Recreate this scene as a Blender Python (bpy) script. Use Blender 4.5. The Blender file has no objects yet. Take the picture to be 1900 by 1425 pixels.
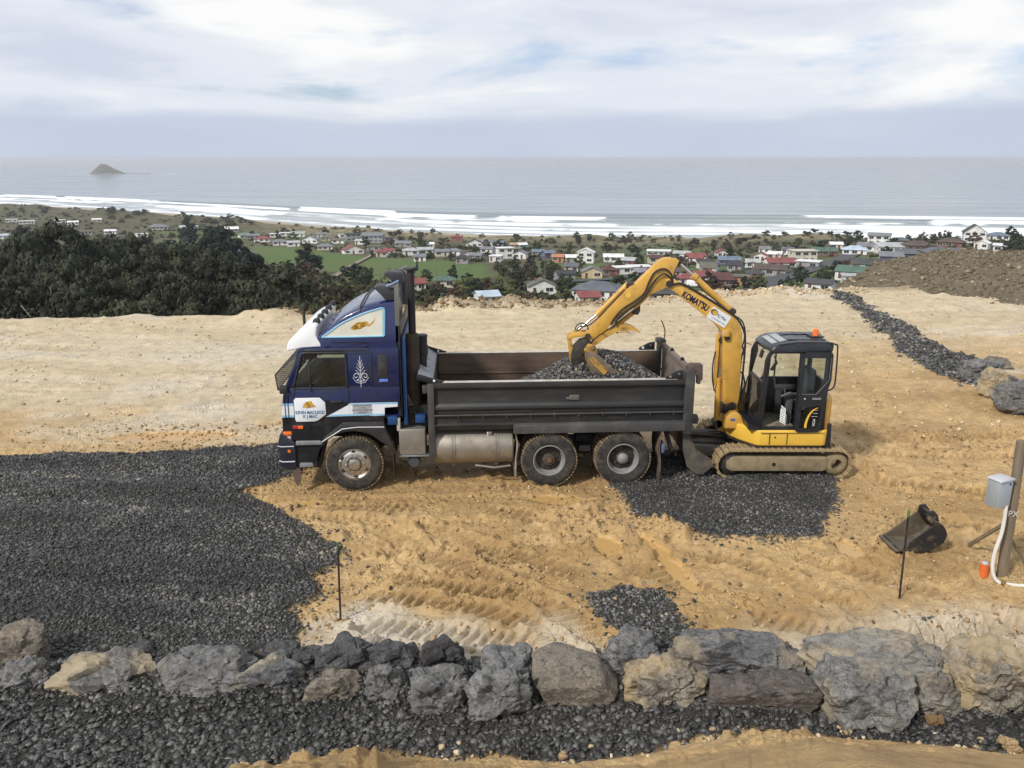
import bpy, bmesh, math, random
import numpy as np
from mathutils import Vector, Matrix, noise as mnoise

sc = bpy.context.scene
COL = sc.collection
R = math.radians

# ------------------------------------------------------------------ camera
cam_d = bpy.data.cameras.new('camera')
cam = bpy.data.objects.new('camera', cam_d)
COL.objects.link(cam)
cam_d.sensor_width = 36.0
cam_d.lens = 36.0*1530.0/1900.0
cam_d.clip_start = 0.1
cam_d.clip_end = 120000
cam.location = (0, 0, 5.9)
cam.rotation_euler = (R(90-15.33), 0, 0)
sc.camera = cam

# ------------------------------------------------------------------ view
sc.view_settings.view_transform = 'Standard'
sc.view_settings.look = 'None'
sc.view_settings.exposure = 0.12
sc.view_settings.gamma = 1.0

# ------------------------------------------------------------------ world: Nishita sky behind a broken layer of cloud
SUN_EL, SUN_AZ = R(40), R(225)      # azimuth from +Y, clockwise: behind the camera, to its left
w = bpy.data.worlds.new('World')
sc.world = w
w.use_nodes = True
nt = w.node_tree
nt.nodes.clear()
N, L = nt.nodes, nt.links
def wn(t, **k):
    n = N.new(t)
    for a, b in k.items(): setattr(n, a, b)
    return n
out = wn('ShaderNodeOutputWorld'); bg = wn('ShaderNodeBackground'); bg.inputs[1].default_value = 0.1
sky = wn('ShaderNodeTexSky', sky_type='NISHITA', sun_disc=False, sun_elevation=SUN_EL, sun_rotation=SUN_AZ)
sky.altitude = 70; sky.air_density = 1.0; sky.dust_density = 1.5; sky.ozone_density = 1.0
tc = wn('ShaderNodeTexCoord'); sep = wn('ShaderNodeSeparateXYZ'); L.new(tc.outputs['Generated'], sep.inputs[0])
def mth(op, a, b=None, clamp=False):
    n = wn('ShaderNodeMath', operation=op); n.use_clamp = clamp
    for i, q in enumerate((a, b)):
        if q is None: continue
        if isinstance(q, (int, float)): n.inputs[i].default_value = q
        else: L.new(q, n.inputs[i])
    return n.outputs[0]
zc = mth('MAXIMUM', sep.outputs[2], 0.0)
def cloud(scale, detail, rough, off, dist=0.0, sz=3.5):
    mp = wn('ShaderNodeMapping'); mp.inputs['Location'].default_value = off; mp.inputs['Scale'].default_value = (1, 1, sz)
    L.new(tc.outputs['Generated'], mp.inputs[0])
    n = wn('ShaderNodeTexNoise'); n.inputs['Scale'].default_value = scale; n.inputs['Detail'].default_value = detail
    n.inputs['Roughness'].default_value = rough; n.inputs['Distortion'].default_value = dist
    L.new(mp.outputs[0], n.inputs['Vector'])
    return n.outputs[0]
def ramp(src, pts):
    r = wn('ShaderNodeValToRGB'); r.color_ramp.interpolation = 'EASE'
    while len(r.color_ramp.elements) < len(pts): r.color_ramp.elements.new(0.5)
    for e, (p, c) in zip(r.color_ramp.elements, pts):
        e.position = p; e.color = c if len(c) == 4 else (*c, 1)
    L.new(src, r.inputs[0]); return r.outputs[0]
cover = ramp(cloud(2.6, 8, 0.56, (0.35, 0.2, 0.6), 0.25, 4.2), [(0.31, (0.20,)*3), (0.46, (1,)*3)])
shade = ramp(cloud(3.4, 8, 0.5, (1.2, 3.4, 0.3), 0.3, 5.0), [(0.32, (6.0, 6.4, 7.5)), (0.50, (7.2, 7.6, 8.3)), (0.66, (9.0, 9.0, 9.0))])
mixc = wn('ShaderNodeMixRGB'); L.new(cover, mixc.inputs[0])
skyb = wn('ShaderNodeMixRGB', blend_type='MULTIPLY'); skyb.inputs[0].default_value = 1
L.new(sky.outputs[0], skyb.inputs[1]); skyb.inputs[2].default_value = (0.84, 0.98, 1.28, 1)
L.new(skyb.outputs[0], mixc.inputs[1]); L.new(shade, mixc.inputs[2])
# the low distant bank of blue-grey cloud along the whole horizon
low = ramp(mth('ADD', zc, mth('MULTIPLY', mth('SUBTRACT', cloud(3.0, 6, 0.55, (3, 3, 0), 0.2, 9.0), 0.5), 0.05)), [(0.0, (0.85,)*3), (0.035, (0.85,)*3), (0.060, (0.0,)*3)])
mixl = wn('ShaderNodeMixRGB'); L.new(low, mixl.inputs[0]); L.new(mixc.outputs[0], mixl.inputs[1])
mixl.inputs[2].default_value = (4.9, 5.6, 6.9, 1)
L.new(mixl.outputs[0], bg.inputs[0]); L.new(bg.outputs[0], out.inputs[0])

# ------------------------------------------------------------------ sun, softened by the cloud
sl = bpy.data.lights.new('sun', 'SUN'); sl.energy = 3.3; sl.angle = R(5); sl.color = (1.0, 0.96, 0.90)
so = bpy.data.objects.new('sun', sl); COL.objects.link(so); so.location = (0, 0, 60)
sd = Vector((math.sin(SUN_AZ)*math.cos(SUN_EL), math.cos(SUN_AZ)*math.cos(SUN_EL), math.sin(SUN_EL)))
so.rotation_euler = sd.to_track_quat('Z', 'Y').to_euler()

# ------------------------------------------------------------------ helpers
def props(o, label=None, cat=None, group=None, kind=None):
    if label: o['label'] = label
    if cat: o['category'] = cat
    if group: o['group'] = group
    if kind: o['kind'] = kind
    return o
def empty(name, loc=(0, 0, 0), rz=0, label=None, cat=None, group=None):
    o = bpy.data.objects.new(name, None); COL.objects.link(o)
    o.location = loc; o.rotation_euler = (0, 0, rz); o.empty_display_size = 0.2
    return props(o, label, cat, group)
def finish(me, smooth):
    if smooth is not None:
        me.polygons.foreach_set('use_smooth', [True]*len(me.polygons))
        if smooth < 3.1: me.set_sharp_from_angle(angle=smooth)
def mobj(name, verts, faces, mat, parent=None, smooth=R(35)):
    me = bpy.data.meshes.new(name); me.from_pydata([tuple(v) for v in verts], [], [tuple(f) for f in faces]); me.update()
    finish(me, smooth)
    if mat: me.materials.append(mat)
    o = bpy.data.objects.new(name, me); COL.objects.link(o)
    if parent: o.parent = parent
    return o
def bobj(name, bm, mat, parent=None, smooth=R(35)):
    bmesh.ops.recalc_face_normals(bm, faces=bm.faces[:])
    me = bpy.data.meshes.new(name); bm.to_mesh(me); bm.free()
    finish(me, smooth)
    if mat: me.materials.append(mat)
    o = bpy.data.objects.new(name, me); COL.objects.link(o)
    if parent: o.parent = parent
    return o
class B:
    """collects shapes into one bmesh; build() links them as one mesh object"""
    def __init__(s): s.bm = bmesh.new()
    def _add(s, verts, faces, bev=0, seg=2, m=None):
        t = bmesh.new(); vs = [t.verts.new(v) for v in verts]
        for f in faces:
            try: t.faces.new([vs[i] for i in f])
            except ValueError: pass
        bmesh.ops.recalc_face_normals(t, faces=t.faces[:])
        if bev:
            ed = [e for e in t.edges if len(e.link_faces) == 2 and e.calc_face_angle(0) > 0.35]
            bmesh.ops.bevel(t, geom=ed, offset=bev, segments=seg, affect='EDGES', profile=0.5, clamp_overlap=True)
        if m is not None: t.transform(m)
        me = bpy.data.meshes.new('t'); t.to_mesh(me); t.free(); s.bm.from_mesh(me); bpy.data.meshes.remove(me)
        return s
    def box(s, x0, x1, y0, y1, z0, z1, bev=0, seg=2, m=None):
        v = [(x, y, z) for x in (x0, x1) for y in (y0, y1) for z in (z0, z1)]
        f = [(0, 1, 3, 2), (4, 6, 7, 5), (0, 4, 5, 1), (2, 3, 7, 6), (0, 2, 6, 4), (1, 5, 7, 3)]
        return s._add(v, f, bev, seg, m)
    def prism(s, pts, a, b, axis='y', bev=0, seg=2, m=None):
        """polygon extruded along an axis; pts are (x,z) for y, (y,z) for x, (x,y) for z"""
        n = len(pts)
        if axis == 'y': v = [(p[0], a, p[1]) for p in pts]+[(p[0], b, p[1]) for p in pts]
        elif axis == 'x': v = [(a, p[0], p[1]) for p in pts]+[(b, p[0], p[1]) for p in pts]
        else: v = [(p[0], p[1], a) for p in pts]+[(p[0], p[1], b) for p in pts]
        f = [tuple(range(n)), tuple(range(2*n-1, n-1, -1))]+[(i, (i+1) % n, n+(i+1) % n, n+i) for i in range(n)]
        return s._add(v, f, bev, seg, m)
    def cyl(s, p0, p1, r, r1=None, n=16, cap=True, bev=0):
        p0, p1 = Vector(p0), Vector(p1); d = (p1-p0).normalized()
        u = d.orthogonal().normalized(); w_ = d.cross(u); r1 = r if r1 is None else r1
        v = []
        for p, q in ((p0, r), (p1, r1)):
            for i in range(n):
                a = 2*math.pi*i/n; v.append(p+(u*math.cos(a)+w_*math.sin(a))*q)
        f = [(i, (i+1) % n, n+(i+1) % n, n+i) for i in range(n)]
        if cap: f += [tuple(range(n-1, -1, -1)), tuple(range(n, 2*n))]
        return s._add(v, f, bev)
    def tube(s, pts, r, n=8, smooth=0):
        pts = [Vector(p) for p in pts]
        if smooth: pts = spline(pts, smooth)
        v, f = [], []; prev = None
        for k, p in enumerate(pts):
            d = (pts[min(k+1, len(pts)-1)]-pts[max(k-1, 0)]).normalized()
            u = d.orthogonal().normalized() if prev is None else (prev-d*prev.dot(d)).normalized()
            prev = u; w_ = d.cross(u)
            for i in range(n):
                a = 2*math.pi*i/n; v.append(p+(u*math.cos(a)+w_*math.sin(a))*r)
        for k in range(len(pts)-1):
            for i in range(n): f.append((k*n+i, k*n+(i+1) % n, (k+1)*n+(i+1) % n, (k+1)*n+i))
        f += [tuple(range(n-1, -1, -1)), tuple(range((len(pts)-1)*n, len(pts)*n))]
        return s._add(v, f)
    def lathe(s, prof, n=32, axis='y', c=(0, 0, 0), close=False):
        """prof: list of (radius, t) along axis"""
        v, f = [], []; m = len(prof)
        for i in range(n):
            a = 2*math.pi*i/n
            for r, t in prof:
                if axis == 'y': v.append((c[0]+r*math.cos(a), c[1]+t, c[2]+r*math.sin(a)))
                elif axis == 'x': v.append((c[0]+t, c[1]+r*math.cos(a), c[2]+r*math.sin(a)))
                else: v.append((c[0]+r*math.cos(a), c[1]+r*math.sin(a), c[2]+t))
        for i in range(n):
            j = (i+1) % n
            for k in range(m if close else m-1):
                k2 = (k+1) % m; f.append((i*m+k, j*m+k, j*m+k2, i*m+k2))
        t = s._add(v, f)
        return t
    def grid(s, rows):
        """rows: list of equal-length lists of points -> surface"""
        v = [p for r in rows for p in r]; m = len(rows[0])
        f = [(i*m+j, i*m+j+1, (i+1)*m+j+1, (i+1)*m+j) for i in range(len(rows)-1) for j in range(m-1)]
        return s._add(v, f)
    def build(s, name, mat, parent=None, smooth=R(35)): return bobj(name, s.bm, mat, parent, smooth)
def spline(pts, n):
    pts = [Vector(p) for p in pts]; P = [pts[0]*2-pts[1]]+pts+[pts[-1]*2-pts[-2]]; o = []
    for i in range(1, len(P)-2):
        for k in range(n):
            t = k/n; a, b, c, d = P[i-1], P[i], P[i+1], P[i+2]
            o.append(0.5*((2*b)+(c-a)*t+(2*a-5*b+4*c-d)*t*t+(3*b-a-3*c+d)*t**3))
    o.append(pts[-1]); return o
def spl2(pts, n): return [(p.x, p.y) for p in spline([Vector((a, b, 0)) for a, b in pts], n)]
def text(name, s, size, loc, rot, mat, parent, ext=0.001, align='CENTER', sx=1.0, bold=0.0):
    cu = bpy.data.curves.new(name, 'FONT'); cu.body = s; cu.size = size; cu.extrude = ext; cu.align_x = align; cu.align_y = 'CENTER'; cu.offset = bold
    cu.space_line = 0.9
    t = bpy.data.objects.new(name, cu); COL.objects.link(t)
    bpy.context.view_layer.update()
    me = bpy.data.meshes.new_from_object(t.evaluated_get(bpy.context.evaluated_depsgraph_get()))
    bpy.data.objects.remove(t); bpy.data.curves.remove(cu)
    me.name = name; me.materials.clear(); me.materials.append(mat)
    o = bpy.data.objects.new(name, me); COL.objects.link(o); o.parent = parent
    o.location = loc; o.rotation_euler = rot; o.scale = (sx, 1, 1)
    return o
def copy_tree(o, parent=None):
    c = o.copy(); COL.objects.link(c); c.parent = parent
    for ch in o.children: copy_tree(ch, c)
    return c

# ------------------------------------------------------------------ numpy noise
_rs = np.random.RandomState(7); _perm = _rs.rand(4096)
def vn(x, y, seed=0):
    xi = np.floor(x).astype(np.int64); yi = np.floor(y).astype(np.int64); fx = x-xi; fy = y-yi
    fx = fx*fx*fx*(fx*(fx*6-15)+10); fy = fy*fy*fy*(fy*(fy*6-15)+10)
    def h(a, b):
        k = (a*73856093) ^ (b*19349663) ^ (seed*83492791); k = (k ^ (k >> 13))*1274126177; return _perm[(k ^ (k >> 16)) & 4095]
    return (h(xi, yi)*(1-fx)+h(xi+1, yi)*fx)*(1-fy)+(h(xi, yi+1)*(1-fx)+h(xi+1, yi+1)*fx)*fy
def fbm(x, y, oct=4, seed=0, gain=0.5):
    t = 0; a = 1.0; s = 0
    for o in range(oct):
        t = t+a*(vn(x*2**o+o*17.3, y*2**o-o*9.1, seed+o)-0.5); s += a; a *= gain
    return t/s*2
def sst(a, b, x):
    t = np.clip((x-a)/(b-a), 0, 1); return t*t*(3-2*t)
def poly_sd(X, Y, poly):
    """signed distance to polygon, positive inside"""
    ins = np.zeros(X.shape, bool); dm = np.full(X.shape, 1e9); n = len(poly)
    for i in range(n):
        x0, y0 = poly[i]; x1, y1 = poly[(i+1) % n]
        c = ((y0 > Y) != (y1 > Y)); xx = (x1-x0)*(Y-y0)/((y1-y0) if y1 != y0 else 1e-9)+x0
        ins ^= (c & (X < xx))
        dx, dy = x1-x0, y1-y0; t = np.clip(((X-x0)*dx+(Y-y0)*dy)/(dx*dx+dy*dy+1e-12), 0, 1)
        dm = np.minimum(dm, np.hypot(X-x0-t*dx, Y-y0-t*dy))
    return np.where(ins, dm, -dm)
def line_st(X, Y, pts):
    """closest distance to polyline, with arc length and side"""
    dm = np.full(X.shape, 1e9); sm = np.zeros(X.shape); side = np.zeros(X.shape); acc = 0
    for (x0, y0), (x1, y1) in zip(pts[:-1], pts[1:]):
        dx, dy = x1-x0, y1-y0; l = math.hypot(dx, dy); tr = ((X-x0)*dx+(Y-y0)*dy)/l/l; t = np.clip(tr, 0, 1)
        d = np.hypot(X-x0-t*dx, Y-y0-t*dy); b = d < dm
        sm = np.where(b, acc+t*l, sm); side = np.where(b, ((X-x0)*dy-(Y-y0)*dx)/l, side); dm = np.where(b, d, dm); acc += l
    return dm, sm, side, acc

# ------------------------------------------------------------------ materials
class MT:
    def __init__(s, name):
        s.m = bpy.data.materials.new(name); s.m.use_nodes = True; s.nt = s.m.node_tree
        s.b = s.nt.nodes['Principled BSDF']; s.N = s.nt.nodes; s.L = s.nt.links
        s.tc = s.N.new('ShaderNodeTexCoord')
    def node(s, t, **k):
        n = s.N.new(t)
        for a, b in k.items(): setattr(n, a, b)
        return n
    def _in(s, sock, v):
        if isinstance(v, (int, float)): sock.default_value = v
        elif isinstance(v, (tuple, list)): sock.default_value = (*v, 1) if len(v) == 3 and sock.type == 'RGBA' else v
        else: s.L.new(v, sock)
    def noise(s, scale, detail=4, rough=0.55, coord='Object', sc=(1, 1, 1), dist=0, loc=(0, 0, 0)):
        mp = s.node('ShaderNodeMapping'); mp.inputs['Scale'].default_value = sc; mp.inputs['Location'].default_value = loc
        s.L.new(s.tc.outputs[coord], mp.inputs[0])
        n = s.node('ShaderNodeTexNoise'); n.inputs['Scale'].default_value = scale; n.inputs['Detail'].default_value = detail
        n.inputs['Roughness'].default_value = rough; n.inputs['Distortion'].default_value = dist; s.L.new(mp.outputs[0], n.inputs['Vector'])
        return n.outputs[0]
    def voro(s, scale, feature='F1', out='Distance', coord='Object', rnd=1.0):
        n = s.node('ShaderNodeTexVoronoi', feature=feature); n.inputs['Scale'].default_value = scale; n.inputs['Randomness'].default_value = rnd
        s.L.new(s.tc.outputs[coord], n.inputs['Vector']); return n.outputs[out]
    def ramp(s, src, pts, interp='LINEAR'):
        r = s.node('ShaderNodeValToRGB'); r.color_ramp.interpolation = interp
        while len(r.color_ramp.elements) < len(pts): r.color_ramp.elements.new(0.5)
        for e, (p, c) in zip(r.color_ramp.elements, pts):
            if isinstance(c, (int, float)): c = (c,)*3
            e.position = p; e.color = (*c, 1)
        s.L.new(src, r.inputs[0]); return r.outputs[0]
    def mix(s, f, a, b, mode='MIX'):
        n = s.node('ShaderNodeMixRGB', blend_type=mode)
        for i, v in enumerate((f, a, b)): s._in(n.inputs[i], v)
        return n.outputs[0]
    def math(s, op, a, b=0.0, clamp=False):
        n = s.node('ShaderNodeMath', operation=op); n.use_clamp = clamp
        s._in(n.inputs[0], a); s._in(n.inputs[1], b); return n.outputs[0]
    def attr(s, name):
        n = s.node('ShaderNodeAttribute', attribute_name=name); return n
    def bump(s, h, strength=0.3, dist=0.02, prev=None):
        n = s.node('ShaderNodeBump'); n.inputs['Strength'].default_value = strength; n.inputs['Distance'].default_value = dist
        s.L.new(h, n.inputs['Height'])
        if prev: s.L.new(prev, n.inputs['Normal'])
        return n.outputs[0]
    def set(s, **k):
        nm = dict(col='Base Color', rough='Roughness', metal='Metallic', normal='Normal', spec='Specular IOR Level', coat='Coat Weight', trans='Transmission Weight', ior='IOR', alpha='Alpha', coatr='Coat Roughness')
        for a, v in k.items(): s._in(s.b.inputs[nm[a]], v)
        return s
def pm(name, col, rough=0.5, metal=0.0, var=0.12, scale=6, dirt=None, dscale=3, dlo=0.48, dhi=0.72, bump=0.0, bscale=40, coat=0.0, spec=0.5, sc=(1, 1, 1)):
    """painted / plain surface with tonal variation, optional dirt film and fine relief"""
    m = MT(name)
    n = m.noise(scale, 5, 0.6, sc=sc)
    c = m.mix(1.0, col, m.ramp(n, [(0.25, 1-var), (0.75, 1+var)]), 'MULTIPLY')
    rg = m.ramp(m.noise(scale*2.3, 4, 0.6, loc=(3, 1, 2)), [(0.3, max(0.03, rough-0.08)), (0.7, min(1, rough+0.1))])
    if dirt:
        f = m.ramp(m.noise(dscale, 8, 0.68, loc=(7, 3, 5), sc=sc), [(dlo, 0), (dhi, 1)])
        c = m.mix(f, c, dirt); rg = m.mix(f, rg, (0.9, 0.9, 0.9))
    m.set(col=c, rough=rg, metal=metal, coat=coat, spec=spec)
    if bump: m.set(normal=m.bump(m.noise(bscale, 4, 0.6), bump, 0.01))
    return m.m
# ================================================================== terrain shape
SEA = -64.1
_SH = np.array([(-4000, 2700), (-2500, 2000), (-1200, 1560), (-700, 1275), (-330, 1010), (-204, 890), (-50, 790), (74, 762), (370, 735), (900, 610), (1500, 420), (4000, -500)], float)
def shore(X):
    X = np.asarray(X, float)
    return sum(np.interp(X+o, _SH[:, 0], _SH[:, 1]) for o in (-90, -45, 0, 45, 90))/5
_ED = np.array([(-60, 22), (-30, 27.5), (-18.9, 30), (-13, 31.2), (-8, 31.5), (0, 33.6), (3.4, 34.8), (11, 37.6), (15.5, 37.8), (17, 37.5), (30, 38), (60, 38)], float)
def edge(X): return np.interp(X, _ED[:, 0], _ED[:, 1])
_PR = np.array([(20, -2), (30, -4), (38, -6.3), (60, -10.5), (80, -13.5), (120, -20), (160, -26), (200, -30.3), (240, -33), (350, -40.5), (450, -46.5), (525, -51), (650, -56.6), (720, -58.6), (2500, -59)], float)
def hz(X, Y):
    """height of the hillside, the township flat, the dunes and the beach"""
    X = np.asarray(X, float); Y = np.asarray(Y, float)
    z = np.interp(Y, _PR[:, 0], _PR[:, 1])
    tx = np.clip((X-70)/180, 0, 1); tx = tx*tx*(3-2*tx)
    ty = np.clip((Y-180)/120, 0, 1)*np.clip((680-Y)/220, 0, 1)
    z = z+9.5*tx*ty
    z = z+1.2*np.sin(X*0.021+1.3)*np.sin(Y*0.017)*np.clip((Y-120)/150, 0, 1)
    s = shore(X)-Y
    dune = np.exp(-((s-105)/32)**2)*(2.2+1.6*np.sin(X*0.035)+1.2*np.sin(X*0.11+Y*0.03))
    z = z+dune
    t = np.clip((s-48)/42, 0, 1); t = t*t*(3-2*t)
    beach = np.maximum(SEA+0.035*s, SEA-2.0)
    return beach*(1-t)+z*t
GRAVEL = [  # areas of dark crushed stone spread over the pad
 [(-16, 16.6), (-10.4, 15.85), (-7.8, 16.0), (-6.2, 16.45), (-4.4, 16.75), (-4.0, 15.2), (-4.45, 14.5), (-4.9, 14.0), (-4.3, 13.5), (-3.6, 12.75), (-3.1, 12.2), (-2.66, 11.7), (-2.62, 11.2), (-2.9, 10.8), (-2.7, 10.4), (-2.95, 9.9), (-2.7, 9.5), (-2.85, 9.1), (-3.4, 8.6), (-3.4, 8.2), (-12, 8.2), (-20, 12)],
 [(1.7, 14.8), (1.95, 13.9), (2.05, 13.0), (2.7, 12.45), (3.3, 12.2), (4.0, 12.1), (4.9, 12.15), (5.3, 12.8), (5.75, 13.5), (6.05, 14.1), (6.1, 14.5), (6.3, 15.2), (3.5, 16.2), (2.2, 16.2)],
 [(1.1, 10.26), (1.5, 10.5), (2.1, 10.42), (2.35, 9.9), (2.32, 9.2), (2.2, 8.7), (1.72, 8.7), (1.45, 9.3), (1.2, 9.72)],
]
DRAIN = [(14.6, 36.6), (14.4, 34.3), (14.1, 31.5), (13.6, 28.5), (13.1, 25.8), (12.9, 23), (13.1, 20.6), (13.6, 18.8), (14.2, 17.4)]
def strip_far(X): return 8.05+0.06*np.sin(X*2.1)
_BK = np.array([(-9, 6.1), (-5, 6.2), (-3.4, 6.75), (-2.6, 7.05), (-1.6, 7.3), (-0.6, 7.2), (0.4, 7.12), (1.3, 7.18), (2.0, 7.45), (2.8, 7.62), (4, 7.42), (5.6, 7.2), (9, 7.1)], float)
def bank(X): return np.interp(X, _BK[:, 0], _BK[:, 1])
CLEATS = [  # excavator track prints: centre line, width
 ([(-2.35, 12.75), (-1.5, 11.75), (-0.6, 11.05), (0.15, 10.4), (0.75, 9.75), (1.25, 9.1), (1.6, 8.5)], 0.46),
 ([(-1.9, 10.9), (-1.0, 10.55), (0.2, 10.35)], 0.4),
 ([(-1.6, 13.45), (-2.4, 13.3), (-3.3, 13.35)], 0.42),
 ([(0.9, 13.4), (1.2, 12.2), (2.0, 11.0), (2.9, 10.4)], 0.44),
 ([(-0.6, 13.3), (0.3, 13.0), (1.0, 12.6)], 0.42),
 ([(3.1, 9.8), (4.2, 9.4), (5.2, 9.3), (7, 9.6)], 0.44),
 ([(6.8, 14.6), (8.5, 14.0), (11, 13.8)], 0.45), ([(6.8, 16.2), (9, 15.8), (12, 15.9)], 0.45),
 ([(5.4, 11.0), (6.4, 12.4), (7.5, 13.4)], 0.42),
 ([(-2.0, 9.6), (-0.8, 9.35), (0.4, 9.2)], 0.4),
 ([(4.3, 11.6), (5.2, 10.9), (6.1, 10.2)], 0.4),
 ([(-1.75, 12.9), (-0.7, 11.95), (0.4, 11.3), (1.1, 10.9)], 0.42), ([(-2.1, 10.35), (-1.2, 10.2), (-0.3, 9.9), (0.5, 9.5)], 0.36),
 ([(2.9, 11.6), (3.8, 11.0), (4.6, 10.1), (5.0, 9.2)], 0.44), ([(6.9, 12.9), (8.2, 12.2), (9.5, 11.9)], 0.42), ([(7.2, 18), (8.0, 16.8), (9.5, 16.9), (12, 17.5)], 0.45),
]
RUTS = [  # tyre ruts
 [(-9, 14.0), (-5, 14.05), (-2.9, 14.15), (0.5, 14.35), (2.5, 14.45)], [(-5, 13.55), (-3, 13.65), (-1, 13.75), (1.2, 13.75)],
 [(-3.8, 13.0), (-1.5, 12.7), (0.6, 12.9), (2.0, 13.4)], [(-2.4, 11.55), (-1.2, 11.8), (0.4, 12.0)],
 [(-14, 18.4), (-9, 18.9), (-4, 19.6), (3, 21)], [(-16, 20.6), (-9, 21.2), (-3, 22.0)],
 [(6.6, 17), (7.4, 20), (8.6, 24), (10, 30)], [(8.4, 17), (9.2, 20), (10.3, 24), (11.6, 29)],
]
PUDDLE = [  # shallow pools of muddy water
 [(-4.35, 13.45), (-4.1, 13.62), (-3.6, 13.66), (-3.25, 13.55), (-3.45, 13.4), (-4.0, 13.36)],
 [(0.25, 13.75), (0.5, 13.9), (1.1, 13.86), (1.5, 13.7), (1.3, 13.52), (0.7, 13.48)],
 [(1.95, 12.3), (2.15, 12.35), (2.45, 11.6), (2.62, 10.9), (2.66, 10.55), (2.5, 10.5), (2.32, 10.95), (2.12, 11.6)],
 [(1.25, 12.1), (1.5, 12.25), (1.8, 12.0), (1.75, 11.55), (1.45, 11.5)],
 [(-8.9, 17.0), (-8.2, 17.5), (-6.6, 17.55), (-5.9, 17.2), (-6.8, 16.85), (-8.2, 16.75)],
 [(5.1, 12.0), (5.3, 12.1), (5.45, 11.6), (5.2, 11.35), (5.02, 11.6)],
]
def gravel_mask(X, Y):
    wob = 0.16*fbm(X*1.3, Y*1.3, 4, 31)+0.05*fbm(X*7, Y*7, 2, 36)
    g = np.full(X.shape, -9.0)
    for p in GRAVEL: g = np.maximum(g, poly_sd(X, Y, p)+wob)
    d, s, sd_, l = line_st(X, Y, DRAIN)
    wd = 0.42+0.42*sst(4, 14, s)+0.10*np.sin(s*1.1)
    g = np.maximum(g, wd-d+wob*2)
    fs = np.minimum(strip_far(X)+0.75-Y, Y-bank(X)+wob*0.8-0.02)      # strip at the foot of the boulders
    return np.maximum(g, fs)
def pad(X, Y, want=False):
    """height and colour zones of the earthworks pad"""
    gm = gravel_mask(X, Y)
    gv = sst(-0.04, 0.08, gm)
    bk = bank(X)
    near = sst(19.5, 15.5, Y+0.12*X+1.4*fbm(X*0.3, Y*0.3, 3, 3))
    ri = sst(5.2, 8.5, X+1.2*fbm(X*0.4, Y*0.4, 3, 5)-0.14*(Y-16))
    orange = np.clip(np.maximum(near*0.95, ri*0.9*sst(33, 20, Y)), 0, 1)
    pale = sst(-0.35, 0.45, poly_sd(X, Y, [(-2.9, 8.2), (-2.7, 9.6), (-2.2, 10.0), (-0.9, 9.75), (0.6, 9.5), (1.3, 8.9), (1.7, 8.2)])+0.5*fbm(X*1.1, Y*1.1, 4, 12))
    pale = np.maximum(pale, sst(0.15, 0.5, fbm(X*0.22, Y*0.35, 4, 77))*sst(15, 19, Y)*0.8)
    pale = np.maximum(pale, 0.75*sst(-0.5, 0.6, poly_sd(X, Y, [(3, 8.2), (3.2, 9.6), (5.5, 9.8), (7.5, 9.4), (9, 8.5)])+0.7*fbm(X*0.8, Y*0.8, 4, 15)))
    orange = orange*(1-0.85*pale)
    wet = np.zeros(X.shape)
    z = (0.03+0.09*sst(17, 22, Y))*fbm(X*0.16, Y*0.16, 3, 1)+0.026*fbm(X*0.9, Y*0.9, 4, 2)
    rough = 0.35+0.65*sst(-0.15, 0.45, fbm(X*0.35, Y*0.45, 3, 9))
    rgd = 1-np.abs(fbm(X*2.2, Y*3.0, 4, 21))*2.2
    z = z+0.045*rough*np.clip(rgd, 0, 1)+0.024*rough*fbm(X*7, Y*7, 3, 22)+0.012*fbm(X*16, Y*16, 2, 23)
    lump = np.clip(fbm(X*3.3, Y*3.3, 3, 41)-0.12, 0, 1)*sst(0.05, 0.35, fbm(X*0.5, Y*0.6, 3, 42))
    z = z+0.34*lump*(1-gv)*(1-0.55*sst(16, 20, Y))
    crumb = np.clip(vn(X*13, Y*17, 43)-0.66, 0, 1)*sst(-0.05, 0.3, fbm(X*0.45, Y*1.1, 3, 44))
    z = z+0.16*crumb*(1-gv)*(1-0.4*sst(18, 24, Y))
    # scrape lines left by the blade on the far part of the pad
    q = Y+0.13*X
    z = z+sst(15, 19, Y)*(0.035*fbm(X*0.22, q*1.9, 3, 51)+0.07*np.clip(fbm(X*0.35, q*2.6, 3, 52)-0.25, 0, 1))
    for pts, wd in CLEATS:
        d, s, side, l = line_st(X, Y, pts); d = d+0.03*fbm(X*5, Y*5, 2, 61)
        end = sst(0, 0.25, s)*sst(0, 0.25, l-s)
        ins = sst(wd*0.5, wd*0.5-0.06, d)*end
        ph = (s+side*0.45+0.05*fbm(X*3, Y*3, 2, 62))/0.165
        saw = np.abs((ph % 1)-0.5)*2
        fade = 0.8+0.3*sst(-0.3, 0.3, fbm(X*0.9, Y*0.9, 2, 63))
        z = z*(1-0.9*ins)+ins*(-0.06+0.085*sst(0.42, 0.78, saw)*fade)
        z = z+0.085*np.exp(-((d-wd*0.5-0.06)/0.06)**2)*end*np.clip(0.5+1.2*fbm(X*6, Y*6, 3, 64), 0, 1.4)
    for pts in RUTS:
        d, s, side, l = line_st(X, Y, pts); d = d+0.05*fbm(X*2, Y*2, 3, 65)
        ins = sst(0.2, 0.1, d)*(1-gv*0.8)
        z = z-0.05*ins+0.016*ins*np.sign(np.sin(s*45+np.sign(side)*1.2))
        z = z+0.04*np.exp(-((d-0.27)/0.07)**2)*np.clip(0.5+fbm(X*5, Y*5, 3, 66), 0, 1.3)*(1-gv)
    for p in PUDDLE:
        sd_ = poly_sd(X, Y, p)+0.09*fbm(X*3.5, Y*3.5, 3, 71)
        m = sst(-0.05, 0.03, sd_); z = z*(1-m)+m*(-0.03); wet = np.maximum(wet, m)
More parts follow.
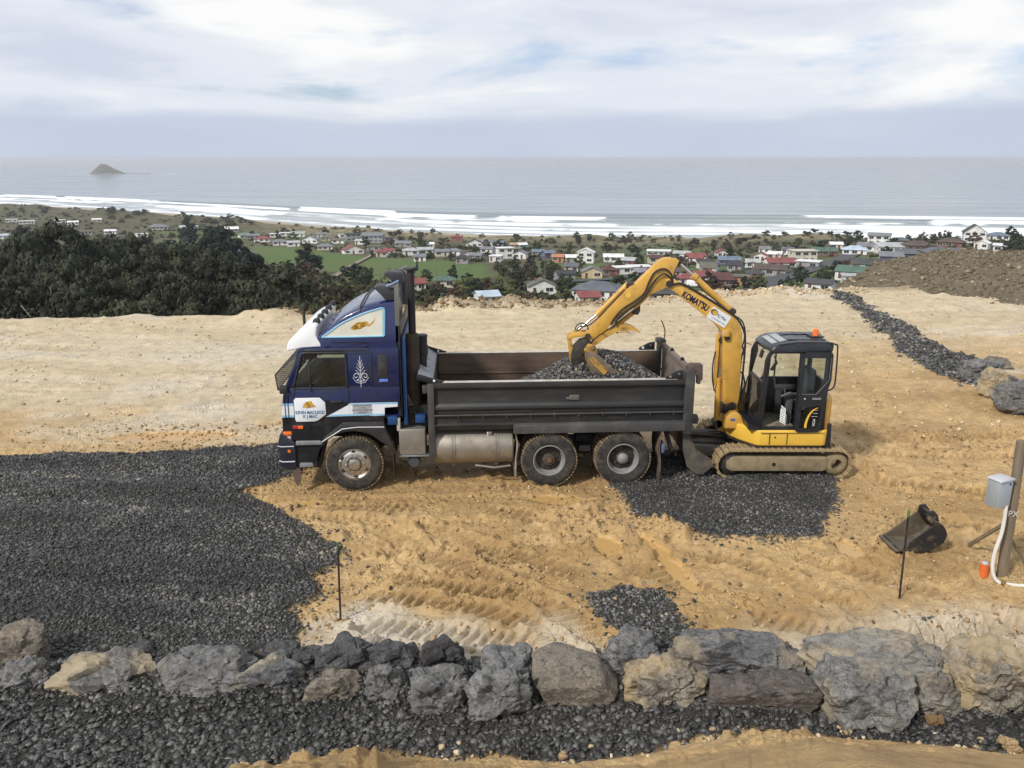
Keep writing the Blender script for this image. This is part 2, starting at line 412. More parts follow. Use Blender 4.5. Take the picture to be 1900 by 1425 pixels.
    damp = sst(-0.05, 0.35, fbm(X*0.5, Y*0.8, 4, 81))*orange*0.8
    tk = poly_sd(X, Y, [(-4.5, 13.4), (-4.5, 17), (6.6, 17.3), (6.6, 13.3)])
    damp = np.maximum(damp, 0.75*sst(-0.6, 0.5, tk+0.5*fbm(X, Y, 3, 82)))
    z = z*(1-0.55*sst(-0.2, 0.4, tk))
    # crushed stone lies thicker than the clay
    zg = 0.05+0.035*fbm(X*0.8, Y*1.5, 3, 91)+0.012*fbm(X*9, Y*9, 2, 92)+0.035*np.sin((Y+0.1*X)*4.3)*sst(-3.5, -5, X)
    tr = line_st(X, Y, [(2.3, 13.2), (4.2, 13.4), (5.8, 14.0)])
    z = z*(1-gv)+gv*(zg)
    # foot of the wall, then the clay bank rising to where the camera stands
    fs = sst(strip_far(X)+0.3, strip_far(X)-0.35, Y); z = z-0.14*fs
    t = np.maximum(bk-Y, 0); bn = sst(0.05, -0.06, Y-bk)
    z = z+np.where(t > 0, 0.62*t+0.10*np.clip(t/0.25, 0, 1), 0)
    z = z+bn*0.05*fbm(X*1.7, Y*1.7, 4, 93)
    orange = np.maximum(orange*(1-bn), bn*0.9); pale = pale*(1-bn)
    # outer edge: a rubble berm, then the batter falling away to the township
    e = Y-edge(X)
    bh = 0.12+0.48*np.exp(-((X+1.6)/2.4)**2)+0.25*np.exp(-((X+9.2)/1.4)**2)+0.22*np.exp(-((X-11.0)/2.6)**2)
    bh = bh*sst(17.5, 14.5, X)
    z = z+bh*np.exp(-((e+0.6)/0.95)**2)*(0.75+0.9*fbm(X*1.2, Y*1.2, 5, 95))
    z = np.where(e > 0, z-0.58*e-0.05*e*e*np.exp(-e/3), z)
    # low bank right of the drain
    z = z+0.15*sst(14.0, 17.5, X)*sst(22, 27, Y)+0.12*fbm(X*0.7, Y*0.7, 4, 97)*sst(13, 15, X)
    brown = sst(-1.5, -0.2, e)*np.clip(0.85-0.9*np.exp(-((X-11)/4.0)**2), 0, 1)*sst(-7.5, -5, X)
    if not want: return z
    return z, orange, gv*sst(0.0, 1.0, gv), np.clip(wet+0*damp, 0, 1), pale, damp, brown
def pad_z(x, y): return float(pad(np.array([float(x)]), np.array([float(y)]))[0])

def grid_mesh(name, X, Y, Z, mat, attrs=None, parent=None):
    n, m = X.shape
    me = bpy.data.meshes.new(name)
    me.vertices.add(n*m); co = np.stack([X, Y, Z], -1).reshape(-1).astype(np.float32); me.vertices.foreach_set('co', co)
    idx = np.arange(n*m).reshape(n, m)
    q = np.stack([idx[:-1, :-1], idx[:-1, 1:], idx[1:, 1:], idx[1:, :-1]], -1).reshape(-1, 4)
    k = len(q); me.loops.add(k*4); me.polygons.add(k)
    me.loops.foreach_set('vertex_index', q.reshape(-1).astype(np.int32))
    me.polygons.foreach_set('loop_start', np.arange(0, k*4, 4, dtype=np.int32))
    me.polygons.foreach_set('use_smooth', np.ones(k, bool)); me.update(calc_edges=True); me.validate()
    for an, ch in (attrs or {}).items():
        a = me.attributes.new(an, 'FLOAT_COLOR', 'POINT'); c = np.ones((n*m, 4), np.float32)
        for i, v in enumerate(ch): c[:, i] = np.clip(v, 0, 1).reshape(-1)
        a.data.foreach_set('color', c.reshape(-1))
    me.materials.append(mat)
    o = bpy.data.objects.new(name, me); COL.objects.link(o)
    if parent: o.parent = parent
    return o

def mat_pad():
    m = MT('clay pad'); a = m.attr('zone'); b = m.attr('zone2')
    s = m.node('ShaderNodeSeparateColor'); m.L.new(a.outputs['Color'], s.inputs[0])
    s2 = m.node('ShaderNodeSeparateColor'); m.L.new(b.outputs['Color'], s2.inputs[0])
    org, grv, wet = s.outputs[0], s.outputs[1], s.outputs[2]
    pale, damp, brown = s2.outputs[0], s2.outputs[1], s2.outputs[2]
    n1 = m.noise(0.9, 8, 0.62); n2 = m.noise(5.5, 8, 0.68); n3 = m.noise(26, 6, 0.7); n4 = m.noise(0.5, 6, 0.6, sc=(0.35, 2.2, 1))
    cream = m.mix(m.ramp(n4, [(0.3, 0), (0.7, 1)]), (0.47, 0.375, 0.235), (0.60, 0.515, 0.37))
    cream = m.mix(m.ramp(n2, [(0.42, 0), (0.72, 1)]), cream, (0.53, 0.425, 0.275))
    ora = m.mix(m.ramp(n1, [(0.32, 0), (0.68, 1)]), (0.36, 0.215, 0.080), (0.53, 0.345, 0.145))
    ora = m.mix(m.ramp(n2, [(0.45, 0), (0.75, 0.85)]), ora, (0.62, 0.46, 0.245))
    c = m.mix(m.math('MULTIPLY', org, m.ramp(n2, [(0.25, 0.75), (0.6, 1)])), cream, ora)
    pl = m.mix(m.ramp(n2, [(0.35, 0), (0.7, 1)]), (0.53, 0.46, 0.36), (0.62, 0.55, 0.445))
    c = m.mix(m.math('MULTIPLY', pale, m.ramp(n1, [(0.3, 0.55), (0.6, 1)])), c, pl)
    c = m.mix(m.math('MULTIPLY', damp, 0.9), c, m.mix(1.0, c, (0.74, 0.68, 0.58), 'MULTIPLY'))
    c = m.mix(m.ramp(n3, [(0.56, 0), (0.76, 0.7)]), c, (0.22, 0.145, 0.075))
    c = m.mix(1.0, c, m.ramp(m.noise(2.4, 8, 0.72, loc=(2, 8, 0)), [(0.3, 0.72), (0.5, 1.0), (0.7, 1.16)]), 'MULTIPLY')
    c = m.mix(m.math('MULTIPLY', brown, m.ramp(n2, [(0.3, 0.6), (0.6, 1)])), c, (0.20, 0.155, 0.095))
    c = m.mix(wet, c, (0.44, 0.275, 0.105))
    gcol = m.ramp(m.voro(75, out='Color'), [(0.0, (0.022, 0.0215, 0.021)), (0.45, (0.050, 0.049, 0.047)), (1.0, (0.115, 0.112, 0.107))])
    gcol = m.mix(m.ramp(m.noise(1.4, 6, 0.65, loc=(4, 4, 0)), [(0.60, 0), (0.78, 0.55)]), gcol, (0.13, 0.105, 0.075))
    gcol = m.mix(m.ramp(m.noise(0.55, 5, 0.6, sc=(0.35, 2.4, 1), loc=(1, 7, 0)), [(0.42, 0), (0.68, 0.75)]), gcol, m.mix(1.0, gcol, (1.9, 1.75, 1.5), 'MULTIPLY'))
    c = m.mix(grv, c, gcol)
    r = m.mix(wet, m.mix(damp, (0.95,)*3, (0.6,)*3), (0.10,)*3)
    n5 = m.noise(64, 5, 0.75, sc=(1, 1.5, 1)); c = m.mix(m.math('MULTIPLY', m.math('SUBTRACT', 1.0, wet), m.ramp(n5, [(0.58, 0), (0.74, 0.5)])), c, m.mix(1.0, c, (0.52, 0.45, 0.38), 'MULTIPLY'))
    vl = m.math('MULTIPLY', m.ramp(n1, [(0.45, 0), (0.62, 1)]), m.math('SUBTRACT', 1.0, m.ramp(m.voro(17), [(0.0, 0), (0.55, 1)])))
    h = m.math('ADD', m.math('MULTIPLY', n2, 0.6), m.math('MULTIPLY', n3, 0.6))
    h = m.math('ADD', h, m.math('ADD', m.math('MULTIPLY', vl, 0.8), m.math('MULTIPLY', n5, 0.25)))
    h = m.math('MULTIPLY', h, m.math('SUBTRACT', 1.0, m.math('MULTIPLY', wet, 0.97)))
    h = m.math('ADD', h, m.math('MULTIPLY', grv, m.math('MULTIPLY', m.voro(75), 1.0)))
    m.set(col=c, rough=r, spec=0.3, normal=m.bump(h, 1.0, 0.05)); return m.m
M_PAD = mat_pad()
def ground_part(name, rows, tt):
    Yg, Tg = np.meshgrid(rows, tt, indexing='ij'); Xg = Tg*(Yg+0.5)
    Zg, orr, grv, wet, pal, dmp, brn = pad(Xg, Yg, True)
    return grid_mesh(name, Xg, Yg, Zg, M_PAD, {'zone': (orr, grv, wet), 'zone2': (pal, dmp, brn)})
pad_o = ground_part('ground', np.concatenate([np.linspace(2.2, 6.6, 20)[:-1], 6.6*(17.5/6.6)**(np.arange(470)/469.0)]), np.linspace(-0.86, 0.86, 860))
pad_f = ground_part('far_ground', 17.5*(47/17.5)**(np.arange(260)/259.0), np.linspace(-0.98, 1.02, 470))
props(pad_f, kind='structure', label='outer half of the clay pad with its rubble edge')
props(pad_o, kind='structure', label='levelled clay building pad with tracks, ruts and muddy pools')

# ------------------------------------------------------------------ hillside, township flat, dunes and beach
def mat_land():
    m = MT('land'); a = m.attr('zone'); s = m.node('ShaderNodeSeparateColor'); m.L.new(a.outputs['Color'], s.inputs[0])
    n1 = m.noise(0.02, 6, 0.6); n2 = m.noise(0.12, 8, 0.68); n3 = m.noise(0.7, 5, 0.65)
    scrub = m.mix(m.ramp(n2, [(0.35, 0), (0.65, 1)]), (0.045, 0.05, 0.022), (0.095, 0.085, 0.045))
    scrub = m.mix(m.ramp(n1, [(0.45, 0), (0.7, 0.8)]), scrub, (0.12, 0.10, 0.055))
    grass = m.mix(m.ramp(n2, [(0.3, 0), (0.7, 1)]), (0.060, 0.105, 0.026), (0.088, 0.135, 0.038))
    grass = m.mix(m.ramp(n1, [(0.40, 0), (0.75, 0.7)]), grass, (0.105, 0.115, 0.045))
    sand = m.mix(m.ramp(n2, [(0.3, 0), (0.7, 1)]), (0.30, 0.245, 0.165), (0.40, 0.34, 0.25))
    dune = m.mix(m.ramp(n2, [(0.42, 0), (0.6, 1)]), (0.10, 0.095, 0.05), (0.26, 0.21, 0.125))
    c = m.mix(s.outputs[0], scrub, grass); c = m.mix(s.outputs[1], c, dune); c = m.mix(s.outputs[2], c, sand)
    m.set(col=c, rough=0.95, spec=0.2, normal=m.bump(m.math('ADD', n2, m.math('MULTIPLY', n3, 0.4)), 0.5, 0.8)); return m.m
FIELDS = [[(-182.3, 580.0), (-149.0, 567.7), (-100.8, 500.5), (-74.7, 459.3), (-41.6, 426.3), (-11.5, 392.1), (-9.6, 326.6), (-14.2, 308.7), (-47.5, 289.5), (-64.0, 315.6), (-82.4, 360.4), (-120.0, 409.2)], [(60.2, 463.1), (77.9, 470.1), (66.7, 410.0), (54.1, 415.1)], [(13.4, 411.1), (44.6, 402.9), (41.2, 371.1), (12.1, 371.1)], [(-294.3, 477.0), (-268.8, 449.4), (-131.6, 218.0), (-112.7, 178.9)]]
ry = np.concatenate([np.linspace(24, 60, 30)[:-1], 60*(1450/60)**(np.arange(300)/299.0)])
tg = np.linspace(-1.25, 1.25, 330)
Yl, Tl = np.meshgrid(ry, tg, indexing='ij'); Xl = Tl*(Yl+30)
Zl = hz(Xl, Yl)+0.5*fbm(Xl*0.05, Yl*0.05, 4, 5)
Zl = Zl-np.where(Yl < edge(Xl)+3, 8.0, 0)
sh = shore(Xl)-Yl
gf = np.zeros(Xl.shape)
for p in FIELDS: gf = np.maximum(gf, sst(-3, 3, poly_sd(Xl, Yl, p)))
gf = np.maximum(gf, 0.75*sst(0.15, 0.4, fbm(Xl*0.012, Yl*0.012, 3, 8))*sst(140, 200, sh))
du = sst(190, 110, sh+40*fbm(Xl*0.01, Yl*0.02, 3, 6))*sst(-320, -160, Xl)
sa = sst(78, 58, sh+8*fbm(Xl*0.02, Yl*0.02, 2, 4))
land = grid_mesh('hillside', Xl, Yl, Zl, mat_land(), {'zone': (gf, du, sa)})
props(land, kind='structure', label='hillside falling to the township flat, dunes and beach')

# ------------------------------------------------------------------ sea with lines of surf
def mat_sea():
    m = MT('sea'); a = m.attr('foam'); s = m.node('ShaderNodeSeparateColor'); m.L.new(a.outputs['Color'], s.inputs[0])
    nf = m.noise(0.05, 8, 0.7, sc=(0.5, 2.2, 1)); nb = m.noise(0.012, 6, 0.6, sc=(0.25, 2, 1)); nc = m.noise(0.35, 6, 0.65, sc=(0.5, 1.5, 1))
    f = m.math('ADD', s.outputs[0], m.math('MULTIPLY', m.math('SUBTRACT', nf, 0.5), m.math('MULTIPLY', s.outputs[1], 1.1)))
    f = m.ramp(f, [(0.30, 0), (0.62, 1)])
    deep = m.mix(m.ramp(nb, [(0.35, 0), (0.65, 1)]), (0.10, 0.135, 0.155), (0.15, 0.19, 0.205))
    deep = m.mix(s.outputs[2], deep, (0.16, 0.20, 0.19))
    m.set(col=m.mix(f, deep, (0.80, 0.82, 0.83)), rough=m.mix(f, m.ramp(nb, [(0.36, 0.05), (0.64, 0.24)]), (0.9,)*3), ior=1.33,
          normal=m.bump(m.math('ADD', nb, m.math('MULTIPLY', nc, 0.25)), 0.22, 0.8)); return m.m
ts = np.concatenate([np.arange(-30, 420, 2.5), 420*(30000/420)**(np.arange(90)/89.0)])
xs = np.linspace(-1700, 1500, 380)
Tm, Xm = np.meshgrid(ts, xs, indexing='ij')
Xs = Xm*(1+np.maximum(Tm-150, 0)/900); Ys = shore(Xm)+Tm
foam = np.zeros(Tm.shape); lift = np.zeros(Tm.shape)
along = Xm/90.0
for k, (t0, wd, hgt, st, cov) in enumerate([(262, 9, 1.5, 0.9, 0.40), (205, 13, 1.7, 1.0, 0.72), (158, 12, 1.1, 0.8, 0.5), (112, 13, 1.0, 0.95, 0.75), (72, 10, 0.6, 0.75, 0.6), (34, 9, 0.35, 0.8, 0.7), (8, 7, 0.15, 0.7, 0.7)]):
    c0 = t0+16*fbm(along*0.35, along*0+k*3.3, 3, 100+k)+(35*sst(-500, 300, Xm) if t0 > 90 else 10*sst(-500, 300, Xm))
    d = Tm-c0
    brk = sst(0.5-cov-0.12, 0.5-cov+0.22, fbm(along*0.45+k*11, along*0+7.7*k, 3, 120+k)*0.9+0.25*fbm(Xm*0.05, Tm*0.02, 2, 8))
    if k == 1: brk = np.maximum(brk, 0.85*sst(-250, -350, Xm)); brk = np.maximum(brk, sst(430, 445, Xm))*(1-0.95*sst(95, 105, Xm)*sst(432, 424, Xm))
    lift += hgt*np.exp(-(d/wd)**2)*(1+0.3*np.sign(d))
    foam = np.maximum(foam, brk*st*np.where(d > 0, np.exp(-(d/(wd*0.55))**2), np.exp(-(d/(wd*2.3))**2)))
ins = sst(215, 140, Tm)*sst(-6, 10, Tm)
foam = np.maximum(foam, ins*(0.42+0.35*fbm(Xm*0.012, Tm*0.05, 4, 140)+0.25*sst(150, 500, Xm)))
for k in range(7):      # unbroken swells further out
    c0 = 320+k*85+30*fbm(along*0.2, along*0+k, 2, 160+k); d = Tm-c0
    lift += (1.0-0.08*k)*np.exp(-(d/16)**2)*np.clip(0.4+fbm(along*0.3, along*0+k*5, 2, 170+k)*1.5, 0, 1.3)
shal = sst(330, 60, Tm)
sea = grid_mesh('sea', Xs, Ys, SEA+lift*sst(-20, 30, Tm)*sst(1400, 700, Tm), mat_sea(), {'foam': (foam, np.maximum(0.35*ins, foam), shal)})
props(sea, kind='structure', label='grey sea with lines of white surf')
# ================================================================== vehicle materials
CLAY = (0.36, 0.24, 0.11)
NAVY = pm('navy paint', (0.007, 0.014, 0.072), 0.22, 0, 0.10, 2, None, coat=0.6)
NAVYS = pm('navy side paint', (0.006, 0.012, 0.062), 0.3, 0, 0.12, 2, (0.022, 0.021, 0.03), 2.2, 0.5, 0.95, coat=0.3)
BLUE2 = pm('mid blue paint', (0.012, 0.055, 0.17), 0.4, 0, 0.2, 5)
BLKP = pm('black paint', (0.010, 0.010, 0.012), 0.35, 0, 0.2, 4, (0.035, 0.030, 0.024), 2.5, 0.5, 0.85)
BLKPL = pm('black plastic', (0.020, 0.020, 0.021), 0.6, 0, 0.2, 7, (0.075, 0.062, 0.045), 4, 0.5, 0.85)
WHITE = pm('white paint', (0.80, 0.80, 0.79), 0.35, 0, 0.04, 3, coat=0.3)
DECAL = pm('white decal', (0.66, 0.68, 0.70), 0.45, 0, 0.05, 9)
CREAMD = pm('cream decal', (0.62, 0.60, 0.50), 0.4, 0, 0.10, 4)
LBLUE = pm('light blue decal', (0.22, 0.46, 0.66), 0.4, 0, 0.08, 6)
MBLUE = pm('blue decal', (0.025, 0.10, 0.25), 0.4, 0, 0.05, 6)
GOLD = pm('gold decal', (0.52, 0.31, 0.045), 0.45, 0, 0.25, 18)
GOLDD = pm('dark gold decal', (0.20, 0.11, 0.02), 0.5, 0, 0.2, 12)
SILV = pm('silver pinstripe', (0.55, 0.56, 0.60), 0.4, 0, 0.05, 6)
BODYG = pm('body grey paint', (0.020, 0.0205, 0.021), 0.55, 0, 0.25, 2.2, (0.085, 0.075, 0.06), 1.6, 0.52, 0.9, 0.12, 30, sc=(0.5, 1, 2))
BODYL = pm('worn body grey', (0.045, 0.045, 0.045), 0.55, 0, 0.25, 3, (0.12, 0.105, 0.085), 3, 0.5, 0.85, 0.1, 30)
EDGE = pm('worn steel edge', (0.50, 0.47, 0.42), 0.5, 0.3, 0.3, 9, (0.20, 0.15, 0.10), 6, 0.55, 0.8)
RUST = pm('rusty worn steel', (0.088, 0.058, 0.042), 0.75, 0, 0.35, 2.5, (0.17, 0.115, 0.07), 2, 0.45, 0.8, 0.2, 25, sc=(0.4, 1, 2))
GALV = pm('galvanised panel', (0.22, 0.23, 0.24), 0.5, 0.2, 0.25, 3, (0.10, 0.085, 0.07), 4, 0.5, 0.8)
ALU = pm('dull aluminium', (0.34, 0.31, 0.26), 0.42, 0.65, 0.2, 3, (0.16, 0.12, 0.075), 2.2, 0.45, 0.85, 0.05, 20)
ALUB = pm('brushed steel box', (0.30, 0.28, 0.25), 0.45, 0.6, 0.18, 5, (0.15, 0.12, 0.08), 5, 0.45, 0.85)
CHROME = pm('polished hub', (0.55, 0.53, 0.50), 0.25, 0.9, 0.1, 5, (0.25, 0.20, 0.14), 9, 0.5, 0.85)
RIMG = pm('grey rim paint', (0.22, 0.22, 0.22), 0.5, 0, 0.15, 8, (0.13, 0.10, 0.065), 7, 0.45, 0.8)
RIMD = pm('brown rim face', (0.040, 0.032, 0.026), 0.7, 0, 0.3, 10, (0.15, 0.105, 0.06), 7, 0.5, 0.85)
TYRE = pm('tyre rubber', (0.017, 0.017, 0.017), 0.85, 0, 0.2, 9, (0.105, 0.085, 0.06), 6, 0.42, 0.75, 0.15, 60)
TREAD = pm('muddy tread', (0.03, 0.027, 0.024), 0.9, 0, 0.3, 9, (0.26, 0.185, 0.10), 9, 0.35, 0.62, 0.3, 60)
CHAS = pm('chassis black', (0.010, 0.010, 0.010), 0.7, 0, 0.3, 5, (0.06, 0.045, 0.03), 4, 0.5, 0.8)
LAMPO = pm('amber lens', (0.75, 0.16, 0.02), 0.2, 0, 0.1, 20)
LAMPR = pm('red lens', (0.45, 0.02, 0.02), 0.2, 0, 0.1, 20)
LAMPW = pm('clear lens', (0.55, 0.55, 0.55), 0.12, 0.3, 0.1, 20)
SEATM = pm('cab trim', (0.045, 0.045, 0.048), 0.8, 0, 0.2, 8)
def glass(name, tint=(0.55, 0.62, 0.60), a=0.42):
    m = MT(name); m.set(col=tint, rough=0.04, spec=0.5)
    tr = m.node('ShaderNodeBsdfTransparent'); tr.inputs[0].default_value = (*tint, 1)
    gl = m.node('ShaderNodeBsdfGlossy'); gl.inputs['Roughness'].default_value = 0.03
    fr = m.node('ShaderNodeFresnel'); fr.inputs[0].default_value = 1.5
    mx = m.node('ShaderNodeMixShader'); m.L.new(fr.outputs[0], mx.inputs[0]); m.L.new(tr.outputs[0], mx.inputs[1]); m.L.new(gl.outputs[0], mx.inputs[2])
    df = m.node('ShaderNodeBsdfDiffuse'); df.inputs[0].default_value = (0.16, 0.15, 0.12, 1)       # dust film
    mx2 = m.node('ShaderNodeMixShader'); mx2.inputs[0].default_value = a; m.L.new(mx.outputs[0], mx2.inputs[1]); m.L.new(df.outputs[0], mx2.inputs[2])
    m.L.new(mx2.outputs[0], m.N['Material Output'].inputs[0]); return m.m
GLASS = glass('cab glass', (0.80, 0.86, 0.84), 0.05)
GLASSD = glass('dusty glass', (0.72, 0.78, 0.74), 0.10)

# ================================================================== tip truck; local x runs nose to tail, y away from the camera, z up
TR = empty('tip_truck', (-2.87, 14.09, 0.0), R(3.2), 'navy blue and black three-axle tip truck with tall roof fairing and dark grey tipping tray', 'truck')
W = 2.40
def both(fn):
    for y0, s in ((0.0, 1), (W, -1)): fn(lambda y: y0+s*y, s)
# --- cab shell
b = B()
def side(Y, s):
    def P(pts, a, c, bev=0.008): b.prism(pts, *sorted((Y(a), Y(c))), 'y', bev)
    P([(-1.235, 1.0), (-1.235, 1.30), (-1.22, 1.69), (-1.19, 1.87), (-1.11, 1.97), (0.87, 1.97), (0.87, 1.58), (0.60, 1.58), (0.56, 1.33), (-0.16, 1.34), (-0.50, 1.06), (-0.50, 1.0)], 0.03, 0.10, 0.015)
    P([(-1.19, 1.90), (-1.11, 1.97), (-0.98, 1.97), (-0.80, 2.56), (-0.76, 2.585), (-0.76, 2.66), (-0.86, 2.62)], 0.035, 0.10)
    P([(-0.76, 2.585), (-0.08, 2.585), (-0.08, 2.66), (-0.76, 2.66)], 0.035, 0.10)
    P([(-0.08, 1.97), (0.87, 1.97), (0.87, 2.66), (-0.08, 2.66)], 0.03, 0.10)
both(side)
b.box(-0.86, 0.87, 0.06, W-0.06, 2.62, 2.68, 0.02)
b.box(0.83, 0.868, 0.10, W-0.10, 1.40, 2.64)
b.prism([(-1.235, 1.0), (-1.22, 1.69), (-1.19, 1.87), (-1.10, 1.87), (-1.12, 1.0)], 0.10, W-0.10)
b.box(-1.10, 0.83, 0.12, W-0.12, 1.36, 1.42)
cab = b.build('cab_shell', NAVYS, TR)
B().prism([(-0.60, 2.55), (0.85, 2.55), (0.85, 2.60), (-0.60, 2.60)], 0.12, W-0.12).build('headlining', SEATM, TR)
# windows
g = B(); g.prism([(-0.975, 1.972), (-0.082, 1.972), (-0.082, 2.583), (-0.79, 2.583)], 0.055, 0.062); g.build('side_window', GLASS, TR)
g = B(); g.prism([(-0.975, 1.972), (-0.082, 1.972), (-0.082, 2.583), (-0.79, 2.583)], W-0.062, W-0.055); g.build('side_window', GLASS, TR)
g = B(); g._add([(-1.185, .12, 1.90), (-1.185, W-.12, 1.90), (-0.85, W-.12, 2.61), (-0.85, .12, 2.61)], [(0, 1, 2, 3)]); g.build('windscreen', GLASS, TR)
fr = B(); fr.tube([(-1.0, .028, 1.955), (-0.10, .028, 1.955), (-0.06, .028, 1.99), (-0.06, .028, 2.58), (-0.09, .028, 2.605), (-0.78, .028, 2.605), (-0.83, .028, 2.57), (-1.01, .028, 1.97), (-1.0, .028, 1.955)], 0.014, 6)
fr.tube([(-0.81, .03, 2.645), (0.35, .03, 2.645)], 0.016, 6)
fr.build('window_seal', BLKPL, TR)
# sleeper blank panel with its seam, vent and pinstriped scroll
s_ = B(); s_.tube(spline([(-0.02, .028, 1.985), (0.33, .028, 1.985), (0.375, .028, 2.02), (0.40, .028, 2.55), (0.36, .028, 2.585), (-0.02, .028, 2.585)], 5), 0.007, 5)
s_.build('panel_seam', BLKP, TR)
B().box(0.50, 0.665, 0.022, 0.04, 2.13, 2.56, 0.006).build('air_vent', BLKPL, TR)
B().prism([(0.505, 2.065), (0.675, 2.065), (0.665, 2.115), (0.525, 2.115)], 0.0, 0.035, 'y', 0.006).build('vent_catch', pm('pale blue paint', (0.10, 0.18, 0.50), 0.3), TR)
sc_ = B()
cx0, cz0 = 0.19, 2.17
def ribbon(pts, r=0.006): sc_.tube([(x, .026, z) for x, z in pts], r, 5)
for s in (1, -1):
    sp = []
    for k in range(28):
        a = math.pi*1.5-k*0.30; rr = 0.072*(1-k/33); sp.append((cx0+s*(0.078+rr*math.cos(a)), cz0+rr*math.sin(a)))
    ribbon([(cx0, cz0-0.10), (cx0+s*0.03, cz0-0.085)]+sp)
    for k in range(4):
        z = cz0+0.06+k*0.06; l = 0.085-0.018*k
        ribbon([(cx0+s*0.004, z-0.03), (cx0+s*l*0.6, z+0.015), (cx0+s*l, z+0.055)], 0.005)
    ribbon([(cx0+s*0.14, cz0-0.02), (cx0+s*0.08, cz0-0.11), (cx0, cz0-0.13)], 0.005)
ribbon([(cx0, cz0-0.20), (cx0, cz0+0.10), (cx0, cz0+0.37)], 0.006)
sc_.build('scroll_pinstripe', SILV, TR).scale = (1, 1, 1)
# black lower paint, stripe and lettering
B().prism([(-1.238, 1.002), (-1.238, 1.425), (-0.99, 1.425), (-0.99, 1.80), (-0.05, 1.69), (0.595, 1.60), (0.562, 1.335), (-0.158, 1.345), (-0.495, 1.065), (-0.495, 1.002)], 0.026, 0.032).build('lower_panel', BLKP, TR)
def stripe(pts, lo, hi):
    o = B().prism(pts, 0.020, 0.0265).build('stripe', DECAL, TR)
    B().prism(lo, 0.0185, 0.022).build('stripe_border', LBLUE, o); B().prism(hi, 0.0185, 0.022).build('stripe_border', LBLUE, o)
stripe([(-1.235, 1.43), (-0.995, 1.43), (-0.995, 1.685), (-1.222, 1.685)], [(-1.234, 1.435), (-0.995, 1.435), (-0.995, 1.47), (-1.232, 1.47)], [(-1.224, 1.645), (-0.995, 1.645), (-0.995, 1.68), (-1.222, 1.68)])
stripe([(-0.45, 1.43), (0.30, 1.445), (0.40, 1.43), (0.585, 1.44), (0.588, 1.585), (0.82, 1.60), (0.825, 1.68), (-0.03, 1.675), (-0.09, 1.625)], [(-0.43, 1.433), (0.30, 1.45), (0.40, 1.436), (0.584, 1.444), (0.584, 1.475), (0.40, 1.467), (0.30, 1.48), (-0.36, 1.466)], [(-0.03, 1.645), (0.82, 1.652), (0.824, 1.678), (-0.03, 1.673)])
for x in (-1.17, -1.115): B().box(x-0.006, x+0.006, 0.012, 0.018, 1.30, 1.84).build('grille_seam', BLKP, TR)
B().box(0.02, 0.36, 0.0165, 0.0195, 1.475, 1.655).build('name_plate', pm('grey decal', (0.33, 0.34, 0.36), 0.5), TR)
for k, (t, sz) in enumerate((('KEVIN MACLEOD', 0.042), ('K J MAC', 0.036), ('CONTRACTORS LTD', 0.040), ('DUNEDIN', 0.036))):
    text('name_lettering', t, sz, (0.19, 0.0155, 1.632-k*0.044), (R(90), 0, 0), pm('dark decal', (0.03, 0.03, 0.04), 0.5) if k == 0 else bpy.data.materials['dark decal'], TR, 0.0008, sx=1.0)
lg = [(-0.985, 1.345), (-1.005, 1.39), (-1.01, 1.75), (-0.975, 1.79), (-0.55, 1.79), (-0.46, 1.70), (-0.455, 1.48), (-0.60, 1.37), (-0.66, 1.35)]
pl = B().prism(lg, 0.012, 0.024, 'y', 0.003).build('logo_panel', DECAL, TR)
B().prism([(x+(-0.012 if x < -0.8 else 0.012), z+(-0.012 if z < 1.5 else 0.012)) for x, z in lg], 0.017, 0.0255).build('logo_border', BLKP, pl)
B().prism([(-0.855, 1.60), (-0.85, 1.655), (-0.80, 1.715), (-0.70, 1.735), (-0.675, 1.68), (-0.63, 1.63), (-0.77, 1.60), (-0.80, 1.615)], 0.0095, 0.013).build('logo_bucket', GOLD, pl)
for pts in ([(-0.80, 1.71), (-0.735, 1.615)], [(-0.78, 1.715), (-0.72, 1.62)], [(-0.80, 1.605), (-0.63, 1.63)]):
    B().tube([(x, 0.0095, z) for x, z in pts], 0.006, 5).build('logo_line', GOLDD, pl)
text('logo_lettering', 'KEVIN MACLEOD', 0.083, (-0.735, 0.0105, 1.515), (R(90), 0, 0), MBLUE, pl, 0.001, sx=0.80, bold=0.002)
text('logo_lettering', 'K J MAC', 0.083, (-0.735, 0.0105, 1.44), (R(90), 0, 0), MBLUE, pl, 0.001, sx=0.85, bold=0.002)
# door seams and handle
d_ = B(); d_.tube([(-0.035, .026, 1.36), (-0.035, .026, 2.60)], 0.007, 5); d_.tube([(-0.97, .026, 1.95), (-1.01, .026, 1.80), (-1.02, .026, 1.35), (-0.66, .023, 1.335), (-0.05, .023, 1.65)], 0.006, 5)
d_.build('door_seam', BLKP, TR)
B().box(-0.36, -0.16, 0.004, 0.03, 1.69, 1.725, 0.008).build('door_handle', BLKPL, TR)
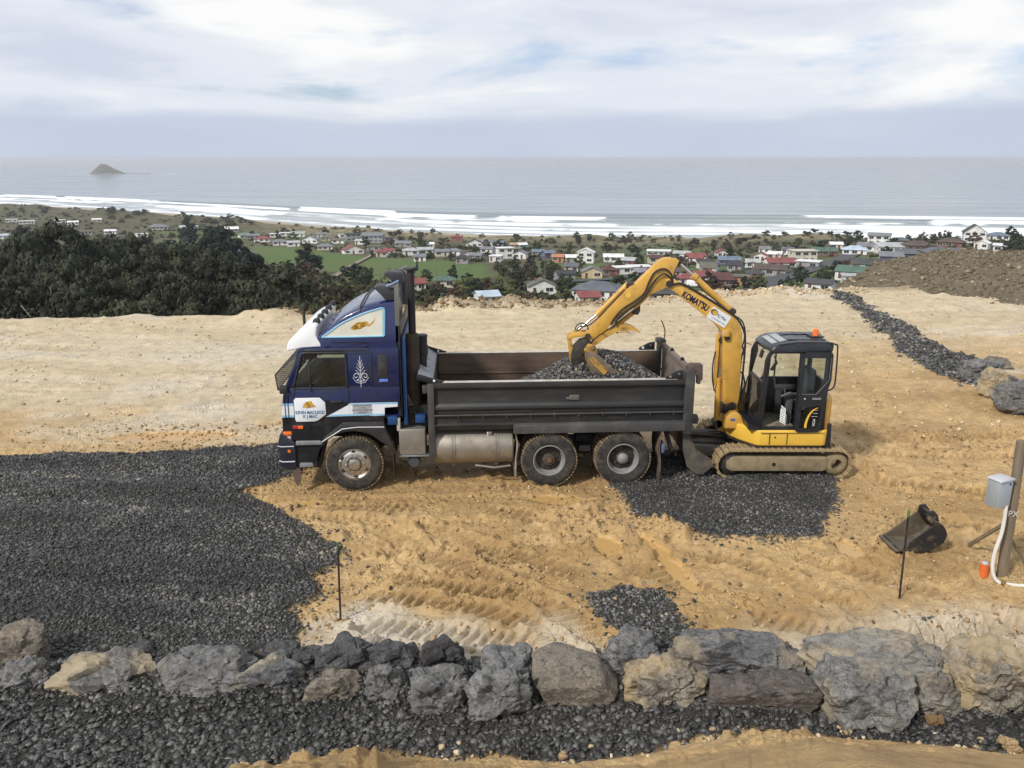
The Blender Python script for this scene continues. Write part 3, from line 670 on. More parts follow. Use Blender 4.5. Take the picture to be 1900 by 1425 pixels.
# side marker, headlight, bumper, steps
o = B().box(-1.07, -0.86, 0.008, 0.03, 1.20, 1.285, 0.02, 3).build('side_marker', BLKPL, TR)
B().box(-1.055, -0.97, 0.002, 0.02, 1.213, 1.272, 0.012).build('red_lens', LAMPR, o); B().box(-0.968, -0.875, 0.002, 0.02, 1.213, 1.272, 0.012).build('amber_lens', LAMPO, o)
for y in (0.02, W-0.32):
    o = B().box(-1.26, -1.06, y, y+0.30, 1.0, 1.18, 0.03).build('headlight', BLKPL, TR)
    B().box(-1.245, -1.085, y-0.012, y+0.28, 1.085, 1.165, 0.02).build('amber_lens', LAMPO, o); B().box(-1.275, -1.10, y-0.010, y+0.29, 1.0, 1.08, 0.025, 3).build('clear_lens', LAMPW, o)
bp = B(); pr = [(-1.33, 0.50), (-1.345, 0.95), (-1.30, 1.12), (-1.26, 1.16), (-1.20, 1.10), (-1.06, 0.98), (-1.04, 0.93), (-1.04, 0.46), (-1.20, 0.42)]
bp.prism(pr, 0.0, W, 'y', 0.035, 3); o = bp.build('bumper', pm('bumper paint', (0.018, 0.021, 0.035), 0.35, 0, 0.2, 4, (0.07, 0.06, 0.05), 3, 0.5, 0.85), TR)
B().tube([(-1.35, .0, 0.90), (-1.28, -0.006, 0.885), (-1.06, -0.006, 0.89)], 0.009, 6).build('trim_line', SILV, o)
B().tube([(-1.34, .0, 0.62), (-1.28, -0.006, 0.595), (-1.06, -0.006, 0.60)], 0.011, 6).build('trim_line', SILV, o)
B().cyl((-1.15, -0.012, 0.80), (-1.15, 0.02, 0.80), 0.028, None, 14).build('marker_lamp', LAMPO, o)
B().prism([(-1.12, 0.44), (-0.98, 0.44), (-0.98, 0.20), (-1.05, 0.09), (-1.10, 0.20)], 0.03, 0.05).build('front_flap', pm('bent brown flap', (0.10, 0.07, 0.055), 0.8), TR)
B().prism([(-1.045, 0.46), (-1.045, 1.01), (-0.55, 1.01), (-0.50, 0.90), (-0.62, 0.46)], 0.05, 0.35).build('step_well', BLKP, TR)
for x0, x1, z in ((-1.03, -0.57, 0.945), (-0.99, -0.74, 0.52)):
    B().prism([(x0, z-0.04), (x1, z-0.04), (x1+0.01, z+0.0), (x1-0.02, z+0.035), (x0+0.01, z+0.035)], 0.0, 0.30, 'y', 0.01).build('step', GALV, TR)
# front wheel arch
arch = [(-0.53, 1.03), (-0.16, 1.33), (0.56, 1.325), (0.60, 1.15), (0.78, 0.72), (0.72, 0.70), (0.55, 0.92)]
arch += [(0.66*math.cos(a), 0.53+0.63*math.sin(a)) for a in [R(q) for q in range(40, 181, 10)]]+[(-0.74, 0.46), (-0.60, 0.75)]
a_ = B(); a_.prism(arch, W-0.32, W+0.01); a_.build('wheel_arch', BLKPL, TR)
a_ = B(); a_.prism(arch, -0.01, 0.32, 'y', 0.012)
o = a_.build('wheel_arch', BLKPL, TR)
B().tube([(-0.56, -0.016, 0.965), (-0.18, -0.016, 1.205), (0.10, -0.016, 1.235), (0.57, -0.016, 1.23)], 0.009, 6).build('arch_trim', SILV, o)
B().box(0.70, 0.715, 0.0, 0.34, 0.28, 0.95).build('mud_flap', BLKPL, TR)
# roof fairing: lofted cowl
zed = spl2([(-0.62, 2.72), (-0.56, 2.85), (-0.40, 2.97), (-0.105, 3.195), (0.246, 3.37), (0.55, 3.45), (0.83, 3.49)], 4)
rowsF = []
for x, z in zed:
    r = [(x, 0.075, 2.66), (x, 0.075, z-0.02)]
    for k in range(13):
        t = k/12; y = 0.09+t*(W-0.18); e = min(t, 1-t)*2
        r.append((x-0.10*(1-e)*0+0.0, y, z+0.085*(1-(1-e)**2.2)))
    r += [(x, W-0.075, z-0.02), (x, W-0.075, 2.66)]; rowsF.append(r)
fb = B(); fb.grid(rowsF); n0 = len(rowsF[0])
fb._add(rowsF[-1], [tuple(range(n0))]); fb._add(rowsF[0], [tuple(range(n0))])
FA = fb.build('roof_fairing', NAVY, TR, R(50))
tri = spl2([(-0.455, 2.872), (-0.30, 2.985), (-0.105, 3.115), (0.246, 3.275), (0.60, 3.385)], 5)+[(0.645, 3.37), (0.655, 3.34), (0.635, 2.90), (0.62, 2.882), (0.0, 2.872)]
dc = B().prism(tri, 0.066, 0.0745).build('fairing_decal', CREAMD, FA)
tb = [(x, 0.0645, z) for x, z in tri]
B().tube(tb+[tb[0]], 0.014, 6).build('decal_border', LBLUE, dc)
cz, cx = 3.078, 0.16
ins = [(cx+(x-cx)*0.93, cz+(z-cz)*0.93) for x, z in tri]
B().tube([(x, 0.0645, z) for x, z in ins]+[(ins[0][0], 0.0645, ins[0][1])], 0.009, 6).build('decal_border', pm('pale cyan decal', (0.40, 0.62, 0.66), 0.4), dc)
kn = B()
el = lambda cx, cz, a, c_, rot, n=20: [(cx+a*math.cos(q)*math.cos(rot)-c_*math.sin(q)*math.sin(rot), cz+a*math.cos(q)*math.sin(rot)+c_*math.sin(q)*math.cos(rot)) for q in [2*math.pi*i/n for i in range(n)]]
for q in ((0.20, 3.075, 0.115, 0.062, R(18)), (0.12, 3.04, 0.075, 0.042, R(10)), (0.30, 3.10, 0.07, 0.045, R(25))): kn.prism(el(*q), 0.0625, 0.066)
kn.prism([(0.34, 3.075), (0.40, 3.115), (0.45, 3.16), (0.485, 3.215), (0.47, 3.15), (0.43, 3.10), (0.36, 3.05)], 0.0625, 0.066)
kn.build('rope_knot', GOLD, dc)
kl = B()
for q in ((0.20, 3.075, 0.085, 0.042, R(18)), (0.13, 3.045, 0.045, 0.022, R(10)), (0.27, 3.095, 0.05, 0.028, R(40)), (0.20, 3.075, 0.04, 0.055, R(18))):
    e_ = el(*q, 16); kl.tube([(x, 0.0618, z) for x, z in e_+[e_[0]]], 0.004, 4)
kl.build('knot_lines', GOLDD, dc)
# seam across the cowl, spoiler, rear trim
sm = [p for p in [(0.235, 0.071, 3.33)]+[(0.235+0.06*k/12, rowsF[17][2+k][1], rowsF[17][2+k][2]+0.004) for k in range(13)]]
B().tube(sm, 0.016, 6).build('cowl_seam', BLKPL, FA)
SPM = pm('dark grey plastic', (0.030, 0.031, 0.034), 0.5)
for y0, y1 in ((0.10, 0.46), (W-0.46, W-0.10)):
    spx = B(); spx.prism([(0.47, 3.735), (0.53, 3.765), (0.84, 3.745), (0.87, 3.58), (0.84, 3.50), (0.68, 3.50), (0.60, 3.60)], y0, y1, 'y', 0.025, 3); spx.build('roof_spoiler', SPM, TR)
GTRIM = pm('grey trim', (0.14, 0.135, 0.125), 0.6)
for y in (0.055, W-0.115): tr_ = B(); tr_.prism([(0.83, 3.06), (0.905, 3.06), (0.92, 3.84), (0.885, 3.84), (0.74, 3.76), (0.745, 3.74), (0.83, 3.735)], y, y+0.06, 'y', 0.01); tr_.build('rear_fin', GTRIM, TR)
B().tube([(0.70, 0.05, 3.765), (0.80, 0.05, 3.80), (0.915, 0.05, 3.86)], 0.014, 6).build('fin_edge', pm('pale blue edge', (0.25, 0.33, 0.55), 0.3), TR)  # sky reflected along the top edge, painted as pale blue
B().box(0.875, 0.905, 0.06, W-0.06, 1.40, 3.06, 0.01).build('rear_trim', BLKP, TR)
# white sun visor with marker lamps, roof rail clips
vs = B(); vp = spl2([(-1.075, 2.63), (-1.06, 2.75), (-0.985, 2.86), (-0.82, 2.99), (-0.60, 3.10)], 4)+[(-0.53, 3.07), (-0.56, 2.90), (-0.49, 2.78), (-0.47, 2.70), (-0.80, 2.685), (-0.95, 2.655)]
vs.prism(vp, 0.07, W-0.07, 'y', 0.035, 3); VS = vs.build('sun_visor', WHITE, TR, R(60))
for k, y in enumerate((0.30, 0.75, 1.2, 1.65, 2.1)): B().prism([(-0.66, 3.05), (-0.63, 3.145), (-0.54, 3.165), (-0.52, 3.07)], y, y+0.15, 'y', 0.01).build('marker_lamp', BLKPL, VS)
o = B(); o.tube([(-0.30, 0.05, 2.79), (0.25, 0.045, 2.80), (0.34, 0.045, 2.785)], 0.012, 6)
for x in (-0.42, 0.24): o.box(x, x+0.09, 0.05, 0.08, 2.69, 2.735, 0.008)
o.build('grab_rail', NAVY, TR)
# stone guard in front of the windscreen
sg = B(); q0 = [(-0.90, 2.58), (-1.32, 2.20), (-1.29, 1.92), (-1.15, 1.86)]
for y in (0.10, W-0.10): sg.tube([(x, y, z) for x, z in q0]+[(q0[0][0], y, q0[0][1])], 0.011, 6)
for i in range(3): sg.cyl((q0[i][0], .10, q0[i][1]), (q0[i][0], W-.10, q0[i][1]), 0.010, n=6)
SG = sg.build('stone_guard', BLKPL, TR)
sw = B()
for k in range(1, 22):
    t = k/22
    for (a, c_) in ((q0[0], q0[1]), (q0[1], q0[2])):
        if c_ is q0[2] and k % 2: continue
        x = a[0]+(c_[0]-a[0])*t; z = a[1]+(c_[1]-a[1])*t; sw.cyl((x, .10, z), (x, W-.10, z), 0.0030, n=4, cap=False)
for k in range(1, 60):
    y = 0.10+k*(W-0.2)/60; sw.tube([(q0[0][0], y, q0[0][1]), (q0[1][0], y, q0[1][1]), (q0[2][0], y, q0[2][1])], 0.0028, 4)
for k in range(1, 20):
    t = k/20; z = 2.58-0.72*t
    xl = np.interp(z, [1.86, 1.92, 2.20, 2.58], [-1.15, -1.29, -1.32, -0.90]); xr = np.interp(z, [1.86, 2.58], [-1.15, -0.90])
    if xr-xl > 0.02: sw.cyl((xl, .10, z), (xr, .10, z), 0.0030, n=4, cap=False)
    x = -1.32+0.42*t; zt = np.interp(x, [-1.32, -0.90], [2.20, 2.58]); zb = np.interp(x, [-1.32, -1.29, -1.15, -0.90], [2.2, 1.92, 1.86, 2.58]); sw.cyl((x, .10, zb), (x, .10, zt), 0.0030, n=4, cap=False)
sw.build('guard_wire', BLKPL, SG, None)
m_ = B(); m_.box(-1.24, -1.10, -0.04, 0.06, 1.88, 2.02, 0.02); m_.build('mirror', BLKPL, TR)
# cab interior
i_ = B(); i_.box(-0.30, 0.25, 0.30, 0.85, 1.42, 1.75, 0.05); i_.box(0.05, 0.28, 0.30, 0.85, 1.7, 2.35, 0.06); i_.build('seat', SEATM, TR)
i_ = B(); i_.box(-0.30, 0.25, 1.55, 2.1, 1.42, 1.75, 0.05); i_.box(0.05, 0.28, 1.55, 2.1, 1.7, 2.35, 0.06); i_.build('seat', pm('grey seat cloth', (0.13, 0.12, 0.09), 0.9), TR)
B().prism([(-1.13, 1.45), (-1.10, 1.95), (-0.85, 1.98), (-0.72, 1.85), (-0.75, 1.45)], 0.12, W-0.12, 'y', 0.03).build('dashboard', SEATM, TR)
st_ = B(); ring = [Vector((-0.62, 0.6, 1.98))+Vector((0.09*math.sin(a)*1.0, 0.23*math.cos(a), 0.19*math.sin(a))) for a in [2*math.pi*i/24 for i in range(25)]]
st_.tube(ring, 0.014, 6); st_.cyl((-0.80, .6, 1.85), (-0.62, .6, 1.98), 0.03, n=8); st_.build('steering_wheel', SEATM, TR)
B().tube([(-0.58, .05, 2.50), (-0.70, .03, 2.40), (-0.71, .02, 2.10), (-0.69, .01, 1.90)], 0.012, 6).build('mirror_arm', BLKPL, TR)
# --- exhaust stack, air intake, cab back gear
e_ = B(); e_.lathe([(0.0, 2.87), (0.11, 2.85), (0.125, 2.80), (0.125, 1.22), (0.0, 1.20)], 20, 'z', (1.09, 0.42, 0)); sil = e_.build('silencer', pm('sooty brown steel', (0.030, 0.022, 0.016), 0.8, 0, 0.4, 5, (0.09, 0.055, 0.03), 4, 0.45, 0.8), TR)
e_ = B(); e_.cyl((1.10, .42, 2.84), (1.10, .42, 4.02), 0.066, n=18); e_.cyl((1.10, .42, 4.00), (1.10, .42, 4.025), 0.115, n=18); EX = e_.build('exhaust_pipe', pm('black steel pipe', (0.014, 0.013, 0.012), 0.6, 0, 0.3, 4), TR)
f_ = B(); f_.prism([(1.15, 3.97), (1.24, 3.99), (1.235, 4.18), (1.215, 4.185), (1.20, 4.05), (1.12, 4.03)], 0.36, 0.48); f_.build('rain_flap', BLKPL, EX)
e_ = B(); e_.lathe([(0.0, 2.74), (0.10, 2.74), (0.115, 2.71), (0.10, 2.69), (0.10, 2.38), (0.085, 2.36), (0.085, 1.5), (0, 1.5)], 18, 'z', (1.24, 0.85, 0)); e_.build('air_cleaner', BLKPL, TR)
B().box(0.92, 0.985, 0.12, W-0.12, 1.22, 2.82, 0.01).build('back_rack', BLUE2, TR)
k_ = B(); k_.box(0.98, 1.38, 0.30, 2.1, 1.10, 1.52); k_.box(1.03, 1.30, 1.2, 2.0, 1.5, 2.3, 0.02); k_.cyl((1.0, .5, 1.2), (1.36, .5, 1.2), 0.12); k_.build('transmission_gear', CHAS, TR)
B().box(1.12, 1.30, 0.16, 0.30, 1.24, 1.38, 0.01).build('relay_box', BLUE2, TR)
B().box(0.63, 0.80, 0.04, 0.25, 1.25, 1.40, 0.01).build('wash_tank', BLUE2, TR); B().box(0.79, 0.85, 0.06, 0.2, 1.12, 1.36, 0.01).build('filter_bottle', pm('pale plastic', (0.40, 0.39, 0.33), 0.6), TR)
hs_ = B()
for k in range(5): hs_.tube([(0.90, .2+.03*k, 2.15-.1*k), (0.96+.03*k, .14, 1.85-.06*k), (1.0, .2, 1.55), (1.05+.05*k, .3, 1.3)], 0.012, 6, 5)
hs_.build('hose', BLKPL, TR)
# --- chassis, tanks
c_ = B()
for y in (0.72, 1.60): c_.box(-1.0, 6.1, y, y+0.08, 0.82, 1.08)
for x in (1.6, 2.9, 4.25, 5.9): c_.box(x, x+0.1, 0.72, 1.68, 0.85, 1.02)
c_.cyl((0, 0.3, .53), (0, W-.3, .53), 0.07); c_.box(-0.2, 1.2, .85, 1.55, .55, 1.2, .05)
for x in (3.565, 4.94): c_.cyl((x, 0.3, .5), (x, W-.3, .5), 0.10); c_.cyl((x-.22, 1.2, .52), (x+.22, 1.2, .52), 0.24)
c_.cyl((1.0, 1.2, .75), (3.5, 1.2, .55), 0.06); c_.box(3.7, 4.8, .55, .68, .62, .80, .02); c_.box(4.1, 4.4, .5, .75, .45, .85, .03); c_.box(4.15, 4.35, .2, .6, .62, .72)
c_.build('chassis', CHAS, TR)
B().box(0.82, 1.30, 0.06, 0.55, 0.66, 1.15, 0.018, 3).build('tool_box', ALUB, TR)
B().box(0.80, 1.42, 0.06, 0.6, 0.62, 0.655, 0.006).build('tank_bracket', GALV, TR)
B().lathe([(0, -0.02), (0.09, -0.02), (0.115, 0.03), (0.115, 0.55), (0, 0.57)], 20, 'y', (1.08, 0.12, 0.50)).build('air_tank', pm('grey tank', (0.05, 0.055, 0.065), 0.5), TR)
ft = B(); ft.lathe([(0, 0), (0.30, 0.0), (0.33, 0.02), (0.335, 0.05), (0.335, 1.40), (0.33, 1.43), (0.30, 1.45), (0, 1.45)], 36, 'x', (1.455, 0.36, 0.735)); FT = ft.build('fuel_tank', ALU, TR)
for x in (1.76, 2.56):
    t_ = B(); t_.lathe([(0.337, 0), (0.348, 0), (0.348, 0.028), (0.337, 0.028)], 36, 'x', (x, 0.36, 0.735), True); t_.lathe([(0.337, 0.045), (0.348, 0.045), (0.348, 0.073), (0.337, 0.073)], 36, 'x', (x, 0.36, 0.735), True); t_.box(x, x+0.07, 0.25, 0.47, 0.36, 0.40, 0.01)
    t_.build('tank_strap', ALUB, FT)
B().cyl((2.47, 0.18, 1.0), (2.47, 0.13, 1.075), 0.055, n=16, bev=0.008).build('fuel_cap', CHROME, FT)
B().tube([(2.2, .1, .42), (2.55, .05, .385), (2.85, .1, .40)], 0.02, 8).build('outlet_pipe', ALUB, FT)
# --- wheels
def tyre_parts(root, c, y0, dirn=1):
    pr = [(0.300, 0.03), (0.315, 0.010), (0.36, 0.0), (0.44, 0.004), (0.485, 0.022), (0.505, 0.05), (0.512, 0.09), (0.512, 0.21), (0.505, 0.24), (0.485, 0.262), (0.44, 0.28), (0.36, 0.285), (0.30, 0.26)]
    t = B().lathe(pr, 56, 'y', (0, 0, 0)).build('tyre', TYRE, root)
    tb = B()
    for k in range(52):
        for (ya, yb, off) in ((0.030, 0.10, 0), (0.185, 0.255, 0.5), (0.108, 0.177, 0.25)):
            a = 2*math.pi*(k+off)/52; m = Matrix.Rotation(-a, 4, 'Y')
            tb._add([(x, y, z) for x in (-0.021, 0.021) for y in (ya, yb) for z in (0.497 if ya != .108 else 0.505, 0.522 if ya != .108 else 0.527)], [(0, 1, 3, 2), (4, 6, 7, 5), (0, 4, 5, 1), (2, 3, 7, 6), (0, 2, 6, 4), (1, 5, 7, 3)], 0, 2, m)
    tb.build('tread_block', TREAD, t, None)
def front_wheel(y_in):
    w_ = empty('front_wheel'); w_.empty_display_size = 0.1
    tyre_parts(w_, None, 0)
    r = B().lathe([(0.305, 0.045), (0.298, 0.02), (0.285, 0.018), (0.275, 0.05), (0.262, 0.060), (0.215, 0.035), (0.19, 0.028), (0.11, 0.022), (0.11, -0.002), (0.10, -0.018), (0.06, -0.030), (0, -0.033)], 44, 'y').build('rim', CHROME, w_)
    for k in range(10):
        a = 2*math.pi*k/10+0.16
        B().cyl((0.155*math.cos(a), -0.005, 0.155*math.sin(a)), (0.155*math.cos(a), 0.03, 0.155*math.sin(a)), 0.017, 0.021, 8).build('wheel_nut', CHROME, r)
    for k in range(6):
        a = 2*math.pi*k/6+0.4; p = []
        for i in range(14):
            q = 2*math.pi*i/14; rr = 0.237+0.018*math.cos(q); aa = a+0.16*math.sin(q); p.append((rr*math.cos(aa), rr*math.sin(aa)))
        B().prism(p, 0.036, 0.06).build('vent_hole', CHAS, r)
    rg = B().lathe([(0.14, 0.028), (0.118, 0.016), (0.112, 0.030)], 36, 'y').build('hub_ring', CHAS, r)
    return w_
def rear_wheel(cap):
    w_ = empty('rear_wheel')
    tyre_parts(w_, None, 0)
    r = B().lathe([(0.305, 0.045), (0.30, 0.012), (0.285, 0.008), (0.272, 0.03), (0.262, 0.075), (0.250, 0.135), (0.235, 0.15)], 44, 'y').build('rim', RIMG, w_)
    f_ = B().lathe([(0.236, 0.149), (0.20, 0.135), (0.125, 0.13), (0.12, 0.10), (0.10, 0.045), (0.07, 0.015 if cap else 0.04), (0.045, -0.0 if cap else 0.035), (0, -0.006 if cap else 0.035)], 40, 'y').build('wheel_disc', RIMD, w_)
    for k in range(6):
        a = 2*math.pi*k/6+0.7; p = []
        for i in range(12):
            q = 2*math.pi*i/12; rr = 0.19+0.026*math.cos(q); aa = a+0.17*math.sin(q); p.append((rr*math.cos(aa), rr*math.sin(aa)))
        B().prism(p, 0.125, 0.14).build('vent_hole', CHAS, f_)
    for k in range(10):
        a = 2*math.pi*k/10; B().cyl((0.148*math.cos(a), 0.10, 0.148*math.sin(a)), (0.148*math.cos(a), 0.14, 0.148*math.sin(a)), 0.014, None, 6).build('wheel_nut', RIMD, f_)
    B().lathe([(0.105, 0.05), (0.085, 0.02 if cap else 0.045), (0.05, -0.002 if cap else 0.04), (0.0, -0.008 if cap else 0.04)], 28, 'y').build('hub_cap', RIMG if cap else pm('worn hub', (0.16, 0.14, 0.12), 0.6, 0.2, 0.2, 12), f_)
    if not cap: B().cyl((0, 0.02, 0), (0, 0.06, 0), 0.045, None, 18).build('hub_centre', pm('rust brown hub', (0.14, 0.07, 0.035), 0.8), f_)
    return w_
ZW = 0.512
def put(wh, x, y, flip=False, parent=None):
    wh.parent = TR; wh.location = (x, y, ZW); wh.rotation_euler = (0, random.Random(int(x*99)).uniform(0, 6), math.pi if flip else 0)
# a wheel is a part of the truck: tyre, rim and so on hang under the truck as wheel > tyre, rim
def as_part(wh):
    """turn the wheel's empty into its tyre mesh so that wheel > rim, tread"""
    return wh
fw = front_wheel(0)
rw1 = rear_wheel(False); rw2 = rear_wheel(True)
for wh, x in ((fw, 0.0), (rw1, 3.565), (rw2, 4.94)): put(wh, x, 0.0)
def plain(src, x, y, flip):
    o = bpy.data.objects.new('wheel', None); COL.objects.link(o); o.parent = TR; o.location = (x, y, ZW); o.rotation_euler = (0, 0.3*x, math.pi if flip else 0)
    for ch in src.children:
        c = ch.copy(); COL.objects.link(c); c.parent = o
        for g in ch.children:
            if g.name.startswith('tread'): d = g.copy(); COL.objects.link(d); d.parent = c
plain(fw, 0.0, W, True)
for s_, x in ((rw1, 3.565), (rw2, 4.94)): plain(s_, x, W, True); plain(s_, x, 0.34, False); plain(s_, x, W-0.34, True)
# --- tipping tray
t_ = B(); X0, X1 = 1.47, 6.03
sec = [(0.0, 2.03), (0.0, 1.93), (.06, 1.905), (.06, 1.62), (.015, 1.575), (.015, 1.525), (.05, 1.495), (.05, 1.14), (.10, 1.14), (.10, 2.03)]
t_.prism(sec, X0, X1, 'x', 0.006); t_.prism([(W-y, z) for y, z in sec], X0, X1, 'x', 0.006)
t_.box(X0, X1, 0.10, W-0.10, 1.10, 1.17)
TRAY = t_.build('tray', BODYG, TR)
B().prism([(.05, 1.245), (-.012, 1.205), (-.03, 1.06), (-.018, 1.055), (.10, 1.10)], 2.90, 6.06, 'x', 0.004).build('lower_lip', BODYL, TR)
B().prism([(.05, 1.26), (.0, 1.23), (.045, 1.16)], X0+.01, 2.90, 'x').build('lower_lip', BODYG, TR)
B().box(X0+0.16, X1-0.16, -0.004, 0.104, 2.0305, 2.041, 0.003).build('top_edge', EDGE, TR)
B().box(X0, X1, W-0.104, W+0.004, 2.0305, 2.040, 0.003).build('top_edge', EDGE, TR)
rl = B(); rl.cyl((X0, .012, 1.415), (X1-.02, .012, 1.415), 0.017, n=8)
RL = rl.build('tie_rail', BODYL, TR)
for k in range(10): B().box(1.895+k*0.437, 1.915+k*0.437, -0.012, 0.05, 1.365, 1.435, 0.004).build('rail_hook', BODYL, RL)
B().box(X0+.02, X1, W-0.112, W-0.1005, 1.17, 2.02).build('inner_wall', RUST, TR); B().box(X0+.02, X1, 0.1005, 0.112, 1.17, 2.02).build('inner_wall', RUST, TR)
B().box(X0+.02, X1, W-0.135, W-0.112, 1.60, 1.64, 0.005).build('wear_strip', RUST, TR)
sh_ = B(); sh_.box(3.92, 4.10, 0.035, 0.062, 1.665, 1.76, 0.006); sh_.box(3.86, 3.97, 0.03, 0.062, 1.68, 1.72, 0.004); sh_.cyl((4.05, .025, 1.72), (4.05, .06, 1.72), .02, n=10); sh_.build('latch', pm('dusty latch', (0.11, 0.10, 0.085), 0.7), TR)
# front: headboard, folded guard, gussets and post
B().box(1.40, 1.47, 0.02, W-0.02, 1.12, 2.03, 0.005).build('headboard', BODYG, TR)
B().prism([(1.47, 2.02), (1.20, 2.20), (1.195, 2.185), (1.455, 1.985)], 0.03, W-0.03).build('cab_guard', GALV, TR)
for y in (0.0, W-0.03):
    g_ = B(); g_.prism([(1.17, 2.09), (1.18, 2.185), (1.24, 2.19), (1.66, 2.055), (1.66, 2.035), (1.45, 2.02)], y, y+0.03, 'y', 0.004); G_ = g_.build('gusset', BLKP, TR)
    B().cyl((1.485, y-0.006, 2.075), (1.485, y+0.036, 2.075), 0.021, n=14).build('pin', WHITE, G_)
    g_ = B(); g_.prism([(5.66, 2.04), (5.66, 2.085), (5.86, 2.19), (5.99, 2.21), (5.99, 2.04)], y, y+0.03, 'y', 0.004); G_ = g_.build('gusset', BLKP, TR)
    B().cyl((5.74, y-0.006, 2.09), (5.74, y+0.036, 2.09), 0.024, n=14).build('pin', WHITE if y > 1 else GALV, G_); B().cyl((5.90, y-0.006, 2.14), (5.90, y+0.036, 2.14), 0.016, n=12).build('pin', GALV, G_)
p_ = B(); p_.box(1.36, 1.475, -0.008, 0.12, 0.62, 2.02, 0.008); p_.box(1.27, 1.36, .0, .12, 1.84, 1.98, .006); p_.build('front_post', BODYL, TR); B().box(1.36, 1.475, W-.12, W+.008, 1.1, 2.02, 0.008).build('front_post', BODYL, TR)
p_ = B(); p_.prism([(6.02, 1.02), (6.03, 2.14), (6.05, 2.20), (6.20, 2.20), (6.20, 0.99), (6.08, 0.98)], -0.012, 0.13, 'y', 0.008); p_.prism([(6.02, 1.02), (6.03, 2.14), (6.05, 2.22), (6.12, 2.22), (6.12, 0.99), (6.08, 0.98)], W-.13, W+.012, 'y', 0.008); p_.build('rear_post', BODYL, TR)
tg_ = B(); tg_.box(6.13, 6.18, 0.14, W-0.10, 1.06, 2.16, 0.006); tg_.box(6.11, 6.20, 0.14, W-0.10, 2.09, 2.20, 0.012); tg_.box(6.12, 6.132, 0.14, W-0.1, 1.62, 1.66); TG = tg_.build('tailgate', pm('worn tailgate steel', (0.155, 0.125, 0.10), 0.65, 0, 0.3, 3, (0.07, 0.06, 0.05), 3, 0.45, 0.8), TR)
for y in (0.75, 1.55): B().prism([(6.11, 2.20), (6.20, 2.20), (6.17, 2.26), (6.14, 2.26)], y, y+0.05).build('tailgate_lug', BLKP, TG)
h_ = B(); h_.prism([(6.05, 2.12), (6.06, 2.27), (6.12, 2.31), (6.33, 2.30), (6.34, 2.02), (6.27, 1.96), (6.24, 2.10)], 0.0, 0.16, 'y', 0.012); h_.cyl((6.16, -.02, 2.22), (6.16, .18, 2.22), .035, n=14); h_.box(6.25, 6.31, .02, .14, 1.93, 2.02, .01); h_.build('tailgate_hinge', pm('brown worn steel', (0.075, 0.055, 0.045), 0.7, 0, 0.3, 8), TR)
h_ = B(); h_.prism([(6.0, 2.20), (6.0, 2.30), (6.10, 2.31), (6.20, 2.27), (6.20, 2.21)], W-.14, W+.02, 'y', 0.012); h_.build('tailgate_hinge', BODYL, TR)
B().tube([(6.18, W-.02, 2.22), (6.19, W-.02, 2.42), (6.15, W-.02, 2.56), (6.10, W-.02, 2.66)], 0.013, 6, 4).build('bent_rod', pm('rusty rod', (0.10, 0.06, 0.035), 0.8), TR)
o = B(); o.box(6.20, 6.30, .0, .12, 1.18, 1.34, .01); o.cyl((6.26, -.02, 1.27), (6.26, .1, 1.27), .05, n=12); o.build('tailgate_latch', CHAS, TR)
# mudguards and flaps
mg = B(); mg.box(2.93, 5.62, 0.02, 0.62, 1.055, 1.075); mg.box(2.93, 5.62, W-.62, W-.02, 1.055, 1.075); mg.build('mudguard', CHAS, TR)
fl = B(); pts = [(2.96, 1.04), (2.985, 0.80), (2.955, 0.55), (2.96, 0.22), (2.925, 0.20), (2.94, 0.55), (2.965, 0.80), (2.94, 1.04)]
fl.prism(pts, 0.03, 0.60); fl.build('mud_flap', pm('pale worn flap', (0.34, 0.31, 0.25), 0.8, 0, 0.3, 5, (0.05, 0.045, 0.04), 5, 0.45, 0.7), TR)
fl = B(); fl.prism([(5.62, 1.03), (5.60, 0.70), (5.64, 0.35), (5.62, 0.09), (5.645, 0.09), (5.665, 0.35), (5.63, 0.70), (5.645, 1.03)], 0.04, 0.64); fl.build('mud_flap', pm('muddy flap', (0.075, 0.06, 0.045), 0.85, 0, 0.3, 6, CLAY, 5, 0.5, 0.75), TR)
l_ = B(); l_.box(5.66, 5.72, .05, .5, .60, .78, .015); l_.build('tail_lamp', pm('lamp housing', (0.10, 0.13, 0.24), 0.5), TR)
B().prism([(5.72, 1.0), (5.80, .98), (5.93, .62), (5.86, .58)], .2, .3).build('tow_bracket', CHAS, TR)
B().cyl((6.0, .3, 1.0), (6.0, .3, .45), .008, n=6).build('trailing_chain', pm('rusty chain', (0.16, 0.07, 0.035), 0.8), TR)
# ================================================================== mini excavator loading the tray
EXC = empty('mini_excavator', (5.14, 15.60, 0.0), 0, 'yellow mini excavator with black cab, its bucket reaching into the truck tray', 'excavator')
YEL = pm('faded yellow paint', (0.56, 0.315, 0.055), 0.45, 0, 0.10, 3, (0.20, 0.115, 0.04), 3.5, 0.50, 0.82, coat=0.1)
YELB = pm('bright yellow panel', (0.72, 0.44, 0.06), 0.4, 0, 0.06, 3, (0.42, 0.26, 0.06), 2, 0.6, 1.0, coat=0.2)
YELW = pm('worn yellow', (0.50, 0.28, 0.05), 0.55, 0, 0.15, 5, (0.05, 0.036, 0.022), 6, 0.46, 0.66)
CABB = pm('cab black', (0.014, 0.015, 0.018), 0.38, 0, 0.2, 4, (0.05, 0.045, 0.04), 3, 0.55, 0.95)
CABR = pm('cab roof', (0.022, 0.024, 0.030), 0.28, 0, 0.2, 4, (0.07, 0.065, 0.06), 3, 0.6, 1.0)
MUDT = pm('mud caked steel', (0.235, 0.165, 0.085), 0.95, 0, 0.3, 7, (0.34, 0.25, 0.14), 6, 0.42, 0.7, 0.5, 35)
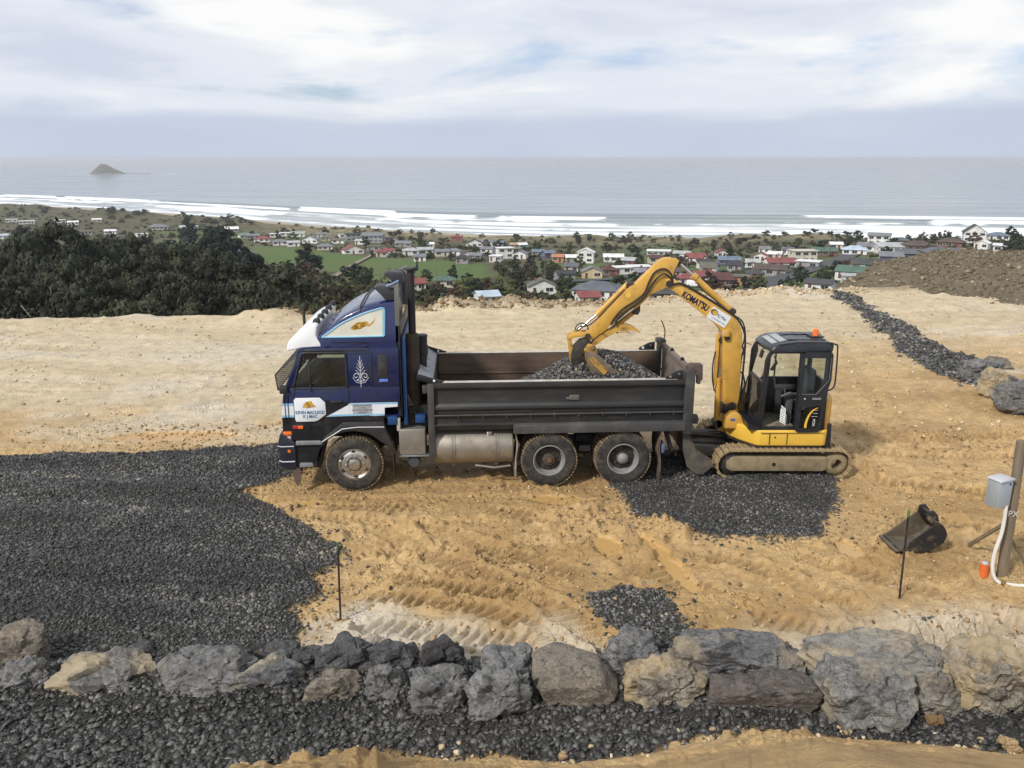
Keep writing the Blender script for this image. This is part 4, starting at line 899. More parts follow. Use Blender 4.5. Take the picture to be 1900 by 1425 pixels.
MUDF = pm('dried mud on frame', (0.20, 0.155, 0.09), 0.95, 0, 0.25, 9, (0.30, 0.235, 0.14), 5, 0.42, 0.7, 0.4, 40)
STEEL = pm('chrome rod', (0.62, 0.62, 0.62), 0.15, 1.0, 0.04, 4)
IRON = pm('greasy iron', (0.025, 0.022, 0.018), 0.55, 0, 0.4, 7, (0.11, 0.075, 0.04), 6, 0.5, 0.8)
BLADE = pm('blade steel', (0.060, 0.056, 0.052), 0.6, 0.1, 0.3, 4, (0.19, 0.145, 0.09), 4, 0.45, 0.8)
HOSE = pm('hose rubber', (0.014, 0.014, 0.015), 0.5, 0, 0.2, 8)
BUCK = pm('worn bucket steel', (0.13, 0.10, 0.075), 0.55, 0.2, 0.3, 6, (0.26, 0.17, 0.06), 5, 0.48, 0.7)
ex_kids = []
def EB(b, name, mat, parent=None, smooth=R(35)):
    o = b.build(name, mat, parent or EXC, smooth)
    if parent is None: o.location = (-5.14, -0.98, 0)
    return o
# tracks: shoes round a stadium path
shoe = B(); shoe.box(-0.052, 0.052, 0.0, 0.40, -0.012, 0.022, 0.005, 1); shoe.prism([(-0.05, 0.02), (-0.038, 0.042), (-0.020, 0.042), (-0.015, 0.02)], 0.004, 0.396)
SHOE = None
def path(s):
    xl, xr, zc, r = 4.165, 6.135, 0.300, 0.272; Ls = xr-xl; A = math.pi*r; s = s % (2*Ls+2*A)
    if s < Ls: return xl+s, zc+r, 0.0
    s -= Ls
    if s < A: a = s/r; return xr+r*math.sin(a), zc+r*math.cos(a), a
    s -= A
    if s < Ls: return xr-s, zc-r, math.pi
    s -= Ls; a = s/r; return xl-r*math.sin(a), zc-r*math.cos(a), math.pi+a
PL = 2*(6.135-4.165)+2*math.pi*0.272; NS = 50
for y in (0.0, 1.56):
    f_ = B(); f_.prism([(4.16, .16), (4.06, .22), (4.05, .36), (4.16, .455), (5.95, .44), (5.99, .40), (5.98, .19), (5.90, .155)], y+0.05, y+0.33, 'y', 0.02, 2)
    f_.box(4.66, 4.672, y+0.045, y+0.06, .17, .44)
    FR = EB(f_, 'track_frame', MUDF)
    B().cyl((4.96, y+0.042, .30), (4.96, y+0.07, .30), .038, n=8).build('frame_hole', CHAS, FR)
    o = B(); o.lathe([(0.105, 0.05), (0.15, 0.05), (0.215, 0.09), (0.235, 0.12), (0.235, 0.28), (0.105, 0.33)], 30, 'y', (6.155, y, .29), True); o.build('idler', MUDF, FR)
    o = B(); o.lathe([(0, 0.06), (0.15, 0.06), (0.215, 0.10), (0.235, 0.12), (0.235, 0.28), (0.0, 0.3)], 24, 'y', (4.165, y, .30)); o.build('sprocket', IRON, FR)
    rl_ = B(); rl_.tube([(path(PL*k/60)[0]+0, y+0.20, path(PL*k/60)[1]) for k in range(61)], 0.028, 6)
    rl_.build('link_chain', IRON, FR)
    for k in range(NS):
        x, z, a = path(PL*k/NS)
        if SHOE is None: SHOE = shoe.build('track_shoe', MUDT, FR); o = SHOE
        else: o = bpy.data.objects.new('track_shoe', SHOE.data); COL.objects.link(o); o.parent = FR
        o.location = (x, y, z); o.rotation_euler = (random.Random(k).uniform(-.01, .01), a, 0)
u_ = B(); u_.box(4.30, 5.95, .36, 1.60, .26, .52, .03); u_.cyl((5.2, .98, .50), (5.2, .98, .645), .48, n=30); EB(u_, 'undercarriage', IRON)
# dozer blade
bl = B(); bl.prism([(3.20, .93), (3.27, .92), (3.33, .66), (3.46, .46), (3.66, .34), (3.60, .19), (3.52, .17), (3.34, .30), (3.24, .56)], -0.02, 1.98, 'y', 0.008)
BL = EB(bl, 'dozer_blade', BLADE)
for y in (-0.03, 1.94): B().prism([(3.19, .95), (3.30, .94), (3.45, .62), (3.74, .44), (3.80, .30), (3.62, .14), (3.50, .12), (3.30, .28), (3.21, .6)], y, y+.045).build('blade_end', BLADE, BL)
for y in (.42, 1.40): B().prism([(3.44, .55), (4.35, .50), (4.35, .34), (3.44, .32)], y, y+.14, 'y', .01).build('blade_arm', BLADE, BL)
o = B(); o.cyl((3.45, .98, .62), (4.2, .98, .55), .06, n=14); o.box(3.5, 4.2, .7, 1.26, .44, .54, .02); o.build('blade_cylinder', IRON, BL)
# revolving frame
pl_ = [(4.60, .12), (4.66, .085), (5.83, .07), (5.93, .10), (6.02, .20), (6.10, .45), (6.14, .98), (6.10, 1.5), (5.98, 1.80), (5.80, 1.86), (4.62, 1.84), (4.30, 1.50), (4.22, 1.25), (4.20, .80), (4.34, .48)]
o = B(); o.prism(pl_, .655, .965, 'z', 0.028, 3); SK = EB(o, 'skirt', YELB)
for x in (4.84, 5.17): B().box(x, x+.006, .060, .10, .69, .90).build('panel_gap', IRON, SK)
B().box(4.68, 5.86, .058, .09, .915, .921).build('panel_gap', GOLDD, SK)
B().cyl((4.95, .07, .83), (4.95, .09, .83), .016, n=10).build('key_hole', IRON, SK)
text('skirt_mark', '5 5', .06, (4.45, .335, .83), (R(90), R(90), R(-52)), GOLDD, SK, .001)
o = B(); o.prism([(p[0]*0.985+.07, p[1]*.96+.04) for p in pl_], .60, .66, 'z'); EB(o, 'lower_skirt', IRON)
o = B(); o.prism([(4.10, .86), (4.13, 1.08), (4.22, 1.17), (4.34, 1.175), (4.60, .97), (4.60, .80), (4.45, .80), (4.30, .86)], .50, .72, 'y', 0.02); EB(B().prism([(4.10, .86), (4.13, 1.08), (4.22, 1.17), (4.34, 1.175), (4.60, .97), (4.60, .80), (4.45, .80), (4.30, .86)], 1.16, 1.36, 'y', 0.02), 'front_frame', YEL)
FRK = EB(o, 'front_frame', YEL)
B().box(4.20, 4.29, .49, .51, 1.02, 1.07, .005).build('frame_sticker', pm('blue sticker', (.10, .13, .3), .5), FRK)
o = B(); o.prism([(5.83, .13), (5.93, .14), (6.02, .24), (6.09, .5), (6.12, .98), (6.08, 1.5), (5.97, 1.78), (5.80, 1.83), (5.78, .98)], .965, 1.56, 'z', 0.03, 3); EB(o, 'rear_cover', YEL)
o = B(); o.box(4.55, 5.80, 1.14, 1.83, .965, 1.42, .04); EB(o, 'side_cover', YEL)
o = B(); o.prism([(5.90, .62), (5.93, 1.10), (5.98, 1.10), (6.00, .66)], .06, .12, 'y'); EB(o, 'corner_guard', CABB)
# cab
def tubebox(b_, x0, x1, y0, y1, z0, z1, bev=.015): b_.box(x0, x1, y0, y1, z0, z1, bev, 2)
c_ = B()
c_.prism([(4.62, 1.00), (4.70, 1.00), (4.755, 2.38), (4.80, 2.45), (4.86, 2.50), (4.80, 2.56), (4.70, 2.42), (4.66, 2.30)], .09, .165, 'y', .012)
c_.prism([(4.62, 1.00), (4.70, 1.00), (4.755, 2.38), (4.80, 2.45), (4.86, 2.50), (4.80, 2.56), (4.70, 2.42), (4.66, 2.30)], 1.02, 1.08, 'y', .012)
tubebox(c_, 5.78, 5.86, .09, .17, .97, 2.5); tubebox(c_, 5.78, 5.86, 1.0, 1.08, .97, 2.5); tubebox(c_, 5.29, 5.35, .09, .15, .97, 2.5)
tubebox(c_, 4.78, 5.86, .09, .16, 2.44, 2.52); tubebox(c_, 4.78, 5.86, 1.02, 1.08, 2.30, 2.52)
c_.prism([(4.62, 1.0), (4.655, 1.86), (4.69, 1.86), (4.66, 1.0)], .16, .19, 'y'); c_.box(4.645, 4.685, .16, 1.03, 1.84, 1.88); c_.box(4.625, 4.665, .16, 1.03, 1.0, 1.10)
c_.box(4.70, 5.80, 1.04, 1.075, .97, 1.76); c_.box(5.80, 5.85, .16, 1.02, .97, 1.9); c_.box(5.35, 5.79, .11, .15, .97, 1.0)
c_.box(5.14, 5.165, 1.04, 1.07, 1.76, 2.31)
c_.prism([(4.45, .97), (4.62, .97), (5.86, .97), (5.86, 1.02), (4.62, 1.02), (4.40, 1.12)], .10, 1.07, 'y')
CABX = EB(c_, 'cab_frame', CABB)
rf = B(); rfp = [(4.76, 2.44), (4.72, 2.50), (4.80, 2.58), (4.92, 2.63), (5.30, 2.655), (5.80, 2.65), (5.88, 2.62), (5.87, 2.48)]
rf.prism(rfp, .06, 1.10, 'y', .03, 3); RF = EB(rf, 'cab_roof', CABR)
B().prism([(4.80, 2.583), (5.06, 2.648), (5.06, 2.66), (4.795, 2.597)], .28, .90, 'y', .003).build('roof_window', pm('pale roof panel', (.32, .34, .33), .3), RF)
for y in (.30, .80): B().box(5.10, 5.80, y, y+.05, 2.652, 2.668, .006).build('roof_rib', CABR, RF)
o = B(); o.lathe([(0, .10), (.035, .10), (.052, .085), (.055, .0), (.06, -.03), (0, -.03)], 18, 'z', (5.72, .62, 2.70)); o.build('beacon', LAMPO, RF)
o = B(); o.box(5.60, 5.85, .50, .74, 2.652, 2.675, .005); o.tube([(5.35, .9, 2.68), (5.5, .8, 2.70), (5.62, .7, 2.68)], .008, 5); o.build('beacon_mount', CABB, RF)
o = B(); o.tube([(5.80, .05, 2.65), (5.88, .04, 2.63), (5.93, .03, 2.56), (5.95, .03, 1.95), (5.92, .04, 1.80), (5.85, .08, 1.74)], .015, 7, 3); EB(o, 'hand_rail', CABB)
o = B(); o.tube([(4.86, .04, 2.62), (5.2, .05, 2.665), (5.6, .05, 2.67), (5.84, .06, 2.655)], .009, 5); EB(o, 'roof_cable', HOSE)
# glass
o = B(); o._add([(4.648, .165, 1.10), (4.648, 1.02, 1.10), (4.675, 1.02, 1.84), (4.675, .165, 1.84)], [(0, 1, 2, 3)]); EB(o, 'lower_front_glass', GLASSD)
o = B(); o._add([(4.678, .165, 1.88), (4.678, 1.02, 1.88), (4.745, 1.02, 2.44), (4.745, .165, 2.44)], [(0, 1, 2, 3)]); EB(o, 'upper_front_glass', GLASSD)
o = B(); o._add([(4.75, 1.055, 1.76), (5.78, 1.055, 1.76), (5.78, 1.055, 2.31), (4.77, 1.055, 2.31)], [(0, 1, 2, 3)]); EB(o, 'side_glass', GLASS)
# door folded back along the side
dp = [(5.305, 2.36), (5.325, 2.44), (5.39, 2.485), (5.84, 2.48), (5.872, 2.43), (5.878, 1.95), (5.82, 1.70), (5.80, 1.30), (5.765, .99), (5.72, .945), (5.34, .945), (5.285, 1.0), (5.30, 1.5)]
wp = [(5.36, 2.37), (5.83, 2.37), (5.83, 1.96), (5.62, 1.69), (5.36, 1.69)]; wl = [(5.37, 1.36), (5.50, 1.44), (5.72, 1.46), (5.735, 1.30), (5.69, 1.04), (5.64, 1.01), (5.37, 1.03)]
def ring_panel(b_, outer, holes, y0, y1):
    """plate with holes, triangulated"""
    bm = bmesh.new(); es = []
    for lp in [outer]+holes:
        vs = [bm.verts.new((x, y0, z)) for x, z in lp]
        es += [bm.edges.new((vs[i], vs[(i+1) % len(vs)])) for i in range(len(vs))]
    bmesh.ops.triangle_fill(bm, use_beauty=True, use_dissolve=False, edges=es)
    r = bmesh.ops.extrude_face_region(bm, geom=bm.faces[:])
    for v in r['geom']:
        if isinstance(v, bmesh.types.BMVert): v.co.y = y1
    bmesh.ops.recalc_face_normals(bm, faces=bm.faces[:])
    me = bpy.data.meshes.new('t'); bm.to_mesh(me); bm.free(); b_.bm.from_mesh(me); bpy.data.meshes.remove(me); return b_
D_ = EB(ring_panel(B(), dp, [wp, wl], .03, .075), 'door', CABB)
B().prism(wp, .048, .054).build('door_glass', GLASS, D_); B().prism(wl, .048, .054).build('door_glass', GLASS, D_)
B().tube([(5.36, .026, 1.685), (5.625, .026, 1.685), (5.835, .026, 1.955), (5.835, .026, 2.37)], .008, 5).build('glass_seal', pm('grey seal', (.10, .10, .10), .6), D_)
arc = [(5.46+.26*(1-math.cos(a)), 1.03+.40*math.sin(a)) for a in [R(q) for q in range(0, 81, 8)]]; arc2 = [(x+.045-.02*i/10, z-.0) for i, (x, z) in enumerate(arc)]
B().prism(arc+arc2[::-1], .036, .042).build('door_arc', YELB, D_)
for z in (1.25, 1.31, 1.37): B().box(5.58+.02*(z-1.25)/.06, 5.69, .038, .042, z, z+.006).build('door_line', SILV, D_)
text('door_lettering', 'PC50', .062, (5.63, .037, 1.135), (R(90), R(90), 0), SILV, D_, .001, bold=.001)
text('door_lettering', 'GALEO', .050, (5.64, .027, 1.60), (R(90), 0, 0), SILV, D_, .001)
B().cyl((5.42, .02, 1.60), (5.42, .04, 1.60), .014, n=10).build('door_lock', SILV, D_)
B().tube([(5.34, .02, 1.40), (5.40, .0, 1.40), (5.43, .02, 1.46)], .012, 6).build('door_handle', CABB, D_)
# mirrors
o = B(); o.prism([(4.73, 2.15), (4.79, 2.13), (4.87, 2.28), (4.84, 2.34)], .03, .06, 'y', .008); o.tube([(4.80, .08, 2.40), (4.83, .05, 2.33)], .01, 5); EB(o, 'mirror', CABB)
o = B(); o.tube([(4.66, 1.06, 2.40), (4.56, 1.12, 2.42), (4.54, 1.12, 2.25)], .01, 5); o.box(4.53, 4.56, 1.05, 1.2, 2.17, 2.32, .006); EB(o, 'mirror', CABB)
# cab interior
o = B(); o.box(5.30, 5.75, .42, .88, 1.25, 1.42, .05); o.box(5.60, 5.76, .42, .88, 1.40, 2.05, .06); EB(o, 'seat', SEATM)
CONS = pm('grey console', (.06, .06, .06), .6, 0, .3, 6)
for y in (.30, .92): o = B(); o.box(5.15, 5.55, y, y+.10, 1.52, 1.62, .02); o.box(5.18, 5.30, y+.01, y+.09, 1.02, 1.55, .01); o.cyl((5.16, y+.05, 1.60), (5.12, y+.05, 1.80), .022, n=8); EB(o, 'control_console', CONS)
EB(B().tube([(5.05, .25, 1.58), (5.2, .22, 1.66), (5.35, .24, 1.62)], .025, 6), 'arm_rest', CONS)
o = B(); o.box(4.68, 4.74, .3, .9, 1.02, 1.45, .02); o.cyl((4.85, .55, 1.02), (4.80, .55, 1.45), .015, n=6); o.cyl((4.85, .70, 1.02), (4.80, .70, 1.45), .015, n=6); EB(o, 'travel_lever', CABB)
o = B(); o.box(4.66, 5.30, .165, 1.0, 1.022, 1.03); EB(o, 'floor_mat', pm('muddy floor mat', (.10, .085, .06), .9, 0, .3, 9, (.30, .25, .18), 12, .42, .62, .3, 60))
o = B(); o.box(5.13, 5.14, .17, .42, 1.08, 1.36, .003, 1, Matrix.Translation((0, 0, 0))); o.prism([(5.05, 1.10), (5.17, 1.03), (5.17, 1.24), (5.05, 1.36)], .20, .205); NT = EB(o, 'notice', WHITE)
for k in range(5): B().prism([(5.065, 1.32-.045*k-.02), (5.155, 1.26-.045*k-.02), (5.155, 1.272-.045*k-.02), (5.065, 1.332-.045*k-.02)], .196, .199).build('notice_line', SEATM, NT)
# boom
BY0, BY1 = .82, 1.10
bp_ = spl2([(4.13, 1.28), (4.06, 2.2), (4.03, 2.58)], 3)+spl2([(4.00, 2.70), (3.92, 2.80), (3.83, 2.88)], 3)+[(3.05, 3.475), (2.95, 3.52), (2.885, 3.60), (2.90, 3.69), (2.96, 3.725), (3.03, 3.715), (4.12, 3.07)]+spl2([(4.22, 2.99), (4.33, 2.85), (4.39, 2.70), (4.41, 2.55)], 3)+[(4.43, 1.36), (4.40, 1.26), (4.32, 1.20), (4.20, 1.20)]
BM = EB(B().prism(bp_, BY0, BY1, 'y', .012), 'boom', YEL)
B().cyl((2.955, .78, 3.62), (2.955, 1.14, 3.62), .065, n=18).build('boom_pin', IRON, BM)
rot_t = math.atan2(3.07-3.715, 4.12-3.03)
text('boom_lettering', "KOMAT'SU", .165, (3.465, BY0-.0035, 3.285), (R(90), -rot_t, 0), pm('dark blue lettering', (.008, .008, .03), .4), BM, .0015, sx=.72, bold=.006)
m_s = Matrix.Translation((3.93, 0, 2.985)) @ Matrix.Rotation(-rot_t, 4, 'Y')
stk = B(); stk.box(-.205, .205, BY0-.005, BY0-.001, -.12, .12, 0, 2, m_s); STK = stk.build('sticker', DECAL, BM)
B().prism([(-.13+.075*math.cos(a), .035+.06*math.sin(a)) for a in [2*math.pi*i/18 for i in range(18)]], BY0-.0075, BY0-.005, 'y', 0, 2, m_s).build('sticker_badge', GOLDD, STK)
B().prism([(-.11+.045*math.cos(a), .03+.045*math.sin(a)) for a in [2*math.pi*i/14 for i in range(14)]], BY0-.0095, BY0-.0075, 'y', 0, 2, m_s).build('sticker_badge', GOLD, STK)
pt = m_s @ Vector((.055, BY0-.0075, .02)); text('sticker_lettering', 'KJ Mac', .085, pt, (R(90), -rot_t, 0), BLKP, STK, .0012, sx=.85)
pt = m_s @ Vector((.03, BY0-.0075, -.07)); text('sticker_lettering', 'CONTRACTORS', .042, pt, (R(90), -rot_t, 0), pm('grey lettering', (.2, .2, .24), .5), STK, .0012)
o = B(); o.box(4.02, 4.13, BY0-.09, BY0, 2.62, 2.75, .01); WL = o.build('work_lamp', YEL, BM); B().box(4.01, 4.05, BY0-.085, BY0-.01, 2.635, 2.735, .008).build('lamp_lens', LAMPW, WL); B().box(4.06, 4.16, BY0-.05, BY0-.001, 2.54, 2.61, .01).build('lamp_bracket', IRON, WL)
# boom cylinder in front of the boom
o = B(); o.cyl((4.06, .96, .84), (4.035, .96, 1.72), .058, n=18); o.cyl((4.035, .96, 1.70), (4.03, .96, 1.76), .068, n=18); CY = EB(o, 'boom_cylinder', YEL)
B().cyl((4.035, .96, 1.72), (4.03, .96, 2.52), .030, n=14).build('rod', STEEL, CY); B().cyl((4.03, .86, 2.52), (4.03, 1.06, 2.52), .06, n=14).build('rod_eye', IRON, CY)
B().prism([(3.93, 1.62), (3.99, 1.60), (4.0, 2.60), (3.97, 2.66), (3.94, 2.62)], .90, .98, 'y', .008).build('rod_guard', YEL, CY)
B().tube([(3.96, .90, 1.5), (3.90, .88, 1.75), (3.89, .88, 2.05), (3.93, .9, 2.3)], .013, 6, 4).build('hose', HOSE, CY)
# swing bracket
o = B(); o.prism([(4.05, .72), (4.02, .92), (4.10, 1.0), (4.22, 1.02), (4.24, 1.3), (4.34, 1.33), (4.42, 1.22), (4.46, 1.0), (4.44, .84), (4.28, .78), (4.20, .66)], .84, 1.08, 'y', .015); SWB = EB(o, 'swing_bracket', YELW)
o = B(); o.cyl((4.30, .80, 1.22), (4.30, 1.12, 1.22), .085, n=16); o.box(4.14, 4.32, .81, 1.11, 1.06, 1.28, .03); o.cyl((4.06, .84, .84), (4.06, 1.08, .84), .085, n=16); o.build('pivot', IRON, SWB)
# arm cylinder above the boom
o = B(); o.cyl((4.17, .96, 3.10), (3.46, .96, 3.725), .057, n=18); o.cyl((3.48, .96, 3.71), (3.42, .96, 3.76), .072, n=18); CY2 = EB(o, 'arm_cylinder', YEL)
B().cyl((3.44, .96, 3.74), (3.10, .96, 4.03), .028, n=14).build('rod', STEEL, CY2); B().cyl((4.20, .86, 3.08), (4.20, 1.06, 3.08), .065, n=14).build('cylinder_eye', IRON, CY2)
B().tube([(4.10, .90, 3.10), (3.85, .885, 3.30), (3.60, .885, 3.50), (3.50, .9, 3.62)], .014, 6, 4).build('hose', HOSE, CY2)
# arm
ap = [(2.52, 3.80), (2.71, 4.00), (2.78, 4.055), (2.87, 4.09), (3.06, 4.10), (3.13, 4.05), (3.10, 3.97), (3.04, 3.86), (3.02, 3.66), (2.97, 3.57), (2.88, 3.53), (2.76, 3.47), (2.62, 3.40), (2.50, 3.28), (2.41, 3.18), (1.54, 2.53), (1.46, 2.53), (1.40, 2.60), (1.42, 2.69), (1.52, 2.80), (2.22, 3.56), (2.34, 3.62)]
AR = EB(B().prism(ap, .85, 1.07, 'y', .010), 'arm', YEL)
B().prism([(2.98, 4.105), (3.06, 4.125), (3.17, 4.10), (3.18, 3.98), (3.10, 3.94), (3.06, 4.0)], .88, 1.04, 'y', .012).build('arm_lug', IRON, AR)
B().prism([(2.17, 3.52), (2.15, 3.60), (2.22, 3.66), (2.30, 3.63), (2.30, 3.56)], .87, 1.05, 'y', .01).build('cylinder_bracket', IRON, AR)
B().prism([(2.25, 3.10), (2.30, 3.03), (2.40, 3.01), (2.44, 3.08), (2.44, 3.20), (2.36, 3.18)], .88, 1.04, 'y', .01).build('thumb_bracket', IRON, AR)
B().prism([(2.20+.05*math.cos(a), 3.40+.055*math.sin(a)) for a in [2*math.pi*i/12 for i in range(12)]], .843, .849).build('warning_sticker', YELB, AR)
for off in (0.0, 1.0):
    yy = .83-.012*off
    o = B(); o.tube([(3.03-.0*off, yy, 3.62), (2.98-.02*off, yy-.02, 3.80-.06*off), (2.85, yy-.02, 3.90-.09*off), (2.68+.05*off, yy-.01, 3.84-.10*off), (2.58+.05*off, yy, 3.66-.06*off), (2.50+.04*off, yy, 3.45-.03*off), (2.34+.04*off, yy, 3.30-.05*off), (2.10+.05*off, yy, 3.14-.05*off), (1.96+.06*off, yy, 2.98-.02*off), (1.88+.08*off, yy, 2.84)], .017, 7, 5); o.build('hose', HOSE, AR)
o = B(); o.tube([(3.0, .80, 3.60), (3.2, .79, 3.62), (3.6, .80, 3.40), (4.0, .80, 3.16), (4.25, .80, 2.98), (4.40, .80, 2.76), (4.46, .80, 2.5), (4.46, .80, 1.9), (4.45, .82, 1.4), (4.44, .9, 1.15)], .020, 7, 5); o.build('hose', HOSE, BM)
o = B(); o.tube([(4.22, .9, 3.02), (4.42, .9, 2.86), (4.49, .9, 2.5), (4.44, .9, 2.15), (4.43, .9, 1.6)], .014, 6, 5); o.tube([(4.36, .9, 2.9), (4.47, .92, 2.62), (4.44, .92, 2.35)], .012, 6, 5); o.build('hose', HOSE, BM)
o = B()
for k in range(4): o.tube([(4.45, .75+.04*k, 1.9), (4.50+.015*k, .74+.05*k, 1.65), (4.48, .75+.05*k, 1.40), (4.52+.02*k, .75+.06*k, 1.18), (4.60, .8, 1.05)], .015, 6, 4)
o.tube([(4.48, .7, 1.5), (4.52, .66, 1.85), (4.58, .66, 1.86), (4.60, .68, 1.6), (4.55, .7, 1.35)], .013, 6, 4); EB(o, 'hose_bundle', HOSE)
# bucket cylinder along the top of the arm
o = B(); o.cyl((2.20, .96, 3.60), (1.66, .96, 3.04), .052, n=18); o.cyl((1.69, .96, 3.07), (1.62, .96, 3.00), .066, n=18); CY3 = EB(o, 'bucket_cylinder', YEL)
B().cyl((1.64, .96, 3.02), (1.24, .96, 2.68), .026, n=14).build('rod', STEEL, CY3)
B().tube([(2.12, .88, 3.50), (1.90, .87, 3.26), (1.70, .87, 3.02), (1.50, .87, 2.84), (1.40, .87, 2.80), (1.28, .87, 2.78), (1.22, .88, 2.66)], .012, 6, 4).build('hose', HOSE, CY3)
B().tube([(1.46, .87, 2.62), (1.44, .86, 2.80), (1.32, .86, 2.86), (1.22, .87, 2.78), (1.20, .88, 2.62)], .011, 6, 5).build('hose', HOSE, CY3)
# thumb claw under the arm
tp = spl2([(1.53, 2.45), (1.60, 2.55), (1.78, 2.68), (1.98, 2.80), (2.13, 2.83), (2.28, 2.80), (2.39, 2.735), (2.475, 2.655)], 3)+spl2([(2.40, 2.685), (2.28, 2.715), (2.12, 2.715), (1.98, 2.67), (1.80, 2.565), (1.62, 2.43)], 3)
th = B(); th.prism(tp, .87, .91); th.prism(tp, 1.01, 1.05); th.prism([(x, z) for x, z in tp], .91, 1.01)
TH = EB(th, 'thumb', YELW)
o = B(); o.cyl((2.34, .96, 3.06), (2.02, .96, 2.80), .045, n=16); CY4 = EB(o, 'thumb_cylinder', YEL); B().cyl((2.03, .96, 2.81), (1.82, .96, 2.66), .022, n=12).build('rod', STEEL, CY4)
o = B(); o.cyl((2.30, .84, 3.14), (1.84, .84, 2.76), .012, n=8); o.build('thumb_pipe', STEEL, CY4)
# linkage, coupler and bucket
o = B(); o.prism([(1.07, 2.56), (1.09, 2.62), (1.22, 2.70), (1.42, 2.69), (1.49, 2.64), (1.46, 2.56), (1.36, 2.60), (1.20, 2.58), (1.12, 2.54)], .84, .885, 'y', .008); o.prism([(1.07, 2.56), (1.09, 2.62), (1.22, 2.70), (1.42, 2.69), (1.49, 2.64), (1.46, 2.56), (1.36, 2.60), (1.20, 2.58), (1.12, 2.54)], 1.035, 1.08, 'y', .008); o.box(1.15, 1.3, .885, 1.035, 2.60, 2.66); LK = EB(o, 'tipping_link', YEL)
o = B(); o.prism([(1.06, 2.60), (1.13, 2.58), (1.20, 2.28), (1.18, 2.10), (1.12, 2.10), (1.10, 2.30)], .88, 1.04, 'y', .01); o.build('bucket_link', YELW, LK); B().cyl((1.45, .80, 2.61), (1.45, 1.12, 2.61), .055, n=14).build('link_pin', IRON, LK)
o = B(); o.prism([(1.16, 2.36), (1.30, 2.52), (1.44, 2.56), (1.52, 2.50), (1.50, 2.36), (1.44, 2.22), (1.44, 2.06), (1.34, 1.99), (1.20, 2.02), (1.13, 2.14)], .83, 1.09, 'y', .02); QH = EB(o, 'quick_coupler', IRON)
for x, z in ((1.24, 2.10), (1.36, 2.30)): B().cyl((x, .80, z), (x, 1.12, z), .042, n=14).build('coupler_pin', IRON, QH)
bk = [(1.40, 2.33), (1.52, 2.37), (1.66, 2.28), (1.88, 2.06), (2.29, 1.80), (2.22, 1.76), (2.05, 1.70), (1.86, 1.66), (1.68, 1.72), (1.54, 1.88), (1.44, 2.08)]
bk_side = lambda: [B().prism(bk, y, y+.028, 'y', .004).build('side_plate', BUCK, BK) for y in (.62, 1.28)]
bo = bk[4:]+[bk[0]]; sh2 = B()
bi = [(x+.02*(1.9-x), z+.02) for x, z in bo]
v = []; f = []
for i in range(len(bo)): v += [(bo[i][0], .648, bo[i][1]), (bo[i][0], 1.28, bo[i][1]), (bi[i][0], .648, bi[i][1]), (bi[i][0], 1.28, bi[i][1])]
for i in range(len(bo)-1): a = i*4; f += [(a, a+1, a+5, a+4), (a+2, a+6, a+7, a+3), (a, a+4, a+6, a+2), (a+1, a+3, a+7, a+5)]
f += [(0, 2, 3, 1), (len(v)-4, len(v)-3, len(v)-1, len(v)-2)]; sh2._add(v, f); BK = EB(sh2, 'bucket', BUCK); bk_side()
o = B(); o.prism([(2.24, 1.77), (2.33, 1.785), (2.31, 1.815), (2.22, 1.80)], .61, 1.32); o.build('cutting_edge', CHROME, BK)
for y in (.80, 1.04): B().prism([(1.38, 2.36), (1.46, 2.47), (1.58, 2.45), (1.66, 2.30), (1.50, 2.10), (1.42, 2.12)], y, y+.05, 'y', .006).build('hanger_plate', YELW, BK)
B().prism([(1.47, 2.20), (1.55, 2.26), (1.83, 1.98), (1.76, 1.90)], .60, .625).build('wear_plate', YELW, BK)
o = B(); o.box(1.50, 1.62, .66, 1.24, 2.20, 2.26, .01, 2); o.build('hinge_bar', YELW, BK)
